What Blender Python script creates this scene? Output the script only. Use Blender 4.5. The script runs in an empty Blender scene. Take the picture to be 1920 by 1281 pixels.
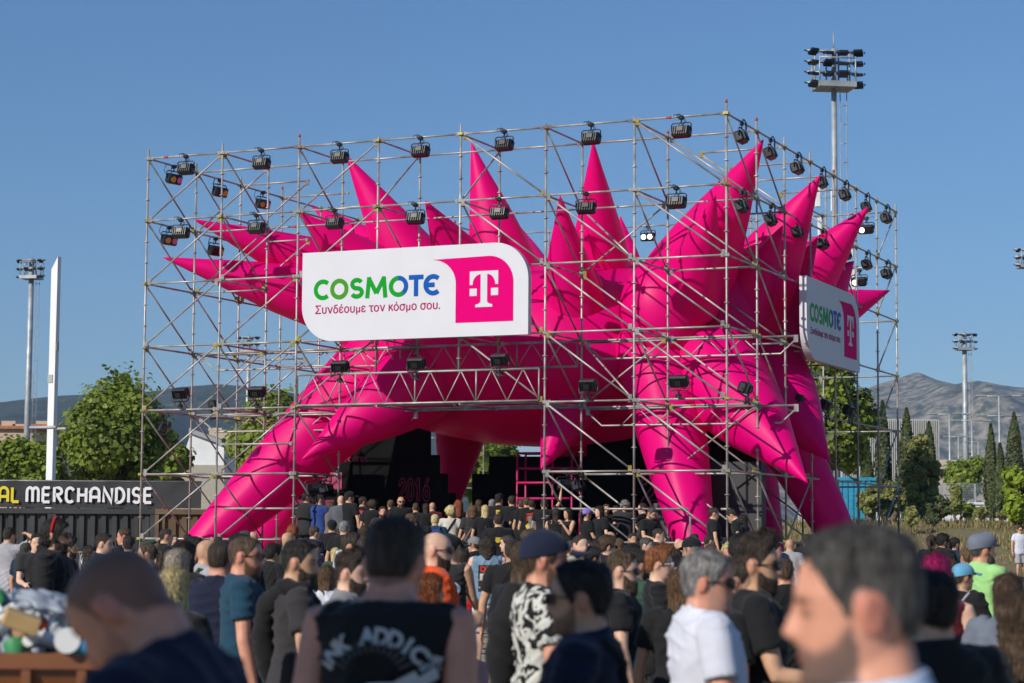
import bpy, bmesh, math, random
import numpy as np
from mathutils import Vector, Matrix, noise
from mathutils.bvhtree import BVHTree

# ------------------------------------------------------------------ camera, sky, sun, exposure
scene = bpy.context.scene
COL = scene.collection
R = math.radians
CAM_H = 1.70
F_PX, PITCH, ROLL = 3958.7, 0.09111, 0.00667
CX, CY = 960.0, 640.5
_cp, _sp, _cr, _sr = math.cos(PITCH), math.sin(PITCH), math.cos(ROLL), math.sin(ROLL)
CAM = Vector((0, 0, CAM_H))
C_F = Vector((0, _cp, _sp))
_u0 = Vector((0, -_sp, _cp))
C_R = Vector((1, 0, 0)) * _cr + _u0 * _sr
C_U = _u0 * _cr - Vector((1, 0, 0)) * _sr
cam_data = bpy.data.cameras.new('camera')
cam = bpy.data.objects.new('camera', cam_data)
COL.objects.link(cam)
cam_data.sensor_width = 36.0
cam_data.lens = F_PX / 1920 * 36.0
cam_data.clip_start = 0.1
cam_data.clip_end = 20000
cam_data.dof.use_dof = True
cam_data.dof.focus_distance = 42.0
cam_data.dof.aperture_fstop = 4.0
cam.matrix_world = Matrix(((C_R.x, C_U.x, -C_F.x, 0), (C_R.y, C_U.y, -C_F.y, 0), (C_R.z, C_U.z, -C_F.z, CAM_H), (0, 0, 0, 1)))
scene.camera = cam

SUN_A, SUN_EL = R(47), R(31)          # the sun stands behind the camera, to its left
world = bpy.data.worlds.new('World')
scene.world = world
world.use_nodes = True
_wn = world.node_tree
_bg = _wn.nodes['Background']
_sky = _wn.nodes.new('ShaderNodeTexSky')
_sky.sky_type = 'NISHITA'
_sky.sun_disc = False
_sky.sun_elevation = SUN_EL
_sky.sun_rotation = math.pi + SUN_A   # measured clockwise from +Y
_sky.altitude = 60
_sky.air_density = 1.15
_sky.dust_density = 0.0
_sky.ozone_density = 10.5
_wn.links.new(_sky.outputs[0], _bg.inputs[0])
_bg.inputs[1].default_value = 0.095
sun_data = bpy.data.lights.new('sun', 'SUN')
sun_data.energy = 4.7
sun_data.angle = R(0.5)
sun_data.color = (1.0, 0.94, 0.85)
sun = bpy.data.objects.new('sun', sun_data)
COL.objects.link(sun)
SUN_TO = Vector((-math.sin(SUN_A) * math.cos(SUN_EL), -math.cos(SUN_A) * math.cos(SUN_EL), math.sin(SUN_EL)))
sun.rotation_euler = (-SUN_TO).to_track_quat('-Z', 'Y').to_euler()
scene.view_settings.view_transform = 'Standard'
scene.view_settings.look = 'None'
scene.view_settings.gamma = 1
scene.view_settings.exposure = 0.0
scene.cycles.use_denoising = True
scene.cycles.max_bounces = 6
scene.cycles.transparent_max_bounces = 8
scene.cycles.caustics_reflective = False
scene.cycles.caustics_refractive = False

# ------------------------------------------------------------------ helpers
rnd = random.Random(7)

def at(px, py, d):
    return CAM + C_F * d + C_R * ((px - CX) / F_PX * d) - C_U * ((py - CY) / F_PX * d)

def px_of(p):
    q = Vector(p) - CAM
    d = q.dot(C_F)
    return CX + F_PX * q.dot(C_R) / d, CY - F_PX * q.dot(C_U) / d, d

def at_y(px, py, y):
    v = at(px, py, 1.0) - CAM
    return CAM + v * (y / v.y)

def lin(c):
    return tuple(((x / 255) / 12.92 if x <= 10 else ((x / 255 + .055) / 1.055) ** 2.4) for x in c) + (1,)

MATS = {}
def mat(name, col, rough=.6, metal=0., spec=.5, noise_amt=0., noise_scale=8., bump=0., bump_scale=40., emit=None, estr=0, trans=0., col2=None, coords='Object', stretch=None, sheen=0, transmission=0):
    if name in MATS:
        return MATS[name]
    m = bpy.data.materials.new(name)
    m.use_nodes = True
    nt = m.node_tree
    p = nt.nodes['Principled BSDF']
    c = tuple(col[:3]) + (1,)
    p.inputs['Base Color'].default_value = c
    p.inputs['Roughness'].default_value = rough
    p.inputs['Metallic'].default_value = metal
    p.inputs['Specular IOR Level'].default_value = spec
    if sheen: p.inputs['Sheen Weight'].default_value = sheen
    if transmission: p.inputs['Transmission Weight'].default_value = transmission
    tc = nt.nodes.new('ShaderNodeTexCoord')
    src = tc.outputs[coords]
    if stretch:
        mp = nt.nodes.new('ShaderNodeMapping')
        mp.inputs['Scale'].default_value = stretch
        nt.links.new(src, mp.inputs[0]); src = mp.outputs[0]
    if noise_amt or col2:
        n = nt.nodes.new('ShaderNodeTexNoise')
        n.inputs['Scale'].default_value = noise_scale
        n.inputs['Detail'].default_value = 5
        nt.links.new(src, n.inputs['Vector'])
        mx = nt.nodes.new('ShaderNodeMix'); mx.data_type = 'RGBA'
        rp = nt.nodes.new('ShaderNodeValToRGB')
        rp.color_ramp.elements[0].position = .35; rp.color_ramp.elements[1].position = .68
        nt.links.new(n.outputs[0], rp.inputs[0])
        nt.links.new(rp.outputs[0], mx.inputs[0])
        a = noise_amt
        mx.inputs[6].default_value = tuple(x * (1 - a) for x in c[:3]) + (1,)
        mx.inputs[7].default_value = (tuple(col2[:3]) + (1,)) if col2 else tuple(min(1, x * (1 + a)) for x in c[:3]) + (1,)
        nt.links.new(mx.outputs[2], p.inputs['Base Color'])
    if bump:
        n2 = nt.nodes.new('ShaderNodeTexNoise')
        n2.inputs['Scale'].default_value = bump_scale
        n2.inputs['Detail'].default_value = 4
        nt.links.new(src, n2.inputs['Vector'])
        b = nt.nodes.new('ShaderNodeBump')
        b.inputs['Strength'].default_value = bump
        b.inputs['Distance'].default_value = .02
        nt.links.new(n2.outputs[0], b.inputs['Height'])
        nt.links.new(b.outputs[0], p.inputs['Normal'])
    if emit:
        p.inputs['Emission Color'].default_value = tuple(emit[:3]) + (1,)
        p.inputs['Emission Strength'].default_value = estr
    if trans:
        out = nt.nodes['Material Output']
        t = nt.nodes.new('ShaderNodeBsdfTranslucent')
        t.inputs[0].default_value = tuple(min(1, x * 1.6) for x in c[:3]) + (1,)
        ms = nt.nodes.new('ShaderNodeMixShader')
        ms.inputs[0].default_value = trans
        nt.links.new(p.outputs[0], ms.inputs[1]); nt.links.new(t.outputs[0], ms.inputs[2])
        nt.links.new(ms.outputs[0], out.inputs[0])
    MATS[name] = m
    return m

def tag(o, label=None, cat=None, group=None, kind=None):
    if label: o['label'] = label
    if cat: o['category'] = cat
    if group: o['group'] = group
    if kind: o['kind'] = kind
    return o

def empty(name, loc=(0, 0, 0), rz=0):
    o = bpy.data.objects.new(name, None)
    COL.objects.link(o)
    o.location = loc
    o.rotation_euler = (0, 0, rz)
    o.empty_display_size = .2
    return o

class MB:
    """collects vertices and faces, then links them as one mesh object"""
    def __init__(s):
        s.v, s.f, s.mi, s.sm = [], [], [], []
    def add(s, vs, fs, mi=0, smooth=False):
        b = len(s.v)
        s.v += [tuple(x) for x in vs]
        s.f += [tuple(i + b for i in f) for f in fs]
        s.mi += [mi] * len(fs); s.sm += [smooth] * len(fs)
    def box(s, c, size, mi=0, rot=None, bevel=0):
        hx, hy, hz = size[0] / 2, size[1] / 2, size[2] / 2
        c = Vector(c)
        if bevel:
            b = bevel
            pts = []
            for sx in (-1, 1):
                for sy in (-1, 1):
                    for sz in (-1, 1):
                        pts += [(sx * (hx - b), sy * (hy - b), sz * hz), (sx * (hx - b), sy * hy, sz * (hz - b)), (sx * hx, sy * (hy - b), sz * (hz - b))]
            bm = bmesh.new()
            vs = [bm.verts.new(p) for p in pts]
            r = bmesh.ops.convex_hull(bm, input=vs)
            bm.verts.index_update()
            V = [Vector(v.co) for v in bm.verts]; Fc = [[v.index for v in f.verts] for f in bm.faces]
            bm.free()
        else:
            V = [Vector((x, y, z)) for x in (-hx, hx) for y in (-hy, hy) for z in (-hz, hz)]
            Fc = [(0, 1, 3, 2), (4, 6, 7, 5), (0, 4, 5, 1), (2, 3, 7, 6), (0, 2, 6, 4), (1, 5, 7, 3)]
        if rot is not None: V = [rot @ p for p in V]
        s.add([p + c for p in V], Fc, mi)
    def tube(s, a, b, r, r2=None, n=8, mi=0, caps=True, smooth=True):
        s.path([a, b], [r, r if r2 is None else r2], n, mi, caps, smooth)
    def path(s, pts, rad, n=8, mi=0, caps=True, smooth=True):
        pts = [Vector(p) for p in pts]
        if not isinstance(rad, (list, tuple)): rad = [rad] * len(pts)
        vs, fs = [], []
        up = None
        for i, p in enumerate(pts):
            t = (pts[min(i + 1, len(pts) - 1)] - pts[max(i - 1, 0)]).normalized()
            if up is None:
                up = Vector((0, 0, 1)) if abs(t.z) < .9 else Vector((1, 0, 0))
            x = t.cross(up)
            if x.length < 1e-4: x = t.orthogonal()
            x.normalize(); y = x.cross(t).normalized(); up = y
            for k in range(n):
                a = 2 * math.pi * k / n
                vs.append(p + (x * math.cos(a) + y * math.sin(a)) * rad[i])
        m = len(pts)
        for i in range(m - 1):
            for k in range(n):
                k2 = (k + 1) % n
                fs.append((i * n + k, i * n + k2, (i + 1) * n + k2, (i + 1) * n + k))
        s.add(vs, fs, mi, smooth)
        if caps:
            b = len(s.v) - m * n
            s.f.append(tuple(b + k for k in reversed(range(n)))); s.mi.append(mi); s.sm.append(False)
            s.f.append(tuple(b + (m - 1) * n + k for k in range(n))); s.mi.append(mi); s.sm.append(False)
    def loft(s, rings, mi=0, smooth=True, cap=True):
        n = len(rings[0])
        b = len(s.v)
        vs = [p for r in rings for p in r]
        fs = []
        for i in range(len(rings) - 1):
            for k in range(n):
                k2 = (k + 1) % n
                fs.append((i * n + k, i * n + k2, (i + 1) * n + k2, (i + 1) * n + k))
        if cap:
            fs.append(tuple(reversed(range(n))))
            fs.append(tuple((len(rings) - 1) * n + k for k in range(n)))
        s.add(vs, fs, mi, smooth)
    def ell(s, c, r, mi=0, nu=12, nv=8, rot=None):
        c = Vector(c); vs = []; fs = []
        for j in range(nv + 1):
            ph = math.pi * j / nv
            for i in range(nu):
                th = 2 * math.pi * i / nu
                p = Vector((r[0] * math.sin(ph) * math.cos(th), r[1] * math.sin(ph) * math.sin(th), r[2] * math.cos(ph)))
                if rot is not None: p = rot @ p
                vs.append(p + c)
        for j in range(nv):
            for i in range(nu):
                i2 = (i + 1) % nu
                fs.append((j * nu + i, (j + 1) * nu + i, (j + 1) * nu + i2, j * nu + i2))
        s.add(vs, fs, mi, True)
    def prism(s, poly, thick, axis_fn, mi=0):
        """poly in 2-D; axis_fn(x, y, w) gives the point, w runs from 0 to thick"""
        n = len(poly)
        vs = [axis_fn(x, y, thick) for x, y in poly] + [axis_fn(x, y, 0) for x, y in poly]
        fs = [tuple(range(n)), tuple(reversed(range(n, 2 * n)))]
        for i in range(n):
            j = (i + 1) % n
            fs.append((i, i + n, j + n, j))
        s.add(vs, fs, mi)
    def mesh(s, name, mats):
        me = bpy.data.meshes.new(name)
        me.from_pydata(s.v, [], s.f)
        for m in (mats if isinstance(mats, (list, tuple)) else [mats]): me.materials.append(m)
        if s.f:
            me.polygons.foreach_set('material_index', s.mi)
            me.polygons.foreach_set('use_smooth', s.sm)
        me.update()
        return me
    def build(s, name, mats, parent=None, fix=False):
        me = s.mesh(name, mats)
        if fix:
            bm = bmesh.new(); bm.from_mesh(me)
            bmesh.ops.recalc_face_normals(bm, faces=bm.faces)
            bm.to_mesh(me); bm.free()
        o = bpy.data.objects.new(name, me)
        COL.objects.link(o)
        if parent is not None: o.parent = parent
        return o

def copy_tree(o, parent=None):
    c = o.copy()
    COL.objects.link(c)
    if parent is not None:
        c.parent = parent
    for ch in [x for x in o.children]:
        copy_tree(ch, c)
    return c

def quads_mesh(name, V, n_per, mats, parent=None, mat_idx=None, smooth=False):
    """V: (N*n_per, 3) array of separate polygons"""
    V = np.asarray(V, np.float32)
    N = len(V) // n_per
    me = bpy.data.meshes.new(name)
    me.vertices.add(len(V)); me.vertices.foreach_set('co', V.ravel())
    me.loops.add(len(V)); me.loops.foreach_set('vertex_index', np.arange(len(V), dtype=np.int32))
    me.polygons.add(N)
    me.polygons.foreach_set('loop_start', np.arange(0, len(V), n_per, dtype=np.int32))
    for m in (mats if isinstance(mats, (list, tuple)) else [mats]): me.materials.append(m)
    if mat_idx is not None: me.polygons.foreach_set('material_index', np.asarray(mat_idx, np.int32))
    me.update(calc_edges=True)
    o = bpy.data.objects.new(name, me)
    COL.objects.link(o)
    if parent is not None: o.parent = parent
    return o

def text_mesh(body, size=1.0, bold=0.0, align='CENTER', thick=0.0):
    cu = bpy.data.curves.new('lettering', 'FONT')
    cu.body = body; cu.size = size; cu.offset = bold; cu.align_x = align; cu.align_y = 'BOTTOM_BASELINE'
    cu.extrude = thick; cu.resolution_u = 4
    ob = bpy.data.objects.new('lettering', cu)
    me = bpy.data.meshes.new_from_object(ob)
    V = [tuple(v.co) for v in me.vertices]; Fc = [tuple(p.vertices) for p in me.polygons]
    bpy.data.objects.remove(ob); bpy.data.curves.remove(cu); bpy.data.meshes.remove(me)
    return V, Fc

def greek_line(txt):
    """the tagline letter by letter; sigma and kappa are drawn from strokes"""
    mx = lambda t: max(v[0] for v in text_mesh(t, 1, 0, 'LEFT')[0])
    bar = mx('|'); out = []
    for i, ch in enumerate(txt):
        if ch == ' ': continue
        pen = mx(txt[:i] + '|') - bar
        V, F = text_mesh('ο' if ch == 'σ' else ch, 1, 0, 'LEFT')
        xh = max(v[1] for v in text_mesh('ν', 1, 0, 'LEFT')[0])
        if ch == 'κ':
            V, F = [], []
            for k, st in enumerate(([(.12, 0), (.12, xh)], [(.13, xh * .38), (.45, xh * .98)], [(.25, xh * .60), (.47, .02)])):
                v, f = ribbon(st, .088); b0 = len(V); V += [(x, y, .0004 * k) for x, y in v]; F += [tuple(q + b0 for q in c) for c in f]
        if ch == 'σ':
            b0 = len(V); V = list(V) + [(.28, xh - .072, .0004), (.60, xh - .072, .0004), (.60, xh + .004, .0004), (.28, xh + .004, .0004)]; F = list(F) + [(b0, b0 + 1, b0 + 2, b0 + 3)]
        out.append([(x + pen, y, z) for x, y, z in V] and ([(x + pen, y, z) for x, y, z in V], F))
    return out

def arc(cx, cy, rx, ry, a0, a1, n=16):
    return [(cx + rx * math.cos(R(a0 + (a1 - a0) * i / n)), cy + ry * math.sin(R(a0 + (a1 - a0) * i / n))) for i in range(n + 1)]

def ribbon(pts, w):
    """a flat stroke of width w along 2-D points: returns verts and quads"""
    n = len(pts); L = []; Q = []
    for i in range(n):
        a = Vector(pts[max(i - 1, 0)]); b = Vector(pts[min(i + 1, n - 1)])
        t = (b - a).normalized(); nn = Vector((-t.y, t.x))
        k = 1.0
        if 0 < i < n - 1:
            t1 = (Vector(pts[i]) - a).normalized()
            k = 1 / max(.55, abs(nn.dot(Vector((-t1.y, t1.x)))))
        p = Vector(pts[i])
        L += [p + nn * w / 2 * k, p - nn * w / 2 * k]
    return [tuple(p) for p in L], [(2 * i, 2 * i + 1, 2 * i + 3, 2 * i + 2) for i in range(n - 1)]

ORD = ['first', 'second', 'third', 'fourth', 'fifth', 'sixth', 'seventh', 'eighth', 'ninth', 'tenth']

# ------------------------------------------------------------------ materials
M_STEEL = mat('galvanised_steel', (.40, .38, .345), rough=.45, metal=.3, noise_amt=.35, noise_scale=3, coords='Object')
def _scuff(m):
    # worn tubes: rust brown and magenta overspray patches along them
    nt = m.node_tree; p = nt.nodes['Principled BSDF']
    src = p.inputs['Base Color'].links[0].from_socket
    tc = nt.nodes.new('ShaderNodeTexCoord')
    n = nt.nodes.new('ShaderNodeTexNoise'); n.inputs['Scale'].default_value = .9; n.inputs['Detail'].default_value = 6
    nt.links.new(tc.outputs['Object'], n.inputs['Vector'])
    r = nt.nodes.new('ShaderNodeValToRGB'); r.color_ramp.elements[0].position = .56; r.color_ramp.elements[1].position = .66
    nt.links.new(n.outputs[0], r.inputs[0])
    mx = nt.nodes.new('ShaderNodeMix'); mx.data_type = 'RGBA'
    ml = nt.nodes.new('ShaderNodeMath'); ml.operation = 'MULTIPLY'; ml.inputs[1].default_value = .55
    nt.links.new(r.outputs[0], ml.inputs[0]); nt.links.new(ml.outputs[0], mx.inputs[0])
    nt.links.new(src, mx.inputs[6]); mx.inputs[7].default_value = (.24, .12, .10, 1)
    nt.links.new(mx.outputs[2], p.inputs['Base Color'])
_scuff(M_STEEL)
M_BRASS = mat('yellow_zinc', (.42, .34, .08), rough=.5, metal=.3, noise_amt=.3, noise_scale=20)
M_RED = mat('red_tape', (.45, .06, .02), rough=.6)
M_PINK = mat('pink_nylon', (.92, .0, .232), rough=.43, spec=.22, trans=.32, noise_amt=.05, noise_scale=1.2, bump=.22, bump_scale=2.6)
M_BLACK = mat('black_plastic', (.012, .012, .014), rough=.38, noise_amt=.4, noise_scale=12)
M_BLACKM = mat('matt_black', (.005, .005, .005), rough=.9, spec=.15, noise_amt=.3, noise_scale=3)
M_WHITE = mat('white_panel', (.63, .63, .66), rough=.6, spec=.25, noise_amt=.02, noise_scale=2)
M_MAG = mat('magenta_print', (.70, .0, .16), rough=.65, spec=.03)
M_TAG = mat('tagline_print', (.42, .003, .11), rough=.5, spec=.1)
M_GREEN = mat('green_print', (.0, .30, .015), rough=.5, spec=.1)
M_GREEN2 = mat('grass_green_print', (.05, .28, .012), rough=.5, spec=.1)
M_BLUE = mat('blue_print', (.0, .085, .38), rough=.5, spec=.1)
M_TEAL = mat('teal_print', (.0, .18, .20), rough=.5, spec=.1)
M_MAST = mat('mast_grey', (.40, .42, .42), rough=.5, metal=.3, noise_amt=.2, noise_scale=1.5)
M_WHITEP = mat('white_paint', (.80, .80, .78), rough=.5, noise_amt=.06, noise_scale=.8)
M_PINKL = mat('pink_outline', (.30, .01, .07), rough=.5)
M_GLASS_D = mat('dark_lens', (.02, .02, .025), rough=.08)
M_LENS_P = mat('pink_lens', (.75, .30, .48), rough=.15)
M_LENS_Y = mat('yellow_lens', (.65, .5, .06), rough=.15)
M_LENS_ON = mat('lit_lens', (1, .95, .8), rough=.3, emit=(1, .95, .75), estr=2.2)
M_CARD = mat('cardboard', (.50, .34, .15), rough=.8, noise_amt=.15)

# ------------------------------------------------------------------ ground and far setting
def sheet(name, x0, x1, y0, y1, z, m):
    b = MB(); b.add([(x0, y0, z), (x1, y0, z), (x1, y1, z), (x0, y1, z)], [(0, 1, 2, 3)])
    o = b.build(name, m); o['kind'] = 'structure'; return o
M_EARTH = mat('dry_earth', (.20, .15, .09), rough=.95, noise_amt=.3, noise_scale=.02, col2=(.12, .12, .06))
sheet('ground', -7000, 7000, -400, 9000, -.004, M_EARTH)
def paver_mat():
    m = bpy.data.materials.new('beige_pavers'); m.use_nodes = True
    nt = m.node_tree; p = nt.nodes['Principled BSDF']; p.inputs['Roughness'].default_value = .85
    tc = nt.nodes.new('ShaderNodeTexCoord')
    mp = nt.nodes.new('ShaderNodeMapping'); mp.inputs['Rotation'].default_value = (0, 0, R(38)); nt.links.new(tc.outputs['Object'], mp.inputs[0])
    br = nt.nodes.new('ShaderNodeTexBrick')
    br.inputs['Scale'].default_value = 2.5; br.inputs['Mortar Size'].default_value = .018
    br.inputs['Color1'].default_value = (.46, .39, .28, 1); br.inputs['Color2'].default_value = (.36, .30, .21, 1); br.inputs['Mortar'].default_value = (.14, .12, .09, 1)
    nt.links.new(mp.outputs[0], br.inputs['Vector'])
    n = nt.nodes.new('ShaderNodeTexNoise'); n.inputs['Scale'].default_value = .8; n.inputs['Detail'].default_value = 6
    nt.links.new(tc.outputs['Object'], n.inputs['Vector'])
    mx = nt.nodes.new('ShaderNodeMix'); mx.data_type = 'RGBA'; mx.blend_type = 'MULTIPLY'; mx.inputs[0].default_value = .5
    nt.links.new(br.outputs[0], mx.inputs[6]); nt.links.new(n.outputs[1], mx.inputs[7]); nt.links.new(br.outputs[0], mx.inputs[6])
    rp = nt.nodes.new('ShaderNodeValToRGB'); rp.color_ramp.elements[0].color = (.5, .5, .5, 1); rp.color_ramp.elements[0].position = .3; rp.color_ramp.elements[1].position = .6
    nt.links.new(n.outputs[0], rp.inputs[0]); nt.links.new(rp.outputs[0], mx.inputs[7])
    nt.links.new(mx.outputs[2], p.inputs['Base Color'])
    return m
sheet('paving', -45, 34, -25, 92, 0, paver_mat())

def hill_mat(name, green, rock, scale, lo, hi, dark):
    m = bpy.data.materials.new(name); m.use_nodes = True
    nt = m.node_tree; p = nt.nodes['Principled BSDF']; p.inputs['Roughness'].default_value = .95; p.inputs['Specular IOR Level'].default_value = .1
    tc = nt.nodes.new('ShaderNodeTexCoord')
    n = nt.nodes.new('ShaderNodeTexNoise'); n.inputs['Scale'].default_value = scale; n.inputs['Detail'].default_value = 12; n.inputs['Roughness'].default_value = .68
    nt.links.new(tc.outputs['Object'], n.inputs['Vector'])
    r = nt.nodes.new('ShaderNodeValToRGB'); r.color_ramp.elements[0].position = lo; r.color_ramp.elements[1].position = hi
    r.color_ramp.elements[0].color = tuple(green) + (1,); r.color_ramp.elements[1].color = tuple(rock) + (1,)
    e = r.color_ramp.elements.new(lo * .8); e.color = tuple(dark) + (1,)
    nt.links.new(n.outputs[0], r.inputs[0]); nt.links.new(r.outputs[0], p.inputs['Base Color'])
    return m

def hill(name, ridge, dist, depth, m, seed, amp):
    """ridge: picture points of the skyline, taken at DIST metres; the slope falls towards the viewer"""
    pts = [at_y(x, y, dist) for x, y in ridge]
    nx, ny = 220, 40
    xs = np.linspace(pts[0].x, pts[-1].x, nx)
    zs = np.interp(xs, [p.x for p in pts], [p.z for p in pts])
    V = []; Fc = []
    for j in range(ny + 8):
        t = j / ny                      # 0 at the foot, 1 at the ridge, above 1 behind it
        for i in range(nx):
            prof = t ** 1.25 if t <= 1 else 1 - (t - 1) * 1.2
            y = dist - depth * (1 - t)
            q = noise.fractal(Vector((xs[i] / 420 + seed, y / 420, seed)), 1.0, 2.1, 5)
            g = abs(noise.noise(Vector((xs[i] / 260 + seed, y / 900, 3.3 + seed))))
            w = min(1, t * 3) * (1 - max(0, min(1, (t - .75) / .25)))
            hf = noise.fractal(Vector((xs[i] / 60, y / 60, seed + 9)), 1.0, 2.2, 3) * amp * .16 * min(1, w + .15)
            V.append((xs[i], y, zs[i] * prof + (q - g * 1.3) * amp * w + hf - 2))
    for j in range(ny + 7):
        for i in range(nx - 1):
            Fc.append((j * nx + i, j * nx + i + 1, (j + 1) * nx + i + 1, (j + 1) * nx + i))
    b = MB(); b.add(V, Fc, 0, True)
    o = b.build(name, m); o['kind'] = 'structure'; return o
HM1 = hill_mat('wooded_hill', (.032, .046, .028), (.13, .115, .09), .045, .50, .72, (.026, .036, .024))
HM2 = hill_mat('rocky_mountain', (.075, .075, .045), (.33, .275, .205), .040, .44, .62, (.035, .04, .025))
hill('hills', [(-260, 790), (-120, 765), (0, 752), (60, 745), (120, 739), (175, 736), (240, 738), (300, 729), (345, 722), (405, 718), (450, 720), (500, 726), (560, 736), (640, 760), (760, 790), (950, 830)], 3000, 1500, HM1, 3.1, 42)
hill('mountain', [(1180, 900), (1350, 830), (1500, 770), (1600, 735), (1650, 718), (1690, 706), (1708, 700), (1722, 697), (1735, 702), (1760, 712), (1790, 719), (1815, 715), (1832, 712), (1860, 716), (1900, 723), (1960, 728), (2080, 745), (2300, 800)], 4200, 2300, HM2, 8.7, 75)

# ------------------------------------------------------------------ embankment, buildings, fences
def bank_z(x, y):
    """grassy bank on the far side of the yard, to the right"""
    a = max(0, min(1, (y - 76) / 20)); a = a * a * (3 - 2 * a)
    b = max(0, min(1, (x - 9) / 6))
    return 2.3 * a * b
M_DRY = mat('dry_grass_soil', (.27, .20, .10), rough=.95, noise_amt=.3, noise_scale=.5, col2=(.16, .15, .06), bump=.6, bump_scale=6)
b = MB(); V = []; Fc = []
gx, gy = np.linspace(8, 60, 60), np.linspace(74, 125, 50)
for y in gy:
    for x in gx:
        V.append((x, y, bank_z(x, y) + .12 * noise.noise(Vector((x * .4, y * .4, 0))) * min(1, bank_z(x, y)) + .006 - (.03 if bank_z(x, y) < .01 else 0)))
for j in range(49):
    for i in range(59):
        Fc.append((j * 60 + i, j * 60 + i + 1, (j + 1) * 60 + i + 1, (j + 1) * 60 + i))
b.add(V, Fc, 0, True)
tag(b.build('embankment', M_DRY), kind='structure')
# dry grass blades on the bank
npr = np.random.RandomState(4)
def blades(name, N, xr, yr, h, w, mats):
    X = npr.uniform(*xr, N); Y = npr.uniform(*yr, N)
    V = np.zeros((N, 3, 3), np.float32)
    Z = np.array([bank_z(x, y) for x, y in zip(X, Y)])
    keep = Z > .05
    X, Y, Z = X[keep], Y[keep], Z[keep]; N = len(X); V = V[:N]
    a = npr.uniform(0, 6.28, N); H = h * npr.uniform(.4, 1.2, N) * (.5 + npr.rand(N)); W = w * npr.uniform(.6, 1.4, N)
    clump = np.array([noise.noise(Vector((x * .45, y * .45, 5))) for x, y in zip(X, Y)]) 
    H *= np.clip(.7 + 1.2 * clump, .15, 1.8)
    V[:, 0] = np.stack([X - np.cos(a) * W, Y - np.sin(a) * W, Z - .02], 1)
    V[:, 1] = np.stack([X + np.cos(a) * W, Y + np.sin(a) * W, Z - .02], 1)
    V[:, 2] = np.stack([X + npr.normal(0, .25, N) * H, Y + npr.normal(0, .25, N) * H, Z + H], 1)
    o = quads_mesh(name, V.reshape(-1, 3), 3, mats, mat_idx=npr.randint(0, len(mats), N))
    tag(o, kind='stuff')
blades('dry_grass', 52000, (9, 48), (77, 118), .30, .035, [mat('straw', (.42, .32, .14), rough=.9, trans=.3), mat('straw_dark', (.27, .20, .08), rough=.9, trans=.3), mat('olive_grass', (.15, .16, .05), rough=.9, trans=.3)])

def gbox(o_mb, px0, px1, y0, y1, d, depth, mi=0, z0=0):
    """a box standing at distance d whose front covers the picture columns px0..px1 and rises to row y0"""
    a = at_y(px0, y0, d); c = at_y(px1, y0, d)
    o_mb.box(((a.x + c.x) / 2, d + depth / 2, (a.z + z0) / 2), (abs(c.x - a.x), depth, a.z - z0), mi)
    return a, c

# white office block with vertical fins, far right
def office():
    r = empty('office_building', (0, 0, 0))
    tag(r, 'pale office block with tall vertical fins, behind the cypresses', 'building')
    d = 260
    m_conc = mat('pale_concrete', (.50, .50, .46), rough=.8, noise_amt=.08, noise_scale=.2)
    m_glass = mat('office_glass', (.16, .22, .24), rough=.15)
    b = MB(); a, c = gbox(b, 1578, 1757, 786, 0, d, 40); b.build('wall', m_conc, r)
    x0, x1, z1 = a.x, c.x, a.z
    w = MB(); n = 9
    for k in range(2, n):
        z = 2 + (z1 - 3.5) * k / n
        w.box(((x0 + x1) / 2, d - .1, z), (x1 - x0 - .6, .3, 1.3))
    w.build('window_band', m_glass, r)
    f = MB(); nn = 52
    for k in range(nn + 1):
        f.box((x0 + (x1 - x0) * k / nn, d - .55, z1 * .62), (.10, .6, z1 * .76))
    f.build('fin', mat('white_fin', (.50, .50, .46), rough=.7), r)
    l = MB(); l.box(((x0 + x1) / 2 - 2, d - 2.0, z1 * .12), ((x1 - x0) * .9, 3.4, z1 * .24)); l.build('entrance_block', mat('white_render', (.68, .68, .66), rough=.8), r)
    e = MB()
    for k in range(6):
        e.box((x0 + 1.5 + k * (x1 - x0 - 3) / 5.5, d - 3.72, z1 * .13), (1.2, .06, 1.3))
    e.build('window', m_glass, r)
office()
def flat_house(name, lab, px0, px1, ytop, d, depth, col, roof=None, chim=()):
    r = empty(name, (0, 0, 0)); tag(r, lab, 'building')
    b = MB(); a, c = gbox(b, px0, px1, ytop, 0, d, depth)
    b.build('wall', mat(name + '_wall', col, rough=.85, noise_amt=.08, noise_scale=.5), r)
    z = a.z
    if roof:
        q = MB(); q.prism([(a.x - .6, z - .002), (c.x + .6, z - .002), (c.x + .6, z + .35), (a.x - .6, z + .35)], depth + 1, lambda x, y, w: Vector((x, d - .5 + w, y)))
        q.build('roof', mat('terracotta_roof', (.42, .16, .08), rough=.8, noise_amt=.25, noise_scale=2), r)
        z += .35
    for k, (px, yy) in enumerate(chim):
        p = at_y(px, yy, d + 2); q = MB(); q.box((p.x, d + 2, (p.z + z) / 2 - .01), (1.6, 1.6, p.z - z + .02)); q.build('chimney', MATS[name + '_wall'], r)
    w = MB(); nb = max(2, int((c.x - a.x) / 3.2))
    for i in range(nb):
        for zz in np.arange(z - 2.2, 1.5, -3.1):
            w.box((a.x + (i + .5) * (c.x - a.x) / nb, d - .03, zz), (1.2, .1, 1.4))
    w.build('window', mat('house_window', (.07, .08, .09), rough=.2), r)
    return r
flat_house('apartment_house', 'peach apartment house with terracotta roof and chimneys behind the plane trees', -60, 62, 804, 240, 18, (.58, .42, .30), True, ((19, 790), (40, 796)))
flat_house('roof_block', 'tan rooftop block with small chimneys beyond the white pylon', 66, 100, 801, 260, 14, (.55, .42, .30), True, ((82, 790),))
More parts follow.
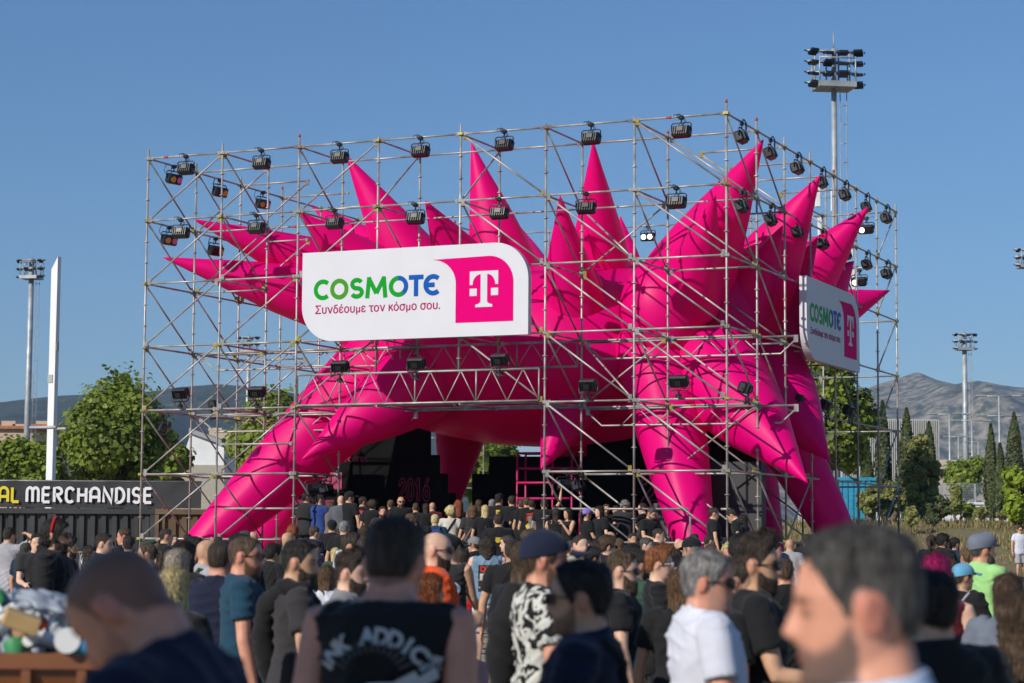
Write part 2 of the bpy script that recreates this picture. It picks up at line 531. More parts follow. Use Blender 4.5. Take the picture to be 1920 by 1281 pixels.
flat_house('long_house', 'long sand coloured house behind the white gabled shed', 392, 520, 806, 250, 14, (.52, .44, .30), False, ((405, 803),))
flat_house('low_house', 'low cream house among trees under the mountain', 1765, 1850, 862, 240, 14, (.52, .44, .34))
def gable_shed():
    r = empty('gabled_shed'); tag(r, 'white gabled shed behind the scaffold and trees', 'shed')
    d = 140
    p = [at_y(x, y, d) for x, y in [(330, 870), (358, 812), (420, 838), (420, 870)]]
    poly = [(p[0].x, 0), (p[3].x, 0), (p[2].x, p[2].z), (p[1].x, p[1].z), (p[0].x, p[1].z - 3)]
    b = MB(); b.prism(poly, 22, lambda x, y, w: Vector((x, d + w, y))); b.build('wall', M_WHITEP, r, fix=True)
    q = MB(); zl = at_y(390, 872, d).z; q.box(((p[0].x + p[3].x) / 2, d - .06, zl / 2), (p[3].x - p[0].x + .1, .1, zl)); q.build('lower_cladding', mat('beige_cladding', (.42, .38, .30), rough=.8, noise_amt=.1), r)
    q = MB()
    q.prism([(p[1].x - .1, p[1].z + .02), (p[2].x + .5, p[2].z - .1), (p[2].x + .5, p[2].z + .2), (p[1].x - .1, p[1].z + .32)], 22.6, lambda x, y, w: Vector((x, d - .3 + w, y)))
    q.build('roof', mat('grey_roof', (.36, .36, .37), rough=.7), r, fix=True)
gable_shed()
# white boundary wall and mesh fence on the right
def boundary():
    d = 132
    a = at_y(1700, 985, d); c = at_y(1925, 940, d)
    zt = at_y(1800, 946, d).z
    b = MB(); b.box(((a.x + c.x) / 2, d, zt / 2 + .4), (c.x - a.x, .4, zt - .8)); b.box(((a.x + c.x) / 2, d, zt + .07), (c.x - a.x, .6, .14))
    o = b.build('boundary_wall', M_WHITEP); tag(o, 'long white boundary wall behind the grassy bank', 'wall')
    f = empty('mesh_fence'); tag(f, 'tall wire mesh fence on the white boundary wall', 'fence')
    z1 = at_y(1800, 907, d).z
    n = 7
    for k in range(n + 1):
        x = a.x + (c.x - a.x) * k / n
        q = MB(); q.box((x, d, (zt + z1) / 2), (.12, .12, z1 - zt)); q.build('post', M_MAST, f)
    w = MB()
    for zz in np.linspace(zt + .15, z1, 12): w.tube((a.x, d, zz), (c.x, d, zz), .012, n=4)
    for x in np.linspace(a.x, c.x, 90): w.tube((x, d + .03, zt), (x, d + .03, z1), .01, n=4)
    w.build('wire_mesh', M_MAST, f)
boundary()
def skip_container(px0, px1, y0, y1, d, lab):
    a = at_y(px0, y0, d); c = at_y(px1, y1, d)
    b = MB(); w = c.x - a.x; h = a.z
    b.box(((a.x + c.x) / 2, d + 1.2, h / 2), (w, 2.4, h))
    r = b.build('cargo_container', mat('bright_blue_paint', (.04, .30, .48), rough=.5, noise_amt=.2)); tag(r, lab, 'container')
    q = MB()
    for k in range(int(w / .28)):
        q.box((a.x + .15 + k * .28, d - .022, h / 2), (.14, .04, h - .3))
    q.build('rib', MATS['bright_blue_paint'], r)
    q = MB(); q.box(((a.x + c.x) / 2, d - .03, h - .08), (w, .1, .16)); q.build('top_rail', MATS['bright_blue_paint'], r)
skip_container(1570, 1642, 895, 935, 104, 'bright blue ribbed container seen through the scaffold beside a cypress')

# ------------------------------------------------------------------ trees
def leaf_mats(tagname, cols):
    return [mat('leaf_%s_%d' % (tagname, i), c, rough=.55, spec=.3, trans=.38) for i, c in enumerate(cols)]
LM_PLANE = leaf_mats('plane', [(.24, .30, .045), (.18, .235, .035), (.30, .36, .06), (.13, .17, .03)])
LM_CYP = leaf_mats('cypress', [(.12, .145, .06), (.15, .175, .065), (.09, .11, .05)])
LM_PINE = leaf_mats('pine', [(.28, .29, .09), (.22, .235, .075), (.34, .34, .11)])
LM_BRIGHT = leaf_mats('bright', [(.28, .36, .035), (.22, .29, .03), (.34, .42, .05)])
M_BARK = mat('bark', (.13, .095, .065), rough=.9, noise_amt=.35, noise_scale=6, bump=.6, bump_scale=12)

def leaf_cards(name, C, size, mats, parent, seed, O=None):
    rs = np.random.RandomState(seed)
    N = len(C)
    n = rs.normal(0, 1, (N, 3)); n[:, 2] = np.abs(n[:, 2]) * .7 + .3
    if O is not None: n = n * .55 + O * 1.1
    n /= np.linalg.norm(n, axis=1)[:, None]
    t = rs.normal(0, 1, (N, 3)); t -= n * (t * n).sum(1)[:, None]; t /= np.linalg.norm(t, axis=1)[:, None]
    bt = np.cross(n, t)
    s = size * rs.uniform(.4, 1.25, N)[:, None]
    # five-sided lobed leaf clusters, folded a little
    V = np.stack([C + t * s * .62, C + t * s * .1 + bt * s * .46 + n * s * .10, C - t * s * .52 + bt * s * .28, C - t * s * .5 - bt * s * .3, C + t * s * .12 - bt * s * .45 + n * s * .12], 1)
    # material patches follow clumps
    cl = np.array([noise.noise(Vector(tuple(c * .55)) + Vector((seed, 0, 0))) for c in C])
    k = np.clip(((cl + rs.normal(0, .28, N)) * 1.6 + .5) * len(mats), 0, len(mats) - 1).astype(int)
    return quads_mesh(name, V.reshape(-1, 3), 5, mats, parent, k)

def tree(name, label, base, height, crown_r, crown_z, mats, seed, N=5000, size=.32, group=None, clumps=26, trunk_r=.16, cat='tree', squash=1.0, puff=1.0):
    rs = np.random.RandomState(seed)
    r = empty(name, base); tag(r, label, cat, group)
    t = MB()
    top = height * .72
    pts = [Vector((0, 0, -.1))]
    for k in range(1, 6):
        pts.append(Vector((rs.normal(0, .05 * k), rs.normal(0, .05 * k), top * k / 5)))
    t.path(pts, [trunk_r * (1.25 - .2 * k) for k in range(6)], 8)
    cz = (crown_z + height) / 2; hz = (height - crown_z) / 2
    centres = []
    for k in range(clumps):
        while True:
            q = rs.uniform(-1, 1, 3)
            l = np.linalg.norm(q)
            if l < 1 and (l > .45 or rs.rand() < .35): break
        wz = 1 - .35 * max(0, q[2])
        c = np.array([q[0] * crown_r * .8 * wz, q[1] * crown_r * .8 * wz * squash, cz + q[2] * hz * .84])
        centres.append((c, rs.uniform(.26, .48) * min(crown_r, hz * 1.3) * puff))
    for c, cr in centres[:max(6, clumps // 2)]:
        s = pts[rs.randint(2, 6)]
        mid = (Vector(c) + s) / 2 + Vector((0, 0, -.15))
        t.path([s, mid, Vector(c)], [trunk_r * .42, trunk_r * .26, .02], 5)
    t.build('trunk', M_BARK, r)
    C = []; O = []
    per = N // clumps
    for c, cr in centres:
        u = rs.normal(0, 1, (per, 3)); u /= np.linalg.norm(u, axis=1)[:, None]
        rad = cr * (.45 + .6 * rs.rand(per) ** .6)
        rad *= 1 + .3 * np.array([noise.noise(Vector(tuple(q * 2.2)) + Vector((cr * 9, seed, 0))) for q in u])
        C.append(c + u * rad[:, None] * np.array([1, 1, .8])); O.append(u)
        # thin sprays sticking out of the outline
        k = per // 12
        d = rs.normal(0, 1, (k, 3)); d[:, 2] = np.abs(d[:, 2]); d /= np.linalg.norm(d, axis=1)[:, None]
        C.append(c + d * (cr * rs.uniform(.95, 1.35, k))[:, None]); O.append(d)
    leaf_cards('crown', np.concatenate(C), size, mats, r, seed, np.concatenate(O))
    return r

def column_tree(name, label, base, height, rad, mats, seed, N=3500, size=.2, z0=.5, group=None):
    rs = np.random.RandomState(seed)
    r = empty(name, base); tag(r, label, 'tree', group)
    t = MB(); t.path([(0, 0, -.1), (0, 0, height * .5), (0, 0, height * .9)], [.16, .09, .02], 7); t.build('trunk', M_BARK, r)
    h = rs.rand(N) ** .9
    prof = np.where(h < .25, .6 + .4 * h / .25, (1 - ((h - .25) / .75) ** 1.7) ** .8) * rad
    a = rs.uniform(0, 6.283, N)
    bump = np.array([1 + .42 * noise.noise(Vector((math.cos(x) * 1.6, math.sin(x) * 1.6, y * height * .5 + seed))) for x, y in zip(a, h)])
    q = prof * bump * np.sqrt(rs.uniform(.35, 1.05, N))
    C = np.stack([q * np.cos(a), q * np.sin(a), z0 + h * (height - z0)], 1)
    leaf_cards('crown', C, size, mats, r, seed, np.stack([np.cos(a), np.sin(a), np.full(N, .25)], 1))
    return r

def tree_px(fn, name, label, px, ytop, d, ycrown, crown_px, mats, seed, **kw):
    x = at_y(px, 900, d).x
    zb = bank_z(x, d) if x > 8 else 0
    zt = at_y(px, ytop, d).z - zb
    rr = crown_px / F_PX * d
    if fn is tree:
        return tree(name, label, (x, d, zb), zt, rr, max(.3, at_y(px, ycrown, d).z - zb), mats, seed, **kw)
    return column_tree(name, label, (x, d, zb), zt, rr, mats, seed, **kw)
G_PL = 'plane trees behind the merchandise banner'
tree_px(tree, 'plane_tree', 'big bushy green plane tree just right of the white pylon', 220, 722, 84, 935, 112, LM_PLANE, 11, N=26000, size=.21, clumps=64)
tree_px(tree, 'plane_tree', 'tall leafy shoot of plane tree rising highest above the banner', 228, 700, 86, 800, 34, LM_PLANE, 12, N=3600, size=.2, clumps=14)
tree_px(tree, 'plane_tree', 'lower rounded plane tree left of the white pylon', 48, 824, 82, 930, 82, LM_PLANE, 13, N=15000, size=.21, clumps=44)
tree_px(tree, 'plane_tree', 'green plane tree seen through the scaffold above the pink leg', 515, 745, 92, 925, 88, LM_PLANE, 14, N=17000, size=.22, clumps=46)
tree_px(tree, 'plane_tree', 'dark green plane tree behind the corner post of the scaffold', 316, 800, 90, 945, 42, LM_PLANE, 24, N=7500, size=.21, clumps=26)
tree_px(tree, 'plane_tree', 'sunlit tree showing through the gap under the pink canopy', 915, 800, 100, 960, 70, LM_PLANE, 15, N=9000, size=.25, clumps=28)
tree_px(tree, 'plane_tree', 'tree showing behind the small hanging pink spike', 1090, 830, 100, 950, 60, LM_PLANE, 16, N=5500, size=.25, clumps=18)
tree_px(tree, 'plane_tree', 'leafy tree behind the right corner of the scaffold under the side sign', 1545, 640, 94, 920, 92, LM_PLANE, 17, N=22000, size=.22, clumps=56)
tree_px(tree, 'shade_tree', 'bright yellow green young tree beside the man in white shorts', 1908, 866, 92, 985, 38, LM_BRIGHT, 18, N=5500, size=.19, clumps=18)
tree_px(tree, 'broadleaf_tree', 'mid green broadleaf tree behind the mesh fence near the floodlight mast', 1812, 842, 150, 930, 46, LM_PLANE, 19, N=6000, size=.28, clumps=18)
tree_px(tree, 'pine_tree', 'olive green pine with leaning trunk on the grassy bank', 1726, 806, 100, 975, 42, LM_PINE, 20, N=9500, size=.16, clumps=64, puff=.55)
tree_px(tree, 'pine_tree', 'smaller olive pine low against the scaffold edge', 1675, 900, 102, 985, 30, LM_PINE, 21, N=3000, size=.16, clumps=26, puff=.6)
tree_px(tree, 'pine_tree', 'bushy grey green pine between blue container and scaffold post', 1630, 905, 103, 985, 30, LM_PINE, 22, N=3000, size=.16, clumps=26, puff=.6)
tree_px(tree, 'bush', 'dense dark green bush in front of the white boundary wall', 1803, 940, 112, 985, 26, LM_PLANE, 23, N=3500, size=.18, clumps=12, cat='bush', trunk_r=.08)
tree_px(tree, 'bush', 'thin olive bush with bare leaning branches on the bank', 1790, 905, 108, 975, 20, LM_PINE, 25, N=1800, size=.18, clumps=12, cat='bush', trunk_r=.07)
for px, yt, d, cr, lab, sd_ in ((1708, 950, 90, 16, 'low dry olive shrub at the foot of the leaning pine', 61), (1764, 930, 96, 20, 'rounded olive shrub right of the leaning pine', 62), (1838, 952, 98, 15, 'small grey green shrub before the pair of cypresses', 63), (1748, 962, 84, 13, 'low shrub in the dry grass nearest the crowd', 64), (1880, 955, 94, 16, 'scrubby green shrub left of the bright young tree', 65), (1660, 935, 95, 18, 'dark scrub against the rear scaffold post', 66)):
    tree_px(tree, 'bush', lab, px, yt, d, 985, cr, LM_PINE if sd_ % 2 else LM_CYP, sd_, N=2000, size=.15, clumps=18, cat='bush', trunk_r=.05, puff=.8)
for i, (px, yt, cr, d, lab, yb) in enumerate([
        (1626, 824, 12, 106, 'short slim cypress in front of the blue container', 935),
        (1656, 752, 15, 112, 'tall dark cypress behind the rear corner post of the scaffold', 975),
        (1701, 766, 18, 112, 'tall cypress with broad base just right of the scaffold', 960),
        (1743, 792, 15, 112, 'cypress standing in front of the office block edge', 960),
        (1859, 796, 13, 118, 'slim dark cypress, left one of the close pair by the wall', 975),
        (1876, 832, 11, 117, 'shorter cypress leaning against its taller neighbour by the wall', 975),
        (1903, 774, 19, 122, 'tallest thick cypress by the right end of the white wall', 975)]):
    tree_px(column_tree, 'cypress_tree', lab, px, yt, d, yb, cr, LM_CYP, 40 + i, N=7500, size=.15)
# the tree whose crown shades the people in front (its crown hangs over the camera's left)
tree('shade_tree', 'slim leafy tree whose shade falls on the people by the litter bin', (-3.9, 1.6, 0), 6.4, 1.35, 3.1, LM_PLANE, 31, N=9000, size=.22, clumps=36)

# ------------------------------------------------------------------ masts, pylon, street lamps
def flood_mast(label, px, ytop, ybase, d, rows, face, pole_r, wpx):
    """steel mast with a lattice head of floodlights; rows of lamps, head turned by FACE degrees"""
    p = at_y(px, ytop, d)
    x0 = p.x; H = p.z
    r = empty('floodlight_mast', (x0, d, 0)); tag(r, label, 'floodlight mast', 'stadium floodlight masts')
    W = wpx / F_PX * d
    b = MB(); b.path([(0, 0, 0), (0, 0, H * .5), (0, 0, H - .2)], [pole_r * 1.25, pole_r, pole_r * .8], 12); b.build('pole', M_MAST, r)
    hd = MB(); rot = Matrix.Rotation(R(face), 3, 'Z')
    hh = W * .62
    for k in range(rows):
        z = H - .3 - hh * k / (rows - 1)
        hd.tube(rot @ Vector((-W / 2, .3, 0)) + Vector((0, 0, z)), rot @ Vector((W / 2, .3, 0)) + Vector((0, 0, z)), .09, n=6)
    for s in (-.34, -.12, .12, .34):
        hd.tube(rot @ Vector((s * W, .3, 0)) + Vector((0, 0, H - .2)), rot @ Vector((s * W, .3, 0)) + Vector((0, 0, H - hh - .5)), .06, n=6)
    hd.box(Vector((0, 0, H - hh - .55)), (W * .72, 1.9, .35), rot=rot)
    for s in (-.35, .35):
        for q in (-.85, .85):
            hd.tube(rot @ Vector((s * W, q, 0)) + Vector((0, 0, H - hh - .4)), rot @ Vector((s * W, q, 0)) + Vector((0, 0, H - hh + 1.2)), .05, n=5)
    hd.tube(rot @ Vector((-.35 * W, -.85, 0)) + Vector((0, 0, H - hh + 1.1)), rot @ Vector((.35 * W, -.85, 0)) + Vector((0, 0, H - hh + 1.1)), .05, n=5)
    hd.tube((0, 0, H - .3), (0, 0, H + W * .25), .04, n=5)
    hd.build('head_frame', M_MAST, r)
    n = 4
    for k in range(rows):
        for i in range(n):
            l = MB()
            tilt = Matrix.Rotation(R(-34 + 22 * ((i * 2 + k) % 3)), 3, 'X'); turn = Matrix.Rotation(R((i - 1.5) * -14), 3, 'Z')
            c = Vector(((i - 1.5) / 1.5 * W * .44, -.45, 0))
            l.box((0, 0, 0), (W * .19, .5, W * .062), 0, rot=tilt, bevel=.06)
            l.box(tilt @ Vector((0, -.27, 0)), (W * .17, .06, W * .05), 1, rot=tilt)
            for s in (-1, 1): l.tube((s * W * .115, 0, 0), (s * W * .115, .4, .15), .05, n=5)
            l.v = [tuple(rot @ (turn @ Vector(v) + c) + Vector((0, 0, H - .55 - hh * k / (rows - 1)))) for v in l.v]
            l.build('floodlight', [M_BLACK, M_GLASS_D], r)
    ld = MB(); s = Vector((pole_r * 1.1 + .35, -.1, 0))
    for q in (-.2, .2): ld.tube(s + Vector((q, 0, 4)), s + Vector((q, 0, H - hh - 1)), .03, n=4)
    for z in np.arange(4.5, H - hh - 1, 1.2): ld.tube(s + Vector((-.2, 0, z)), s + Vector((.2, 0, z)), .03, n=4)
    ld.build('ladder', M_MAST, r)
    return r
flood_mast('tall floodlight mast rising behind the right half of the scaffold', 1563, 86, 0, 130, 4, 8, .20, 100)
flood_mast('grey floodlight mast left of the white pylon', 60, 482, 0, 228, 3, -12, .34, 48)
flood_mast('pale floodlight mast standing in front of the rocky mountain', 1808, 622, 0, 310, 3, 6, .42, 42)
flood_mast('distant floodlight mast seen through the left scaffold bays', 467, 628, 0, 310, 3, -10, .34, 40)
flood_mast('floodlight mast cut off by the edge of the photo', 1926, 462, 0, 222, 3, 5, .34, 46)
def comm_mast(label, px, ytop, d):
    p = at_y(px, ytop, d); r = empty('antenna_mast', (p.x, d, 0)); tag(r, label, 'antenna mast')
    b = MB(); b.tube((0, 0, 0), (0, 0, p.z), .12, .06); b.build('pole', M_MAST, r)
    b = MB()
    for k, (dx, z) in enumerate([(-.5, -1), (.5, -1.3), (-.35, -3), (.6, -3.4)]): b.box((dx, 0, p.z + z), (.35, .25, 1.5), bevel=.04)
    b.build('antenna_panel', M_WHITEP, r)
    b = MB()
    for z in (-1.1, -3.1): b.tube((-.6, 0, p.z + z), (.7, 0, p.z + z), .04)
    b.build('bracket', M_MAST, r)
comm_mast('thin antenna mast with white panels behind the right scaffold face', 1548, 338, 134)
comm_mast('second antenna mast with panels low behind the pink spikes', 1580, 425, 134)

def pylon():
    d = 74
    p = at_y(106, 482, d); w = 13.5 / F_PX * d
    r = empty('white_pylon', (p.x, d, 0), R(-24)); tag(r, 'slim white pylon with slanted top, beside the plane tree', 'pylon')
    b = MB(); H = p.z; w2 = w * .52
    b.prism([(-w2, 0), (w2, 0), (w2, H), (-w2, H - .45)], w * .8, lambda x, y, t: Vector((x, t - w * .4, y)))
    b.build('shaft', M_WHITEP, r, fix=True)
    for c_, s_ in (((-.05, -w * .41, H * .62), (w2 * 1.5, .05, .28)), ((w2 + .005, 0, H * .72), (.05, w * .5, .3))):
        q = MB(); q.box(c_, s_); q.build('recess', mat('recess_grey', (.42, .41, .38), rough=.7), r)
    q = MB(); q.box((-.3, -w * .2, H * .47), (1.15, .22, .09), bevel=.02); q.box((.4, 0, H * .465), (.5, .2, .09), bevel=.02); q.build('lamp_arm', M_MAST, r)
pylon()
for i, (px, yt, d, lab, two) in enumerate([(1780, 777, 170, 'slim double armed street lamp left of the pale floodlight mast', 0), (1822, 789, 185, 'slim street lamp right of the pale floodlight mast', 0), (1873, 743, 160, 'street lamp with two tiers of arms above the pair of cypresses', 1), (1797, 819, 240, 'short distant street lamp behind the broadleaf tree', 0), (1834, 829, 260, 'shortest distant street lamp by the low cream house', 0)]):
    p = at_y(px, yt, d); r = empty('street_lamp', (p.x, d, 0)); tag(r, lab, 'street lamp', 'street lamps behind the fence')
    b = MB(); b.tube((0, 0, 0), (0, 0, p.z), .13, .08); b.build('pole', M_MAST, r)
    a = MB()
    for z in ([p.z] if not two else [p.z, p.z - 1.5]):
        a.tube((-1.2, 0, z), (1.2, 0, z), .05)
        for s in (-1, 1):
            L = MB(); L.box((s * 1.35, 0, z + .02), (.7, .3, .14), bevel=.04); L.build('lamp_head', M_MAST, r)
    a.build('arm', M_MAST, r)

# ------------------------------------------------------------------ merchandise container and banner
def merch():
    d = 66.0
    a = at_y(-40, 953, d); c = at_y(378, 953, d); H = a.z
    m = mat('black_container_paint', (.035, .035, .034), rough=.55, noise_amt=.35, noise_scale=1.2)
    mb = mat('brown_container_paint', (.12, .075, .035), rough=.6, noise_amt=.3, noise_scale=1.5)
    def cont(x0, x1, mm, lab):
        b = MB(); b.box(((x0 + x1) / 2, d + 1.3, H / 2), (x1 - x0 - .02, 2.4, H - .1))
        r = b.build('cargo_container', mm); tag(r, lab, 'container', 'containers under the merchandise banner')
        q = MB(); x = x0 + .12
        while x < x1 - .25:
            q.prism([(x, 0), (x + .05, -.09), (x + .19, -.09), (x + .24, 0)], H - .34, lambda u, v, t: Vector((u, d + .1 + v, .16 + t)))
            x += .34
        q.build('corrugated_side', mm, r, fix=True)
        q = MB()
        q.box(((x0 + x1) / 2, d + .02, H - .07), (x1 - x0 - .01, .2, .16)); q.box(((x0 + x1) / 2, d + .02, .08), (x1 - x0 - .01, .2, .16))
        for x in (x0 + .07, x1 - .07): q.box((x, d + .021, H / 2), (.13, .202, H - .33))
        q.build('frame', mm, r)
        return r
    x1 = at_y(355, 953, d).x
    xm = a.x + 2.3
    cont(a.x - 4, xm, m, 'dark grey shipping container at the left edge under the yellow letters')
    cont(xm, xm + 3.2, m, 'dark grey shipping container with flat door panel under the white lettering')
    r = cont(xm + 3.2, c.x + .3, mb, 'brown shipping container behind the foot of the pink leg')
    # rust line and lights on top
    # banner
    zb, zt = at_y(0, 951, d).z, at_y(0, 902, d).z
    bx1 = at_y(378, 905, d).x
    mban = mat('banner_black', (.030, .030, .031), rough=.7, noise_amt=.2, noise_scale=1.5)
    bb = MB(); n = 40; x0 = a.x - 4
    vs = []
    for i in range(n + 1):
        for j in range(5):
            x = x0 + (bx1 - x0) * i / n; z = zb + (zt - zb) * j / 4
            vs.append((x, d - .1 - .03 * math.sin(i * 1.7 + j) * (j % 2), z + (.02 * math.sin(i * 1.1) if j == 4 else 0)))
    bb.add(vs, [(i * 5 + j, (i + 1) * 5 + j, (i + 1) * 5 + j + 1, i * 5 + j + 1) for i in range(n) for j in range(4)], 0, True)
    bb.add([(x0, d - .03, zb), (bx1, d - .03, zb), (bx1, d - .03, zt), (x0, d - .03, zt)], [(3, 2, 1, 0)])
    ban = bb.build('banner', mban); tag(ban, 'long black banner reading MERCHANDISE above the dark containers', 'banner')
    fr = MB()
    for x in np.arange(x0 + .5, bx1, 2.2): fr.tube((x, d + .06, H - .02), (x, d + .06, zt), .03)
    fr.tube((x0, d + .06, zt + .01), (bx1, d + .06, zt + .01), .03)
    fr.build('support_frame', M_STEEL, ban)
    # lettering, built from strokes; the E cap height from the photograph
    h = at_y(0, 911, d).z - at_y(0, 944, d).z; z0 = at_y(0, 944, d).z
    gl = {
        'A': (.62, [[(0, 0), (0, .68)] + arc(.31, .68, .31, .32, 180, 0, 10) + [(.62, 0)], [(0, .36), (.62, .36)]]),
        'L': (.5, [[(0, 1), (0, .0)], [(-.0, .0), (.5, .0)]]),
        'M': (.84, [[(0, 0)] + arc(.21, .72, .21, .28, 180, 0, 10) + [(.42, 0)], [(.42, .6)] + arc(.63, .72, .21, .28, 180, 0, 10) + [(.84, 0)]]),
        'E': (.5, [[(0, 0), (0, 1)], [(0, 1), (.5, 1)], [(0, .5), (.46, .5)], [(0, 0), (.5, 0)]]),
        'R': (.54, [[(0, 0), (0, 1), (.3, 1)] + arc(.28, .76, .26, .24, 80, -80, 8) + [(.05, .52)], [(.2, .5), (.54, 0)]]),
        'C': (.56, [[(.56, .82)] + arc(.28, .68, .28, .32, 40, 180, 8) + arc(.28, .32, .28, .32, 180, 320, 8)]),
        'H': (.56, [[(0, 0), (0, 1)], [(.56, 0), (.56, 1)], [(0, .5), (.56, .5)]]),
        'N': (.6, [[(0, 0), (0, 1), (.6, 0), (.6, 1)]]),
        'D': (.56, [[(0, 0), (0, 1), (.2, 1)] + arc(.2, .5, .36, .5, 85, -85, 10) + [(.2, 0), (0, 0)]]),
        'I': (.0, [[(0, 0), (0, 1)]]),
        'S': (.5, [arc(.25, .75, .25, .25, 30, 180, 8) + arc(.25, .75, .25, .25, 190, 262, 5) + arc(.25, .25, .25, .25, 80, -0, 7) + arc(.25, .25, .25, .25, -10, -150, 8)])}
    def word(txt, px_start, px_end, mm, nm):
        sw = .205; tot = sum(gl[ch][0] for ch in txt) + (len(txt) - 1) * (sw + .13)
        X0 = at_y(px_start, 930, d).x; X1 = at_y(px_end, 930, d).x
        k = (X1 - X0) / (tot + sw); x = sw / 2
        q = MB(); cnt = 0
        for ch in txt:
            w, st = gl[ch]
            for s in st:
                vs, fs = ribbon([(p[0], p[1]) for p in s], sw)
                s2 = [(X0 + (x + u) * k, d - .16 - .0015 * (cnt % 9), z0 + h * (.1 + v * .8)) for u, v in vs]
                q.add(s2, fs); cnt += 1
            x += w + sw + .13
        q.build(nm, mm, ban)
    word('MERCHANDISE', 50, 288, mat('banner_white', (.8, .8, .8), rough=.6), 'lettering')
    word('AL', -1, 40, mat('banner_yellow', (.75, .62, .02), rough=.6), 'lettering')
merch()
def barrier(px, d, lab):
    p = at_y(px, 1050, d); r = empty('crowd_barrier', (p.x, d, 0)); tag(r, lab, 'barrier', 'crowd barriers by the containers')
    b = MB(); b.path([(-1.1, 0, .15), (-1.1, 0, 1.0), (-1, 0, 1.1), (1, 0, 1.1), (1.1, 0, 1.0), (1.1, 0, .15), (-1.1, 0, .15)], .02, 6); b.build('frame', M_STEEL, r)
    b = MB()
    for k in range(15): b.tube((-.98 + k * .14, 0, .17), (-.98 + k * .14, 0, 1.1), .008, n=5)
    b.build('bars', M_STEEL, r)
    for s in (-1, 1):
        b = MB(); b.box((s * .8, 0, .03), (.06, .6, .05)); b.box((s * .8, 0, .12), (.05, .05, .12)); b.build('foot', M_STEEL, r)
barrier(158, 62, 'steel crowd barrier before the dark container door')
barrier(222, 62.4, 'steel crowd barrier left of the scaffold corner')

# ------------------------------------------------------------------ scaffold: 7 x 7 bays round the pink inflatable
LIFT = 1.5                       # rosettes every half metre, three to a lift
YAW, BU, BV, SZ0 = -.42105, 2.7443 * .75, 2.7902 * .75, CAM_H - .2023 * .75
S_O = Vector((-11.5707 * .75, 66.1911 * .75, 0))
S_U = Vector((math.cos(YAW), math.sin(YAW), 0)); S_V = Vector((-math.sin(YAW), math.cos(YAW), 0))
def S(u, v, k):
    """bay coordinates to world; k counts the lifts above the lowest ledger"""
    return S_O + S_U * (u * BU) + S_V * (v * BV) + Vector((0, 0, SZ0 + LIFT * k))
def Sm(u, v, z): return S_O + S_U * (u * BU) + S_V * (v * BV) + Vector((0, 0, z))
def onv(px, py, v):
    """where the sight line of a picture point meets the scaffold plane of depth v (in bays)"""
    dr = at(px, py, 1.0) - CAM
    n = S_V
    t = (S_O + S_V * (v * BV) - CAM).dot(n) / dr.dot(n)
    return CAM + dr * t
def onu(px, py, u):
    dr = at(px, py, 1.0) - CAM
    t = (S_O + S_U * (u * BU) - CAM).dot(S_U) / dr.dot(S_U)
    return CAM + dr * t
def uvz(p):
    q = p - S_O
    return q.dot(S_U) / BU, q.dot(S_V) / BV, p.z

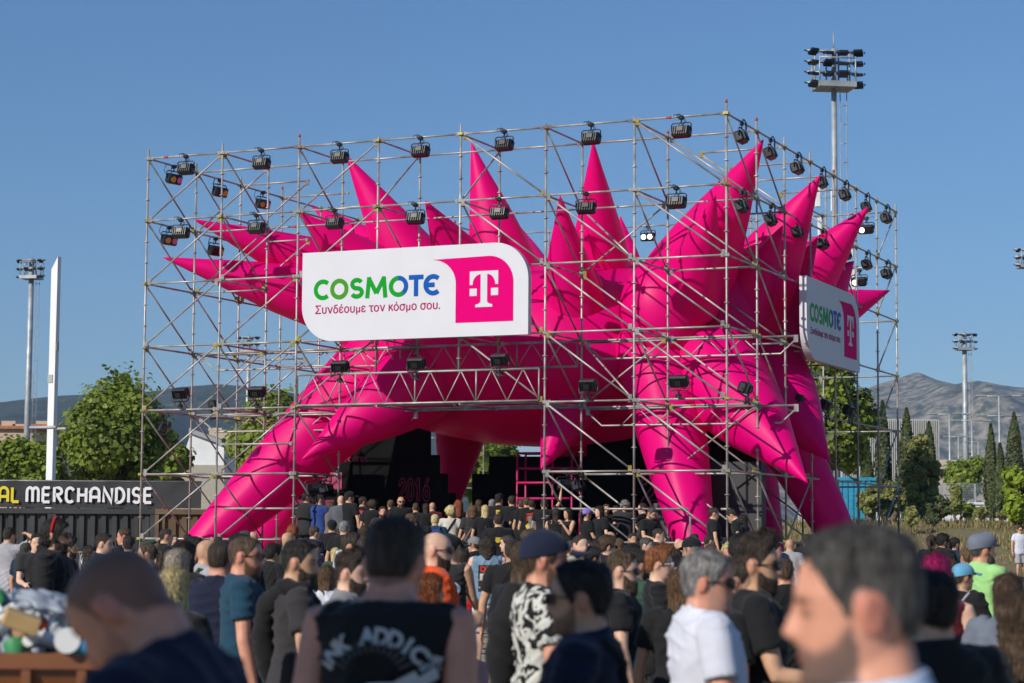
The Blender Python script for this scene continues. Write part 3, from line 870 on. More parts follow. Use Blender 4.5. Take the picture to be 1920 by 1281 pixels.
TR = .0245
def scaffold():
    root = empty('scaffold', tuple(Sm(3.5, 3.5, 0)))
    tag(root, 'tall square steel tube scaffold standing around the pink inflatable', 'scaffold')
    inv = Matrix.Translation(-Sm(3.5, 3.5, 0))
    def loc(p): return inv @ p
    ring = [(u, v) for u in range(8) for v in range(8) if u in (0, 1, 6, 7) or v in (0, 1, 6, 7)]
    parts = {'standard': [], 'ledger': [], 'brace': []}
    # standards (posts) with rosettes every half metre, base plates and orange ends
    for (u, v) in ring:
        z0 = 0.0
        if u in (3, 4) and v in (0, 1): z0 = SZ0 + LIFT * 2.45
        if u == 2 and v == 1: z0 = 0
        if u in (1, 6) and 2 <= v <= 5:
            continue
        if v in (1, 6) and 2 <= u <= 5 and v == 6: continue
        b = MB()
        top = SZ0 + 6 * LIFT + (.22 if rnd.random() < .4 else .08)
        b.tube(loc(Sm(u, v, z0)), loc(Sm(u, v, top)), TR, n=8)
        for z in np.arange(SZ0 - 1.5, SZ0 + 6 * LIFT + .05, .5):
            if z > z0 + .05:
                b.tube(loc(Sm(u, v, z - .009)), loc(Sm(u, v, z + .009)), .056, n=8, smooth=False)
        for k in range(0, 7):
            if SZ0 + LIFT * k > z0:
                b.box(loc(S(u, v, k)), (.115, .115, .055), 1, rot=Matrix.Rotation(rnd.uniform(0, 1.5), 3, 'Z')) if rnd.random() < .4 else b.box(loc(S(u, v, k)), (.10, .10, .07), 0)
        if rnd.random() < .3: b.tube(loc(Sm(u, v, top)), loc(Sm(u, v, top + .07)), TR * 1.2, n=8, mi=2)
        if z0 == 0: b.box(loc(Sm(u, v, .015)), (.2, .2, .02), 0)
        parts['standard'].append((px_of(Sm(u, v, SZ0 + 4))[2], b))
    def ledger(a, c, r=TR * .92):
        b = MB(); t = (c - a).normalized()
        b.tube(loc(a + t * .05), loc(c - t * .05), r, n=8)
        for q in (a + t * .1, c - t * .1): b.box(loc(q), (.055, .055, .08), 0)
        if rnd.random() < .12:
            q = a.lerp(c, rnd.uniform(.2, .8)); b.tube(loc(q - t * .06), loc(q + t * .06), r * 1.25, n=8, mi=2)
        parts['ledger'].append((px_of((a + c) / 2)[2], b))
    def brace(a, c, r=TR * .86):
        b = MB(); t = (c - a).normalized(); s = rnd.choice((-.04, .04)) * S_V
        b.tube(loc(a + t * .06 + s), loc(c - t * .06 + s), r, n=8)
        for q in (a + t * .1, c - t * .1): b.box(loc(q + s), (.075, .075, .12), 1 if rnd.random() < .4 else 0)
        parts['brace'].append((px_of((a + c) / 2)[2], b))
    for k in range(7):
        # runs along the front and back, two rows deep
        for v in (0, 1, 2, 5, 7):
            for u in range(7):
                if v in (0, 1) and 2 <= u < 5 and k in (0, 1): continue
                if v in (0, 1, 2) and 2 <= u < 5 and k == 2 and v != 0: continue
                if v in (2, 5) and (1 <= u < 6 or k not in (6, 5, 3)): continue
                if v == 1 and k in (4,) and 1 <= u <= 5: continue
                if v == 2 and k not in (6, 5, 3): continue
                if v == 7 and k in (0, 1, 2) and 1 <= u < 6: continue
                ledger(S(u, v, k), S(u + 1, v, k))
        for v in (3, 4):
            if k in (6, 5, 3):
                ledger(S(0, v, k), S(1, v, k)) if k != 4 else None
                ledger(S(6, v, k), S(7, v, k))
        for u in (0, 7):
            for v in range(7): ledger(S(u, v, k), S(u, v + 1, k))
        # cross ledgers between the two front rows and the two back rows
        for u in range(1, 7):
            if not (2 < u < 5 and k in (0, 1)): ledger(S(u, 0, k), S(u, 1, k))
            if k in (6, 5) and u in (1, 6): ledger(S(u, 6, k), S(u, 7, k))
    for k in range(1, 7):
        ledger(S(1, 0, k - .55 if k == 2 else k), S(2, 0, k - .55 if k == 2 else k)) if k == 2 else None
        # face braces: rising to the right on the left part, falling to the right on the right part
        brace(S(0, 0, k - 1), S(1, 0, k))
        if k < 6 or False: brace(S(1, 0, k - 1), S(2, 0, k))
        if k in (6, 5): brace(S(2, 0, k - 1), S(3, 0, k))
        if k in (3, 4): brace(S(2, 0, k - 1), S(3, 0, k))
        if k in (6, 5): brace(S(4, 0, k), S(5, 0, k - 1))
        if k <= 5: brace(S(5, 0, k), S(6, 0, k - 1))
        brace(S(6, 0, k), S(7, 0, k - 1))
        if k in (3, 4): brace(S(4, 0, k), S(5, 0, k - 1))
        # second row
        if k in (6, 5, 3): brace(S(0, 2, k - 1), S(1, 2, k)); brace(S(0, 1, k - 1), S(1, 1, k))
        if k in (6, 4, 2): brace(S(6, 1, k), S(7, 1, k - 1)); brace(S(6, 2, k), S(7, 2, k - 1))
        if k in (6, 5, 3, 2): brace(S(6, 3, k), S(7, 3, k - 1)); brace(S(6, 5, k), S(7, 5, k - 1))
        if k in (4, 2, 1): brace(S(6, 1, k - 1), S(7, 1, k)) if k == 2 else brace(S(5, 1, k), S(6, 1, k - 1))
        # through the depth of the front rows
        for u in (0, 1, 2, 5, 6, 7):
            if u in (0, 2, 5) or k in (6, 5, 3, 1): brace(S(u, 0, k), S(u, 1, k - 1))
        for u in (3, 4):
            if k >= 4: brace(S(u, 0, k), S(u, 1, k - 1)) if k != 6 else brace(S(u, 0, 5), S(u, 1, 6))
        # inner rows of the right hand tower
        if k in (5, 3, 1): brace(S(6, 1, k), S(7, 1, k - 1)); brace(S(6, 2, k), S(7, 2, k - 1))
        if k in (4, 1): brace(S(6, 3, k), S(7, 3, k - 1)); brace(S(6, 4, k), S(7, 4, k - 1))
        if k in (5, 3): brace(S(5, 1, k - 1), S(6, 1, k)); brace(S(6, 0, k - 1), S(5, 1, k))
        # sides
        brace(S(7, 1, k), S(7, 2, k - 1)); brace(S(7, 7, k), S(7, 6, k - 1))
        brace(S(0, 1, k), S(0, 2, k - 1)); brace(S(0, 7, k), S(0, 6, k - 1))
        if k in (5, 3, 1): brace(S(7, 4, k), S(7, 5, k - 1))
        if k in (2, 1): brace(S(7, 3, k), S(7, 2, k - 1))
    n_stuff = 0
    for nm, lst in parts.items():
        lst.sort(key=lambda q: q[0])
        for _, b in lst[:98]: b.build(nm, [M_STEEL, M_BRASS, M_RED], root)
        rest = MB()
        for _, b in lst[98:]: 
            o = len(rest.v); rest.v += b.v; rest.f += [tuple(i + o for i in f) for f in b.f]; rest.mi += b.mi; rest.sm += b.sm
        if rest.v: tag(rest.build(nm, [M_STEEL, M_BRASS, M_RED], root), kind='stuff')
    # lattice girders: the portal over the entrance, its twin behind, and the bent side girders
    def girder(a, c, h, n, name='lattice_girder', bent=False):
        b = MB(); up = Vector((0, 0, h)); t = (c - a)
        if not bent:
            b.tube(loc(a), loc(c), TR, n=8); b.tube(loc(a + up), loc(c + up), TR, n=8)
        else:
            e = t * .07
            b.tube(loc(a + up), loc(c + up), TR, n=8)
            b.path([loc(a + up * .8), loc(a + e), loc(c - e), loc(c + up * .8)], TR * .9, 8)
            for q in (a, c): b.box(loc(q + up * .85), (.09, .08, .16), 0)
        for i in range(n):
            p0, p1 = a + t * (i / n), a + t * ((i + 1) / n); pm = (p0 + p1) / 2
            if bent and i in (0, n - 1): continue
            b.tube(loc(p0), loc(pm + up), TR * .55, n=6); b.tube(loc(pm + up), loc(p1), TR * .55, n=6)
            if i % 2 == 0 and not bent: b.tube(loc(p0), loc(p0 + up), TR * .8, n=6)
        b.tube(loc(a), loc(a + up), TR * .8, n=6) if not bent else None
        b.tube(loc(c), loc(c + up), TR * .8, n=6) if not bent else None
        b.build(name, M_STEEL, root)
    g = S(2, 0, 2) + S_V * -.09
    girder(S(2, 0, 2.02) - S_V * .09 + S_U * .1, S(5, 0, 2.02) - S_V * .09 - S_U * .1, .69, 8)
    girder(S(2, 1, 2.62) + S_U * .1, S(5, 1, 2.62) - S_U * .1, .56, 8)
    girder(S(2, .95, 2) , S(5, .95, 2), .05, 6)
    for k in (2, 3):
        girder(S(.05, 1.06, k) - Vector((0, 0, .41)) + S_U * .1, S(2.95, 1.06, k) - Vector((0, 0, .41)), .375, 6, bent=True)
        girder(S(5.05, 1.06, k) - Vector((0, 0, .41)), S(7.5, 1.06, k) - Vector((0, 0, .41)) - S_U * .2, .375, 6, bent=True)
    for k in (2, 3):
        girder(S(6.0, 2.5, k) - Vector((0, 0, .3)), S(6.0, 6.9, k) - Vector((0, 0, .3)), .375, 8)
    # guard rails
    b = MB()
    for (u0, u1) in ((1.05, 2.0), (5.05, 6.55), (6.9, 7.0)):
        b.tube(loc(S(u0, .1, .47)), loc(S(u1, .1, .47)), TR, n=8)
    b.path([loc(S(5.2, .16, .47)), loc(S(6.45, .16, .47)), loc(S(6.55, .16, .4)), loc(S(6.55, .16, 0))], TR, 8)
    b.build('guard_rail', M_STEEL, root)
    return root
scaffold()

# ------------------------------------------------------------------ pink inflatable
def inflatable():
    cen = Sm(3.55, 3.6, 0)
    root = empty('inflatable_star', tuple(cen)); tag(root, 'giant hot pink inflatable canopy with long spikes and legs, inside the scaffold', 'inflatable')
    inv = Matrix.Translation(-cen)
    # body: a lumpy flattened dome
    b = MB(); nu, nv = 72, 36; vs = []
    c0 = Sm(3.6, 3.5, 5.86)
    for j in range(nv + 1):
        ph = math.pi * j / nv
        for i in range(nu):
            th = 2 * math.pi * i / nu
            d = Vector((math.sin(ph) * math.cos(th), math.sin(ph) * math.sin(th), math.cos(ph)))
            lob = 1 + .045 * abs(math.sin(th * 4.5 + .4)) * math.sin(ph) + .02 * math.sin(ph * 5 + th * 2)
            rx, ry = 5.25, 4.95; rz = 2.7 if d.z > 0 else 1.95
            p = S_U * (d.x * rx * lob) + S_V * (d.y * ry * lob) + Vector((0, 0, d.z * rz * (lob if d.z > 0 else 1)))
            vs.append(inv @ (c0 + p))
    fs = []
    for j in range(nv):
        for i in range(nu):
            i2 = (i + 1) % nu
            fs.append((j * nu + i, (j + 1) * nu + i, (j + 1) * nu + i2, j * nu + i2))
    b.add(vs, fs, 0, True); b.build('body', M_PINK, root)
    seed = [0]
    def cone(name, tip, base, r0, r1=.012, bulge=.12, bend=0., ground=False):
        seed[0] += 1
        s = seed[0]
        ax = base - tip; L = ax.length; t = ax.normalized()
        x = t.cross(Vector((0, 0, 1))); x = x.normalized() if x.length > .05 else Vector((1, 0, 0)); y = t.cross(x)
        n, m = 40, 44
        rings = []
        for i in range(m + 1):
            f = i / m
            r = r1 + (r0 - r1) * (f ** (.92)) * (1 + bulge * math.sin(math.pi * min(1, f)) )
            c = tip + ax * f
            if bend: c = c + Vector((0, 0, bend * math.sin(math.pi * f)))
            ring = []
            for k in range(n):
                a = 2 * math.pi * k / n
                w = 1 - .022 + .030 * abs(math.sin(4 * a + s)) ** .7 * min(1, f * 3) + .018 * noise.noise(Vector((f * 7, math.cos(a) * 1.4 + s, math.sin(a) * 1.4)))
                w += .020 * math.sin(f * 60 + s + 3 * math.sin(a * 2)) * max(0, noise.noise(Vector((f * 3, math.cos(a) + s * 2, math.sin(a)))))
                ring.append(inv @ (c + (x * math.cos(a) + y * math.sin(a)) * r * w))
            rings.append(ring)
        for i in range(1, 9):       # rounded inner end, bulging like an inflated cell
            a2 = math.pi / 2 * i / 8
            c = base + t * (r0 * .75 * math.sin(a2))
            rr = r0 * math.cos(a2) + .01
            rings.append([inv @ (c + (x * math.cos(2 * math.pi * k / n) + y * math.sin(2 * math.pi * k / n)) * rr) for k in range(n)])
        q = MB(); q.loft(rings); q.build(name, M_PINK, root)
    def P(px, py, v): return onv(px, py, v)
    # upper spikes: tip pixel, tip depth, base pixel, base depth, radius
    up = [((306, 483), 1.3, (640, 570), 2.6, 1.12), ((364, 412), 1.5, (665, 525), 3.0, 1.12),
          ((582, 384), 5.2, (740, 500), 4.6, .9), ((561, 398), 1.2, (705, 520), 2.0, 1.0), ((648, 290), 2.6, (800, 540), 3.2, 1.25),
          ((797, 376), .9, (880, 520), 1.7, .95), ((884, 268), 2.2, (965, 580), 2.6, 1.35), ((1050, 367), 1.0, (1080, 620), 1.9, 1.15),
          ((1112, 265), 2.0, (1130, 570), 3.0, 1.2), ((1163, 406), 5.0, (1180, 520), 4.8, .6),
          ((1431, 262), 1.1, (1268, 565), 2.2, 1.55), ((1341, 365), .9, (1290, 560), 1.7, 1.0),
          ((1537, 330), 2.4, (1390, 580), 3.0, 1.45), ((1467, 424), 2.0, (1395, 570), 2.5, .9),
          ((1628, 389), 4.0, (1450, 590), 4.0, 1.35), ((1533, 446), 3.0, (1450, 600), 3.4, .9),
          ((1601, 490), 4.6, (1490, 600), 4.4, 1.5), ((1668, 545), 5.6, (1520, 600), 5.0, .95), ((970, 420), 6.2, (1000, 560), 5.2, 1.2), ((850, 430), 6.2, (860, 560), 5.0, 1.1)]
    for tp, tv, bp, bv, r in up:
        cone('spike', P(*tp, tv), P(*bp, bv), r * .75)
    # bulging cells on the front of the body
    for (px, py, v, rx, rz) in ((1088, 610, 1.95, .95, 2.0), (1243, 585, 1.75, 1.35, 1.7), (1360, 590, 2.35, 1.1, 1.6), (960, 600, 2.1, 1.1, 1.7), (700, 590, 2.0, 1.5, 1.4), (1470, 600, 3.4, 1.0, 1.3)):
        c = inv @ P(px, py, v); q = MB(); q.ell(c, (rx * .75, rx * .75, rz * .75), 0, 36, 24); q.build('cell', M_PINK, root)
    # hanging spikes
    dn = [((566, 862), .35, (800, 705), 1.5, 1.35), ((1014, 882), 1.2, (1085, 735), 2.0, 1.0), ((1514, 905), .75, (1335, 695), 2.0, 1.5), ((1556, 864), 2.3, (1425, 700), 3.2, 1.45)]
    for tp, tv, bp, bv, r in dn:
        cone('spike', P(*tp, tv), P(*bp, bv), r * .75, bulge=.22)
    # legs, down to the ground
    def foot(px, v):
        q = P(px, 1050, v); return Vector((q.x, q.y, .02))
    def leg(px_f, vf, top, vt, r0, r1):
        cone('leg', foot(px_f, vf), P(*top, vt), r0 * .75, r1 * .75, bulge=.12)
    leg(272, .14, (720, 690), 2.0, 1.5, .28)
    leg(1330, .55, (1228, 655), 1.9, 1.28, .30)
    leg(1645, 3.6, (1425, 735), 3.4, 1.05, .28)
    cone('spike', P(838, 1004, 4.2), P(873, 742, 3.9), .86, bulge=.05)
    leg(1185, 5.2, (1060, 760), 4.6, 1.3, .3)
    leg(430, 3.3, (640, 760), 3.6, 1.1, .3)
    leg(1462, 5.6, (1380, 770), 4.8, 1.1, .3)
inflatable()

# ------------------------------------------------------------------ stage floor, back walls and furniture under the canopy
DECK = .80
def quad_uv(u0, u1, v0, v1, z0, z1):
    return [Sm(u, v, z) for z in (z0, z1) for u, v in ((u0, v0), (u1, v0), (u1, v1), (u0, v1))]
def sbox(b, u0, u1, v0, v1, z0, z1, mi=0):
    b.add(quad_uv(u0, u1, v0, v1, z0, z1), [(3, 2, 1, 0), (4, 5, 6, 7), (0, 1, 5, 4), (1, 2, 6, 5), (2, 3, 7, 6), (3, 0, 4, 7)], mi)
b = MB(); sbox(b, 1.1, 6.9, .12, 6.9, .05, DECK)
deck = b.build('stage_deck', M_BLACKM); tag(deck, 'low black stage floor under the pink canopy', 'stage')
b = MB()
for k in range(4): sbox(b, 2.1, 4.9, -.9 + .25 * k, -.65 + .25 * k, .0, DECK * (k + 1) / 5)
st = b.build('steps', M_BLACKM); tag(st, 'wide black steps leading up to the stage floor', 'steps')
def wall_poly(pts, v, lab, name='stage_wall'):
    W = [onv(x, y, v) for x, y in pts]
    base = S_V * .35
    n = len(W); q = MB()
    q.add([p for p in W] + [p + base for p in W], [tuple(range(n)), tuple(reversed(range(n, 2 * n)))] + [(i, (i + 1) % n, (i + 1) % n + n, i + n) for i in range(n)])
    o = q.build(name, M_BLACKM, fix=True); tag(o, lab, 'stage wall'); return o
def ydeck(px, v):
    p = onv(px, 960, v); return px_of(Vector((p.x, p.y, DECK)))[1]
VW = 2.9
yb = ydeck(800, VW) 
wl = wall_poly([(640, yb), (640, 770), (797, 770), (797, 853), (814, 853), (814, 888), (829, 888), (829, 924), (844, 924), (844, yb)], VW, 'black stepped stage wall with pink outlined 2016, left of the canopy leg')
wr = wall_poly([(885, ydeck(1000, 3.4)), (885, 889), (917, 889), (917, 856), (1100, 856), (1100, 800), (1420, 780), (1420, ydeck(1300, 3.4))], 3.4, 'black stage wall with pink outlined 2016, behind the right pink leg')
def outline_2016(px0, px1, y0, y1, v, parent):
    q = MB()
    a = onv(px0, y1, v) - S_V * .02; H = (onv(px0, y0, v) - a).z; W = (onv(px1, y1, v) - a).dot(S_U)
    T = {'2': [[(0, .68), (0, .78)] + arc(.3, .7, .3, .3, 170, -20, 10) + [(.22, .2), (.6, .2), (.6, 0), (0, 0), (0, .18), (.38, .62)] + arc(.3, .72, .12, .12, -10, 170, 6) + [(.17, .68), (0, .68)]],
         '0': [arc(.3, .5, .3, .5, 0, 360, 20), arc(.3, .5, .13, .32, 0, 360, 16)],
         '1': [[(.05, .8), (.22, 1), (.4, 1), (.4, 0), (.2, 0), (.2, .74), (.05, .68), (.05, .8)]],
         '6': [arc(.3, .33, .3, .33, 0, 360, 18), arc(.3, .33, .12, .15, 0, 360, 12), [(.02, .4), (.3, 1), (.5, 1), (.3, .62)]]}
    x = 0; k = W / 2.6; c = 0
    for ch in '2016':
        for s in T[ch]:
            vs, fs = ribbon(s, .055)
            q.add([a + S_U * ((x + p[0]) * k) + Vector((0, 0, p[1] * H)) - S_V * (.002 * (c % 5)) for p in vs], fs); c += 1
        x += .68
    q.build('numerals', M_PINKL, parent)
outline_2016(748, 806, 897, 940, VW, wl)
outline_2016(1203, 1348, 888, 951, 3.4, wr)
def curtain_wall():
    q = MB(); v = 3.2
    a, c = onv(1345, 840, v), onv(1425, 840, v); w = (c - a).dot(S_U)
    for i in range(14):
        x0 = a + S_U * (w * i / 14)
        q.path([x0 + Vector((0, 0, .0)), Vector((x0.x, x0.y, DECK + .02))], .045 + .015 * (i % 2), 6)
    o = q.build('strip_curtain', mat('dark_chain', (.03, .03, .032), rough=.3, metal=.6)); tag(o, 'dark shiny strip curtain right of the second pink 2016', 'curtain')
curtain_wall()
b = MB(); sbox(b, 6.05, 6.85, 1.6, 1.75, DECK, 3.35); o = b.build('stage_wall', mat('dark_grey_panel', (.03, .03, .032), rough=.6)); tag(o, 'dark grey side panel of the stage near the right scaffold face', 'stage wall')
b = MB(); sbox(b, 5.35, 5.75, 2.3, 2.5, DECK, 2.45); o = b.build('stage_wall', mat('mid_grey_panel', (.06, .06, .06), rough=.6)); tag(o, 'short grey stage panel left of the right pink leg', 'stage wall')
def shelf_frame():
    r = empty('shelf_frame'); tag(r, 'open pink metal shelf frame standing on the stage', 'shelf')
    v = 1.9; m = mat('pink_frame', (.50, .01, .12), rough=.5)
    a = onv(970, 850, v); c = onv(1072, 938, v); w = (c - a).dot(S_U)
    f = MB(); z1 = a.z
    for q in (0, .5, 1):
        p = a + S_U * (w * q)
        for dv in (0, .5):
            f.tube(Vector((p.x, p.y, DECK)) + S_V * dv, Vector((p.x, p.y, z1)) + S_V * dv, .028, n=6)
    f.build('upright', m, r)
    for i, z in enumerate((c.z + .04, c.z + .41, c.z + .75, z1)):
        f = MB()
        for dv in (0, .5): f.tube(Vector((a.x, a.y, z)) + S_V * dv, Vector((a.x, a.y, z)) + S_U * w + S_V * dv, .03, n=6)
        for q in (0, 1): f.tube(Vector((a.x, a.y, z)) + S_U * w * q, Vector((a.x, a.y, z)) + S_U * w * q + S_V * .5, .025, n=6)
        f.build('shelf_rail', m, r)
shelf_frame()
def speaker(u, v, z0, h, w, lab):
    p = Sm(u, v, z0); r = empty('loudspeaker', tuple(p), YAW); tag(r, lab, 'loudspeaker')
    b = MB(); b.box((0, .25, h / 2), (w, .5, h), bevel=.03); b.build('cabinet', M_BLACK, r)
    b = MB(); b.box((0, -.012, h * .5), (w * .84, .02, h * .88)); b.build('grille', mat('speaker_grille', (.045, .045, .047), rough=.6, bump=.4, bump_scale=120), r)
    for z, q in ((h * .32, .13), (h * .68, .10)):
        b = MB(); b.tube((0, -.03, z), (0, -.022, z), q, n=20); b.build('driver', M_GLASS_D, r)
speaker(1.98, .35, DECK, .80, .52, 'grey fronted loudspeaker standing beside the left pink leg')
speaker(5.62, .55, DECK, .60, .46, 'black loudspeaker behind the guard rail right of the entrance')
def poster_wall():
    v = 2.4
    a, c = onv(555, 845, v), onv(655, 960, v); w = (c - a).dot(S_U)
    b = MB(); q = lambda x, z, t=0: a + S_U * (x * w) - S_V * t + Vector((0, 0, -z))
    H = a.z - DECK
    b.add([q(0, 0), q(1, 0), q(1, H), q(0, H), q(0, 0, -.15), q(1, 0, -.15), q(1, H, -.15), q(0, H, -.15)], [(3, 2, 1, 0), (4, 5, 6, 7), (0, 1, 5, 4), (1, 2, 6, 5), (2, 3, 7, 6), (3, 0, 4, 7)])
    o = b.build('poster_wall', M_BLACKM, fix=True); tag(o, 'black poster wall with small pink lettering behind the left leg', 'stage wall')
    V, Fc = text_mesh("YOUR BAND'S POSTER.", .18, .003, 'LEFT')
    m = MB(); m.add([q(.14, .30, .02) + S_U * x + Vector((0, 0, y)) for x, y, z in V], Fc); m.build('lettering', M_PINKL, o)
    m = MB(); m.add([q(.5, .56, .015), q(.86, .56, .015), q(.86, 1.0, .015), q(.5, 1.0, .015)], [(3, 2, 1, 0)]); m.build('poster', mat('dull_pink_poster', (.35, .03, .10), rough=.7), o)
    m = MB(); m.add([q(.0, 1.2, .015), q(.22, 1.2, .015), q(.22, 2.0, .015), q(.0, 2.0, .015)], [(3, 2, 1, 0)]); m.add([q(.45, 1.25, .015), q(.72, 1.25, .015), q(.72, 2.0, .015), q(.45, 2.0, .015)], [(3, 2, 1, 0)]); m.build('poster', mat('maroon_poster', (.16, .004, .05), rough=.7), o)
poster_wall()

# ------------------------------------------------------------------ the two big signs
def arcpts(cx, cy, r, a0, a1, n=14): return arc(cx, cy, r, r, a0, a1, n)
def billboard(org, ax, nrm, W, H, label):
    """org: lower left corner of the face; ax runs along the sign, nrm points out of it"""
    r = empty('billboard', tuple(org)); tag(r, label, 'billboard', 'the two white billboards on the scaffold')
    up = Vector((0, 0, 1))
    def f(x, y, t): return ax * x + up * y + nrm * t
    rad = H * .40
    poly = [(rad, 0)] + [(W, 0)] + arcpts(W - rad, H - rad, rad, 0, 90) + [(0, H)] + arcpts(rad, rad, rad, 180, 270)
    b = MB(); b.prism(poly, .17, lambda x, y, t: f(x, y, t - .17)); b.build('panel', M_WHITE, r, fix=True)
    N = lambda n, m: (n * W, (1 - m) * H)
    # magenta field with its swept tail
    e = [N(.69, .85), N(.937, .85)]
    x1, y1 = N(.937, .16); rr = H * .29
    e += arcpts(x1 - rr, (1 - .14) * H - rr, rr, 0, 90)
    xt, yt = N(.588, .158); e += [(W * .80, (1 - .142) * H), (xt, (1 - .152) * H)]
    xl, _ = N(.69, 0); q = H * .27
    e += [(xt + (xl - xt) * math.sin(R(a)) , (1 - .155) * H - q * (1 - math.cos(R(a)))) for a in range(10, 91, 8)]
    b = MB(); b.prism(e, .010, lambda x, y, t: f(x, y, t - .004)); fld = b.build('magenta_field', M_MAG, r, fix=True)
    # T emblem
    b = MB(); z = .011
    def pl(pts, zz=z): b.prism(pts, .003, lambda x, y, t: f(x, y, zz + t - .003))
    L, Rr, T, B = N(.751, .30)[0], N(.873, .30)[0], N(0, .30)[1], N(0, .69)[1]
    w = Rr - L; cx = (L + Rr) / 2; h = T - B; sw = w * .115
    left = [(cx - sw, T - h * .09)] + [(cx - sw - (w * .5 - sw - w * .10) * math.sin(R(a)), T - h * .09 - (h * .29) * (1 - math.cos(R(a)))) for a in range(10, 91, 16)] + [(L, T - h * .38), (L, T)]
    right = [(2 * cx - x, y) for x, y in left]
    pl(left + [(cx - sw * 0, T)] + [(cx, T - h * .09)]); pl(list(reversed(right + [(cx, T)] + [(cx, T - h * .09)])))
    stem = [(cx - sw, T - h * .09), (cx - sw, B + h * .14), (cx - sw - w * .08, B + h * .09), (cx - w * .30, B + h * .07), (cx - w * .30, B), (cx + w * .30, B), (cx + w * .30, B + h * .07), (cx + sw + w * .08, B + h * .09), (cx + sw, B + h * .14), (cx + sw, T - h * .09)]
    pl(stem)
    s = w * .25
    for x in (L, Rr - s): pl([(x, B + h * .315), (x + s, B + h * .315), (x + s, B + h * .315 + s * .95), (x, B + h * .315 + s * .95)])
    b.build('emblem', M_WHITE, r, fix=True)
    # word mark from strokes
    x0, y0 = N(.054, .54); h = H * .233; sw = h * .215
    letters = [('C', .054, .125), ('O', .1295, .213), ('S', .219, .283), ('M', .290, .388), ('O2', .395, .481), ('T', .484, .548), ('E', .549, .622)]
    cnt = 0
    for ch, n0, n1 in letters:
        xa, xb = n0 * W, n1 * W; wd = xb - xa; rx = wd / 2 - sw / 2; ry = h / 2 - sw / 2; cx_, cy_ = xa + wd / 2, y0 + h / 2
        if ch == 'C': st = [(arc(xa + h / 2, cy_, ry, ry, 48, 312, 22), M_GREEN)]
        elif ch == 'O': st = [(arc(cx_, cy_, rx, ry, 0, 360, 36), M_GREEN2)]
        elif ch == 'O2': st = [(arc(cx_, cy_, rx, ry, 98, 300, 22), M_GREEN), (arc(cx_, cy_, rx, ry, 300, 312, 3), M_TEAL), (arc(cx_, cy_, rx, ry, 88, 98, 3), M_TEAL), (arc(cx_, cy_, rx, ry, -48, 88, 20), M_BLUE)]
        elif ch == 'S':
            q = ry / 2
            st = [(arc(cx_, cy_ + q, rx * .92, q, 25, 180, 10) + arc(cx_, cy_ + q, rx * .92, q, 190, 270, 6) + arc(cx_, cy_ - q, rx, q, 80, 0, 6) + arc(cx_, cy_ - q, rx, q, -10, -155, 10), M_GREEN)]
        elif ch == 'M':
            st = [([(xa + sw * .45, y0), (xa + sw * .9, y0 + h)], M_GREEN), ([(xb - sw * .45, y0), (xb - sw * .9, y0 + h)], M_GREEN), ([(xa + sw * .75, y0 + h * .98), (cx_, y0 + h * .22)], M_GREEN), ([(xb - sw * .75, y0 + h * .98), (cx_, y0 + h * .22)], M_GREEN)]
        elif ch == 'T': st = [([(xa, y0 + h - sw / 2), (xb, y0 + h - sw / 2)], M_BLUE), ([(cx_, y0), (cx_, y0 + h - sw * .5)], M_BLUE)]
        else: st = [(arc(xa + h / 2, cy_, ry, ry, 48, 312, 22), M_BLUE), ([(xa + sw * .7, cy_), (xa + wd * .66, cy_)], M_BLUE)]
        for pts, mm in st:
            vs, fs = ribbon(pts, sw)
            q = MB(); q.add([f(x, y, .003 + .0006 * cnt) for x, y in vs], fs); q.build('letter', mm, r); cnt += 1
    yb_ = N(0, .69)[1]; words, cur, x_all = [], [], []
    line = 'Συνδέουμε τον κόσμο σου.'
    glyphs = greek_line(line)
    x_all = [p[0] for V, _ in glyphs for p in V]; xm = min(x_all)
    k = (N(.622, 0)[0] - N(.063, 0)[0]) / (max(x_all) - xm)
    it = iter(glyphs)
    for wd in line.split():
        q = MB()
        for _ in wd:
            V, Fc = next(it)
            for li, (ox, oy) in enumerate(((0, 0), (.016, 0), (-.016, 0), (0, .012), (0, -.012), (.012, .009), (-.012, -.009))):   # heavier strokes
                q.add([f(N(.063, 0)[0] + (x + ox - xm) * k, yb_ + (y + oy) * k * 1.04, .003 + z + .0006 * li) for x, y, z in V], Fc)
        q.build('tagline_word', M_TAG, r)
    # steel brackets to the scaffold behind
    q = MB()
    for x in (.15, .5, .85):
        for y in (.12, .88):
            q.tube(f(W * x, H * y, -.17), f(W * x, H * y, -.36), .035, n=6)
    q.build('bracket', M_STEEL, r)
pTL, pBL = onv(565, 475, -.16), onv(565, 642, -.16); pR = onv(990, 632, -.16)
BW, BH = (pR - pBL).dot(S_U), pTL.z - pBL.z
ORG = pBL
billboard(pBL, S_U, -S_V, BW, BH, 'white billboard reading COSMOTE in sunlight on the scaffold front')
q0, q1, q2 = onu(1513, 517, 7.16), onu(1513, 671, 7.16), onu(1612, 690, 7.16)
billboard(q1, S_V, S_U, (q2 - q1).dot(S_V), q0.z - q1.z, 'shaded white billboard reading COSMOTE on the right side of the scaffold')

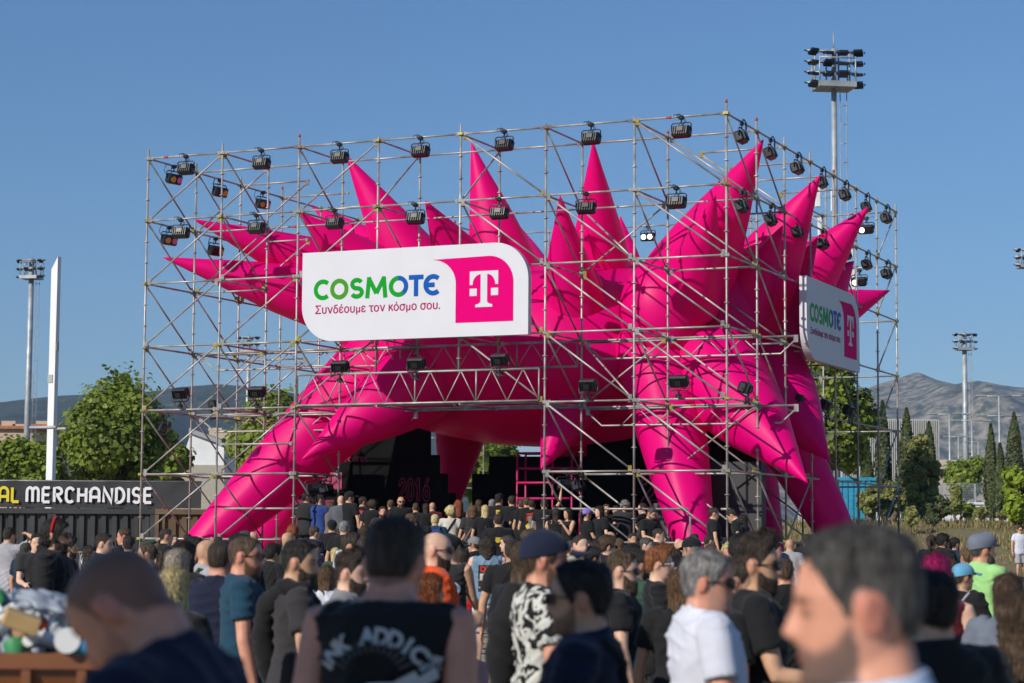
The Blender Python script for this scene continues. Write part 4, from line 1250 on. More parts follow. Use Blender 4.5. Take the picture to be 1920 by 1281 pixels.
# ------------------------------------------------------------------ stage lights on the scaffold
def light_proto(style):
    r = empty('stage_light')
    b = MB(); b.box((0, 0, 0), (.10, .12, .13), bevel=.02); b.tube((-.08, 0, 0), (.08, 0, 0), .05, n=10); b.tube((0, 0, -.05), (0, 0, -.16), .025); b.build('clamp', M_BLACK, r)
    b = MB(); b.path([(-.31, 0, -.40), (-.31, 0, -.2), (-.26, 0, -.16), (.26, 0, -.16), (.31, 0, -.2), (.31, 0, -.40)], .02, 6); b.build('yoke', M_BLACK, r)
    tl = Matrix.Rotation(R(-18 if style != 'on' else -6), 3, 'X'); c = Vector((0, .02, -.42))
    b = MB(); b.box(c, (.58, .27, .34), rot=tl, bevel=.05)
    for k in range(7): b.box(c + tl @ Vector((-.22 + k * .073, -.15, 0)), (.018, .06, .24), rot=tl)
    b.box(c + tl @ Vector((0, -.17, .02)), (.2, .05, .14), rot=tl)
    body = b.build('body', M_BLACK, r)
    for s in (-1, 1):
        l = MB(); l.tube(c + tl @ Vector((s * .135, .12, 0)), c + tl @ Vector((s * .135, .145, 0)), .105, n=18)
        mm = {'p': (M_LENS_P, M_LENS_Y), 'y': (M_LENS_Y, M_GLASS_D), 'd': (M_GLASS_D, M_GLASS_D), 'on': (M_LENS_ON, M_LENS_ON), 'half': (M_GLASS_D, M_LENS_ON)}[style][0 if s < 0 else 1]
        l.build('lens', mm, r)
    b = MB()
    for k in range(3):
        a0 = rnd.uniform(-.3, .1); pts = [(a0, -.05, .03), (a0 + .05, -.1, .10), (a0 + .2, -.12, .02), (a0 + .28, -.1, -.14), (a0 + .16, -.12, -.28)]
        b.path(pts, .011, 5)
    b.build('cable', M_BLACK, r)
    return r
LP = {s: light_proto(s) for s in ('p', 'y', 'd', 'on', 'half')}
LUSED = {}
def put_light(style, pos, yaw, label, stand=False, group='stage lights clamped to the scaffold'):
    if style not in LUSED: o = LP[style]; LUSED[style] = 1
    else: o = copy_tree(LP[style])
    o.location = pos; o.rotation_euler = (0, 0, yaw); o.scale = (.72, .72, .72)
    if stand: o.rotation_euler = (math.pi, 0, yaw + math.pi)
    tag(o, label, 'stage light', group)
z_ = Vector((0, 0, -.03))
for i in range(7):
    put_light('d', S(i + .52, 0, 6) + z_ - S_V * .03, YAW + rnd.uniform(-.1, .1), 'black stage light under the front top tube, %s from the left corner' % ORD[i])
    put_light('d', S(i + .46, .0, 5) + z_, YAW + rnd.uniform(-.15, .15), 'black stage light under the second front tube, %s from the left corner' % ORD[i])
for i, (px, py, lab) in enumerate([(338, 762, 'above the lowest lit tube at the far left bay'), (481, 760, 'on the tube in the second bay from left'), (637, 712, 'on the lattice girder at its left end'), (780, 707, 'at the middle of the lattice girder'), (937, 700, 'on the lattice girder under the billboard edge'), (1103, 748, 'on the tube right of the girder'), (1273, 742, 'in front of the right pink leg top')]):
    p = onv(px, py, -.05); put_light('d', p, YAW + rnd.uniform(-.1, .1), 'black stage light standing upright %s' % lab, stand=True)
for i in range(3):
    put_light('py'[i % 2], S(0, i + .5, 6) + z_ + S_U * .03, YAW - math.pi / 2 - .25, 'stage light with coloured lenses under the left top tube, %s from the corner' % ORD[i])
for i in range(2):
    put_light('py'[i % 2], S(0, i + .45, 5) + z_, YAW - math.pi / 2 - .3, 'stage light with coloured lenses under the left second tube, %s from the corner' % ORD[i])
for i in range(7):
    put_light('d', S(7, i + .5, 6) + z_, YAW + math.pi / 2 + rnd.uniform(-.1, .1), 'black stage light under the right side top tube, %s from the front corner' % ORD[i])
    put_light('d', S(7, i + .5, 5) + z_, YAW + math.pi / 2 + rnd.uniform(-.1, .1), 'black stage light under the right side second tube, %s from the front corner' % ORD[i])
for i in range(5):
    put_light('d', S(7, i + .6, 2), YAW + math.pi / 2, 'black stage light standing on the right side lower tube, %s from the front corner' % ORD[i], stand=True)
put_light('p', S(0, .4, 2) - Vector((0, 0, .1)), YAW - 1.0, 'stage light with pink lens hanging below the left corner tube')
put_light('d', S(0, 1.5, 2), YAW - 1.4, 'black stage light standing on the left side tube before the trees', stand=True)
# lit ones at the back, facing the crowd
for px, py, st, lab in [(1215, 425, 'on', 'lit stage light with two glowing lenses left of the biggest pink spike'), (1624, 410, 'half', 'lit stage light with one glowing lens at the upper back right'), (1611, 508, 'half', 'lit stage light with one glowing lens above the side billboard')]:
    put_light(st, onv(px, py, 7.0), YAW + math.pi, lab)
p = onv(695, 425, 7); put_light('d', p, YAW + math.pi, 'small dark stage light at the back beside the tall pink spike')
for k, (px, py) in enumerate([(590, 893), (612, 893)]):
    p = onv(px, py, .9); put_light('d', p, YAW + .6 + k, ['black stage light hung low beside the left pink leg', 'second low black stage light by the poster wall'][k])
for k, (px, py) in enumerate([(1063, 885), (1085, 885)]):
    p = onv(px, py, .9); put_light('d', p, YAW + .6 + k, ['black stage light hung low beside the pink shelf frame', 'low black stage light with loose cables by the hanging spike'][k])

# ------------------------------------------------------------------ people: body, clothes and hair builders
TMP = bpy.data.scenes.new('build_room')
def remeshed(mb, voxel, smooth=4):
    """unites the overlapping closed shapes of MB into one continuous skin; returns verts (array) and faces"""
    me = mb.mesh('raw', [])
    o = bpy.data.objects.new('raw', me); TMP.collection.objects.link(o)
    m = o.modifiers.new('r', 'REMESH'); m.mode = 'VOXEL'; m.voxel_size = voxel; m.use_smooth_shade = True
    if smooth:
        s = o.modifiers.new('s', 'SMOOTH'); s.iterations = smooth; s.factor = .5
    with bpy.context.temp_override(scene=TMP, view_layer=TMP.view_layers[0]):
        dg = bpy.context.evaluated_depsgraph_get(); dg.update()
    e = o.evaluated_get(dg); ev = e.to_mesh()
    n = len(ev.vertices); V = np.empty(n * 3, np.float32); ev.vertices.foreach_get('co', V); V = V.reshape(-1, 3)
    F = [tuple(p.vertices) for p in ev.polygons]
    N = np.empty(n * 3, np.float32); ev.vertices.foreach_get('normal', N)
    e.to_mesh_clear(); bpy.data.objects.remove(o); bpy.data.meshes.remove(me)
    return V, F, N.reshape(-1, 3)

def np_mesh(name, V, F, attr=None, nslots=1):
    me = bpy.data.meshes.new(name)
    me.from_pydata([tuple(v) for v in V], [], F)
    me.polygons.foreach_set('use_smooth', [True] * len(F))
    for _ in range(nslots): me.materials.append(M_BLACKM)
    if attr is not None:
        a = me.color_attributes.new('paint', 'FLOAT_COLOR', 'POINT')
        a.data.foreach_set('color', np.asarray(attr, np.float32).ravel())
    me.update()
    return me

def ring(c, rx, ry, n=20, ex=2.3, X=Vector((1, 0, 0)), Y=Vector((0, 1, 0)), rb=None):
    out = []
    for k in range(n):
        a = 2 * math.pi * k / n
        ca, sa = math.cos(a), math.sin(a)
        x = math.copysign(abs(ca) ** (2 / ex), ca) * rx
        yy = ry if (sa > 0 or rb is None) else rb
        y = math.copysign(abs(sa) ** (2 / ex), sa) * yy
        out.append(c + X * x + Y * y)
    return out

# head: half width, front and back reach by height (origin between the ears, +Y is the face)
HT = np.array([(-.122, .018, .070, .030), (-.117, .034, .083, .010), (-.105, .048, .090, .028), (-.088, .057, .090, .048), (-.07, .063, .092, .062), (-.05, .068, .091, .080), (-.03, .072, .091, .092),
               (-.01, .075, .090, .099), (.01, .077, .093, .103), (.022, .077, .097, .104), (.045, .077, .095, .104), (.07, .072, .086, .098), (.09, .061, .068, .082), (.105, .045, .045, .060), (.114, .026, .022, .036), (.118, .006, .004, .010)])
def head_pt(th, z, grow=0.0):
    """th: 0 front, pi back; returns a point on the head at height z"""
    w = np.interp(z, HT[:, 0], HT[:, 1]); f = np.interp(z, HT[:, 0], HT[:, 2]); b = np.interp(z, HT[:, 0], HT[:, 3])
    s, c = math.sin(th), math.cos(th)
    ex = 2.25
    x = math.copysign(abs(s) ** (2 / ex), s) * w
    y = math.copysign(abs(c) ** (2 / ex), c) * (f if c > 0 else b)
    return Vector((x, y, z))

def add_head(mb, M, female=False):
    rings = []
    n = 28
    for z in [-.122, -.117, -.11, -.105, -.096, -.088, -.079, -.07, -.06, -.05, -.04, -.03, -.02, -.01, 0, .01, .022, .034, .045, .058, .07, .08, .09, .098, .105, .11, .114, .118]:
        r = []
        for k in range(n):
            th = 2 * math.pi * k / n
            p = head_pt(th, z)
            # eye hollows, cheeks, mouth
            fx = abs(p.x)
            if p.y > .04:
                p.y -= .013 * math.exp(-((fx - .032) / .016) ** 2 - ((z + .002) / .012) ** 2)
                p.y += .004 * math.exp(-((fx - .036) / .02) ** 2 - ((z - .019) / .008) ** 2)
                p.y += .004 * math.exp(-((fx) / .02) ** 2 - ((z + .07) / .007) ** 2) - .004 * math.exp(-((fx) / .022) ** 2 - ((z + .0835) / .006) ** 2)
                p.y += .006 * math.exp(-((fx) / .02) ** 2 - ((z + .106) / .012) ** 2)
            r.append(M @ p)
        rings.append(r)
    mb.loft(rings)
    # nose
    nr = []
    for (z, y, w, d) in ((.022, .083, .009, .012), (.005, .086, .010, .016), (-.012, .090, .012, .020), (-.028, .093, .0165, .026), (-.038, .092, .018, .025), (-.046, .087, .014, .015)):
        nr.append([M @ Vector((math.cos(a) * w, y + (math.sin(a) * d if math.sin(a) > 0 else math.sin(a) * .02), z)) for a in [2 * math.pi * k / 12 for k in range(12)]])
    nr.reverse()
    mb.loft(nr)
    # ears
    for s in (-1, 1):
        rot = M.to_3x3() @ Matrix.Rotation(s * -.45, 3, 'Z') @ Matrix.Rotation(-.22, 3, 'X')
        cc = M @ Vector((s * .081, -.016, -.008))
        mb.ell(cc, (.0075, .018, .029), 0, 10, 8, rot)
        mb.path([cc + rot @ Vector((s * .004, .017 * math.cos(a) - .001, .028 * math.sin(a))) for a in np.linspace(.35, 4.6, 9)], [.004, .0055, .006, .006, .0058, .0052, .005, .0055, .006], 7)
    # eyeballs
    for s in (-1, 1): mb.ell(M @ Vector((s * .032, .074, -.002)), (.012, .012, .011), 0, 10, 8)

TORSO_M = [(.80, .13, .095, -.012), (.86, .162, .112, -.012), (.95, .168, .115, -.012), (1.05, .158, .108, 0), (1.13, .158, .108, .006), (1.22, .168, .115, .006), (1.32, .182, .122, .002), (1.39, .188, .112, -.008), (1.435, .168, .092, -.016), (1.465, .115, .072, -.022), (1.49, .072, .062, -.022), (1.53, .058, .060, -.016), (1.58, .056, .059, -.006)]
TORSO_F = [(.80, .135, .10, -.015), (.86, .168, .118, -.015), (.95, .166, .116, -.012), (1.05, .138, .100, 0), (1.13, .134, .098, .006), (1.22, .148, .108, .012), (1.30, .158, .118, .016), (1.38, .158, .102, .0), (1.425, .140, .084, -.012), (1.455, .095, .066, -.018), (1.48, .058, .056, -.018), (1.53, .048, .052, -.014), (1.58, .048, .052, -.006)]

def dirv(side, yaw, down):
    """arm direction: yaw degrees from sideways (0) to forward (90), down degrees below level"""
    return Vector((side * math.cos(R(yaw)) * math.cos(R(down)), math.sin(R(yaw)) * math.cos(R(down)), -math.sin(R(down))))

# each arm: (upper yaw, upper down, fore yaw, fore down)
ARMS = {'down': (8, 73, 75, 76), 'back': (-40, 80, 60, 82), 'hip': (-15, 48, 150, 50), 'fore': (55, 72, 88, 8), 'forein': (50, 70, 125, 5), 'phone': (65, 55, 100, -35), 'up': (30, -55, 60, -78), 'head': (20, -28, 155, -18), 'filmr': (70, -15, 100, -55), 'face': (55, 55, 120, -55), 'cross': (45, 68, 165, 12), 'swing': (80, 68, 85, 45)}

class Pose:
    def __init__(s, L='down', Rr='down', yaw=0, pitch=0, lean=0, female=False, heavy=0.0, step=0, neck=0.0):
        s.neck = neck
        s.L, s.R, s.yaw, s.pitch, s.lean, s.female, s.heavy, s.step = L, Rr, yaw, pitch, lean, female, heavy, step
    def key(s): return (s.L, s.R, s.yaw, s.pitch, s.lean, s.female, s.heavy, s.step, s.neck)
    def top(s):
        return Matrix.Translation((0, 0, .93)) @ Matrix.Rotation(R(-s.lean), 4, 'X') @ Matrix.Translation((0, 0, -.93))
    def headM(s):
        k = .93 if s.female else 1.0
        return s.top() @ Matrix.Translation((0, -.012, 1.513 + s.neck)) @ Matrix.Rotation(R(s.yaw), 4, 'Z') @ Matrix.Rotation(R(-s.pitch), 4, 'X') @ Matrix.Translation((0, .022, .088)) @ Matrix.Scale(k, 4)
    def arm(s, side):
        a = ARMS[s.L if side < 0 else s.R]
        w = .172 if s.female else .192
        S = Vector((side * w, -.012, 1.41))
        u = dirv(side, a[0], a[1]); f = dirv(side, a[2], a[3])
        E = S + u * .295; W = E + f * .255
        T = s.top()
        return T @ S, T @ E, T @ W, (T.to_3x3() @ f), (T.to_3x3() @ u)
    def legs(s):
        out = []
        for side in (-1, 1):
            st = s.step * side
            H = Vector((side * .092, -.008, .90)); K = Vector((side * .10, .03 + st * .10, .48)); A = Vector((side * .11, -.02 + st * .22, .085))
            out.append((H, K, A))
        return out

def torso_rings(pose, grow=0., z0=None, z1=None, n=28):
    T = pose.top(); tb = np.array(TORSO_F if pose.female else TORSO_M)
    zs = [z for z in np.arange(.80, 1.585, .03)]
    if z0 is not None: zs = [z0] + [z for z in zs if z0 < z < z1] + [z1]
    out = []
    for z in zs:
        hw, hd, yc = [np.interp(z, tb[:, 0], tb[:, i]) for i in (1, 2, 3)]
        belly = pose.heavy * math.exp(-((z - 1.08) / .16) ** 2)
        c = Vector((0, yc + belly * .4, z)); g = grow
        tilt = 0
        if z > 1.42: tilt = 0
        out.append([T @ p for p in ring(c, hw + g + belly * .5, hd + g + belly * .6, n, 2.4)])
    return out

def add_hand(mb, W, f, side, pose_kind):
    f = f.normalized()
    # palm normal: towards the body for hanging arms, downward/inward for raised forearms
    ref = Vector((-side, 0, 0)) if abs(f.z) > .5 else Vector((-side * .6, 0, -.8))
    pn = (ref - f * ref.dot(f)).normalized(); sd = f.cross(pn).normalized()
    if sd.y < 0 and abs(f.z) > .5: sd = -sd       # thumb side forward
    rings = []
    for t, w, h in ((-.02, .024, .019), (.01, .030, .017), (.04, .040, .016), (.07, .043, .0145), (.095, .040, .012)):
        rings.append(ring(W + f * t, w, h, 12, 2.6, sd, pn))
    if rings: mb.loft(rings)
    curl = .35 if pose_kind in ('down', 'back', 'swing') else .9
    for i, L in enumerate((.070, .080, .075, .058)):
        o = W + f * .088 + sd * (.031 - .0205 * i)
        d1 = (f * math.cos(curl * .5) + pn * math.sin(curl * .5)); d2 = (f * math.cos(curl * 1.3) + pn * math.sin(curl * 1.3)); d3 = (f * math.cos(curl * 2.1) + pn * math.sin(curl * 2.1))
        mb.path([o, o + d1 * L * .45, o + d1 * L * .45 + d2 * L * .32, o + d1 * L * .45 + d2 * L * .32 + d3 * L * .28], [.0098, .0092, .0085, .007], 7)
    o = W + f * .02 + sd * .028
    d1 = (f * .65 + sd * .7 + pn * .25).normalized(); d2 = (f * .9 + sd * .25 + pn * .35).normalized()
    mb.path([o, o + d1 * .042, o + d1 * .042 + d2 * .034], [.013, .0115, .008], 7)

BODY = {}
def body_mesh(pose, lod):
    k = ('b', pose.key(), lod)
    if k in BODY: return BODY[k]
    vox = {'n': .0075, 'm': .0105, 'f': .021}[lod]
    mb = MB(); M = pose.headM()
    mb.loft(torso_rings(pose))
    add_head(mb, M, pose.female)
    sl = .9 if pose.female else 1.0
    for side in (-1, 1):
        S, E, W, f, u = pose.arm(side)
        mid = S.lerp(E, .45); fm = E.lerp(W, .3)
        sh = S + Vector((-side * .055, 0, .012))
        mb.path([sh, S, S.lerp(E, .2), mid, S.lerp(E, .85), E, fm, E.lerp(W, .75), W, W + f * .02], [.062 * sl, .062 * sl, .056 * sl, .050 * sl, .042 * sl, .041 * sl, .042 * sl, .033 * sl, .0275 * sl, .025 * sl], 14)
        add_hand(mb, W, f, side, pose.L if side < 0 else pose.R)
    for (H, K, A) in pose.legs():
        mb.path([H + Vector((0, 0, .04)), H.lerp(K, .25), H.lerp(K, .65), K, K.lerp(A, .3), K.lerp(A, .75), A, A + Vector((0, -.005, -.05))], [.088, .086, .066, .056, .058, .040, .036, .04], 12)
        mb.path([A + Vector((0, -.055, -.052)), A + Vector((0, .05, -.05)), A + Vector((0, .13, -.062)), A + Vector((0, .18, -.066))], [.03, .038, .034, .02], 10)
    V, F, N = remeshed(mb, vox, 3)
    # paint masks in head space
    Mi = np.array(M.inverted()); P = V @ Mi[:3, :3].T + Mi[:3, 3]
    x, y, z = np.abs(P[:, 0]), P[:, 1], P[:, 2]
    inh = (np.abs(z) < .135) & (x < .1) & (np.abs(y) < .14)
    th = np.arctan2(x, y)
    hl = np.interp(th, [0, .7, 1.05, 1.3, 1.42, 1.55, 1.9, 2.3, 3.15], [.080, .076, .046, .01, -.03, .02, .0, -.05, -.075])
    scalp = np.clip((z - hl) / .012, 0, 1) * inh
    bl = np.interp(th, [0, .35, .6, 1.0, 1.3, 1.45, 1.6], [-.052, -.050, -.058, -.045, -.02, -.01, -.3])
    beard = np.clip((bl - z) / .018 + .3, 0, 1) * (th < 1.55) * inh * (z > -.125) * (y > -.01)
    lips_ear_glow = np.exp(-(x / .021) ** 2 - ((z + .072) / .0075) ** 2) * (y > .075) * inh
    ear = (x > .0765) & (z > -.05) & (z < .03) & (y < .02) & (y > -.045) & inh
    lips_ear_glow = np.maximum(lips_ear_glow, ear * .75)  # redder ears: light shining through them is painted into the skin colour
    scalp = scalp * (1 - ear)
    eye = np.maximum(np.exp(-((x - .032) / .013) ** 2 - ((z + .002) / .0055) ** 2), .9 * np.exp(-((x - .034) / .019) ** 2 - ((z - .0185) / .0055) ** 2)) * (y > .05) * inh
    me = np_mesh('person', V, F, np.stack([scalp, beard, np.clip(lips_ear_glow, 0, 1), np.clip(eye * 1.3, 0, 1)], 1))
    BODY[k] = me
    return me

def wrinkle(V, N, amp, seed):
    """creases: thin valleys and soft ridges that run diagonally, in patches"""
    P = V + seed
    x, y, z = P[:, 0], P[:, 1], P[:, 2]
    out = np.zeros(len(V))
    for k, (a, b, c, f) in enumerate(((.45, .25, 1, 34), (-.6, .3, 1, 29), (.15, -.5, 1, 47), (1.1, .4, .7, 23))):
        u = (a * x + b * y + c * z) * f + 2.1 * np.sin(x * 9 + k) + 1.7 * np.sin(y * 11 + z * 6 + 2 * k)
        m = np.clip(np.sin(x * 7 + 1.9 * k + 2 * np.sin(z * 5 + k)) * np.sin(z * 6.5 + y * 5 + k * 1.3) + .25, 0, 1)
        out += m * ((1 - np.abs(np.sin(u))) ** 2 * 1.5 - .5)
    out += .5 * np.sin(z * 9 + 2 * np.sin(x * 6)) * np.sin(x * 8 + y * 6)
    return V + N * (out * amp)[:, None]

def shirt_mesh(pose, style, lod):
    k = ('s', pose.key(), style, lod)
    if k in BODY: return BODY[k]
    vox = {'n': .009, 'm': .0125, 'f': .023}[lod]
    mb = MB()
    g = {'tee': .020, 'long': .024, 'tank': .014, 'vest': .022}[style]
    hem = {'tee': .80, 'long': .80, 'tank': .83, 'vest': .86}[style]
    T = pose.top()
    rings = []
    tb = np.array(TORSO_F if pose.female else TORSO_M)
    neck = 1.487 if not pose.female else 1.465
    if style == 'tank': neck -= .02
    for z in list(np.arange(hem, neck - .01, .03)) + [neck]:
        hw, hd, yc = [np.interp(z, tb[:, 0], tb[:, i]) for i in (1, 2, 3)]
        belly = pose.heavy * math.exp(-((z - 1.08) / .16) ** 2)
        gg = g + .022 * max(0, (1.15 - z) / .3) * (1 if style != 'tank' else .4)
        if z < 1.25: hw = max(hw, .150 if not pose.female else .132)
        rings.append([T @ p for p in ring(Vector((0, yc + belly * .4, z)), hw + gg + belly * .5, hd + gg + belly * .6, 30, 2.5)])
    mb.loft(rings)
    # collar
    if style in ('tee', 'long'):
        mb.path([T @ Vector((math.cos(a) * .078, -.020 + math.sin(a) * .070, neck + .004 - .014 * math.sin(a))) for a in np.linspace(0, 2 * math.pi, 18)], .013, 6, caps=True)
    for side in (-1, 1):
        S, E, W, f, u = pose.arm(side)
        sh = S + Vector((-side * .07, 0, .010))
        if style == 'tee':
            e = S.lerp(E, .62)
            mb.path([sh, S + u * .0, S.lerp(E, .22), S.lerp(E, .45), e], [.078, .079, .074, .073, .075], 16)
        elif style == 'long':
            mb.path([sh, S, S.lerp(E, .3), S.lerp(E, .8), E, E.lerp(W, .4), E.lerp(W, .88), W], [.082, .080, .073, .062, .060, .054, .042, .040], 14)
        elif style in ('tank', 'vest'):
            mb.ell(S + Vector((-side * .038, 0, .0)), (.062, .085, .072), 0, 14, 10)
    V, F, N = remeshed(mb, vox, 4)
    V = wrinkle(V, N, {'n': .0075, 'm': .0075, 'f': .005}[lod], hash(str(pose.key())) % 97 * .37)
    me = np_mesh('shirt', V, F)
    BODY[k] = me
    return me

def trousers_mesh(pose, style, lod):
    k = ('t', (pose.female, pose.step, pose.lean, pose.heavy), style, lod)
    if k in BODY: return BODY[k]
    mb = MB(); tb = np.array(TORSO_F if pose.female else TORSO_M)
    T = pose.top()
    mb.loft([[T @ p for p in ring(Vector((0, np.interp(z, tb[:, 0], tb[:, 3]), z)), np.interp(z, tb[:, 0], tb[:, 1]) + .012, np.interp(z, tb[:, 0], tb[:, 2]) + .012, 24, 2.4)] for z in (.80, .86, .92, .98, 1.02)])
    for (H, K, A) in pose.legs():
        if style == 'long':
            mb.path([H + Vector((0, 0, .03)), H.lerp(K, .3), K, K.lerp(A, .5), A + Vector((0, 0, -.02))], [.105, .102, .078, .070, .066], 14)
        else:
            mb.path([H + Vector((0, 0, .03)), H.lerp(K, .4), K + Vector((0, 0, .02))], [.108, .108, .105], 14)
    V, F, N = remeshed(mb, {'n': .013, 'm': .018, 'f': .026}[lod], 3)
    V = wrinkle(V, N, .004, 3.3)
    me = np_mesh('trousers', V, F); BODY[k] = me; return me

def shoe_mesh(pose, lod, side):
    k = ('f', pose.step, lod, side)
    if k in BODY: return BODY[k]
    mb = MB(); H, K, A = pose.legs()[0 if side < 0 else 1]
    a = Vector((A.x, A.y, 0))
    rings = []
    for y, w, h in ((-.075, .028, .05), (-.05, .038, .085), (.0, .040, .10), (.06, .044, .075), (.12, .048, .058), (.165, .042, .048), (.195, .022, .035)):
        rings.append([a + Vector((math.cos(t) * w, y, max(.002, h / 2 + math.sin(t) * h / 2))) for t in [2 * math.pi * i / 14 for i in range(14)]])
    mb.loft(rings)
    me = mb.mesh('shoe', [M_BLACKM]); BODY[k] = me; return me

# ---- hair, in head space
def hair_mesh(style, lod, seed=0):
    k = ('h', style, lod, seed)
    if k in BODY: return BODY[k]
    nth, nr = {'n': (96, 26), 'm': (64, 18), 'f': (32, 10)}[lod]
    st = {'short': dict(top=.017, side=.006, amp=.007, fr=30), 'fade': dict(top=.018, side=.0008, amp=.006, fr=30), 'quiff': dict(top=.034, side=.002, amp=.008, fr=26), 'buzz': dict(top=.006, side=.002, amp=.0015, fr=40),
          'wavy': dict(top=.034, side=.028, amp=.012, fr=16), 'curly': dict(top=.05, side=.055, amp=.022, fr=20), 'long': dict(top=.018, side=.014, amp=.005, fr=22, drop=.36), 'longcurly': dict(top=.036, side=.042, amp=.018, fr=18, drop=.30),
          'bob': dict(top=.03, side=.034, amp=.014, fr=18, drop=.14), 'tail': dict(top=.012, side=.008, amp=.004, fr=26, tail=1), 'bun': dict(top=.012, side=.009, amp=.004, fr=26, bun=1), 'pixie': dict(top=.036, side=.018, amp=.009, fr=20), 'mane': dict(top=.026, side=.034, amp=.016, fr=18, drop=.17),
          'under': dict(top=.004, side=.008, amp=.004, fr=28), 'mullet': dict(top=.012, side=.012, amp=.008, fr=22, drop=.17, a0=1.75), 'receding': dict(top=.012, side=.008, amp=.004, fr=24)}[style]
    mb = MB(); rs = random.Random(seed + 5)
    C0 = Vector((0, -.012, .0))
    off = Vector((seed * 1.7, seed * .9, 0))
    longd = st.get('drop', 0)
    def hairline(th):
        t = abs(th)
        z = np.interp(t, [0, .5, .85, 1.1, 1.3, 1.42, 1.52, 1.62, 1.9, 2.3, 3.15], [.080, .078, .058, .026, -.004, -.035, .022, .024, .0, -.052, -.078])
        if longd: z = np.interp(t, [0, .5, .8, 1.1, 1.4, 1.8, 3.15], [.066, .062, .045, .01, -.03, -.05, -.075])
        if style == 'receding': z = np.interp(t, [0, .6, .9, 1.3, 1.42, 1.52, 1.9, 2.3, 3.15], [.10, .098, .06, .01, -.03, .022, .0, -.05, -.075])
        return z
    rows = []
    for j in range(nr + 1):
        s = j / nr
        row = []
        for i in range(nth):
            th = -math.pi + 2 * math.pi * i / nth
            h = hairline(th)
            z = h + (.1178 - h) * (1 - (1 - s) ** 1.6)
            p = head_pt(th, z)
            d = (p - C0); d.z = d.z * (.6 if z < .05 else 1.2); d.normalize()
            tt = st['side'] + (st['top'] - st['side']) * max(0, min(1, (z - (.052 if style in ('fade', 'quiff') else .025)) / (.04 if style in ('fade', 'quiff') else .06)))
            edge = min(1, s / .12) if not (longd and abs(th) > 1.0) else 1
            q = p * st['fr']
            # strands run from the crown down: stretch the noise along the height
            nz = noise.noise(Vector((q.x * 1.3, q.y * 1.3, q.z * .35)) + off) + .5 * noise.noise(Vector((q.x * 2.9, q.y * 2.9, q.z * .9)) + off)
            if style in ('curly', 'longcurly', 'bob', 'mane', 'wavy'): nz = noise.noise(q * .9 + off) + .7 * noise.noise(q * 2.1 + off)
            fwd = 0
            if style in ('quiff', 'pixie'): fwd = .014 * max(0, math.cos(th)) * max(0, min(1, (z - .05) / .04))
            row.append(p + d * (max(.0012, tt + st['amp'] * nz * min(1, tt / .012)) * edge - (.003 if edge < .5 else 0)) + Vector((0, fwd * .6, fwd)))
        rows.append(row)
    vs = [p for r in rows for p in r]; fs = []
    for j in range(nr):
        for i in range(nth):
            i2 = (i + 1) % nth
            fs.append((j * nth + i, j * nth + i2, (j + 1) * nth + i2, (j + 1) * nth + i))
    fs.append(tuple(nr * nth + i for i in range(nth)))
    mb.add(vs, fs, 0, True)
    if longd:
        # hanging curtain behind and beside the face, closed on its inner side
        a0 = st.get('a0', 1.15); m = nth; rows2 = []
        nl = {'n': 22, 'm': 16, 'f': 9}[lod]
        def curtain(inner):
            out = []
            for j in range(nl + 1):
                s = j / nl; row = []
                for i in range(m + 1):
                    th = a0 + (2 * math.pi - 2 * a0) * i / m
                    hz = hairline(min(th, 2 * math.pi - th))
                    base = head_pt(th, max(-.03, min(.02, hz + .03)))
                    g = 1 + (st['side'] * 9) * (.55 if inner else 1)
                    u = abs(i / m - .5) * 2          # 1 at the face, 0 at the back
                    z = .03 - (longd + .03) * s * (1 - .25 * u ** 3)
                    wid = 1 + (.05 if style == 'mullet' else .16 if style != 'long' else .02) * math.sin(math.pi * min(1, s * .9)) - .25 * s * s
                    q = Vector((th * 9, s * (2.2 if style == 'long' else 8), seed))
                    w = st['amp'] * (3 if style == 'mullet' else 1) * (1.3 * noise.noise(q) + .8 * noise.noise(q * 2.3)) * (0 if inner else 1)
                    x = base.x * g * wid; y = base.y * g - .028 * s * (1 - u) - .01 * s
                    dd = Vector((base.x, base.y, 0)).normalized()
                    row.append(Vector((x, y, z)) + dd * (w - (.02 if inner else 0)))
                out.append(row)
            return out
        O, I = curtain(False), curtain(True)
        rr = O + I[::-1]
        b0 = [p for r in rr for p in r]; ff = []
        for j in range(len(rr) - 1):
            for i in range(m): ff.append((j * (m + 1) + i, (j + 1) * (m + 1) + i, (j + 1) * (m + 1) + i + 1, j * (m + 1) + i + 1))
        mb.add(b0, ff, 0, True)
    if st.get('tail'):
        mb.path([(0, -.095, .03), (0, -.135, .035), (0, -.155, 0), (.005, -.15, -.08), (.01, -.14, -.17), (.01, -.135, -.24)], [.022, .030, .034, .032, .024, .006], 12)
    if st.get('bun'):
        mb.ell((0, -.12, .055), (.042, .038, .04), 0, 14, 10)
    # loose strands break up the outline
    ns = {'n': 3600, 'm': 1700, 'f': 140}[lod]
    ln = {'buzz': .006, 'fade': .018, 'short': .020, 'receding': .014, 'quiff': .030, 'pixie': .034, 'wavy': .035, 'curly': .04, 'longcurly': .05, 'bob': .04, 'mane': .035, 'mullet': .016}.get(style, .045)
    wd = {'n': .0008, 'm': .0013, 'f': .004}[lod]
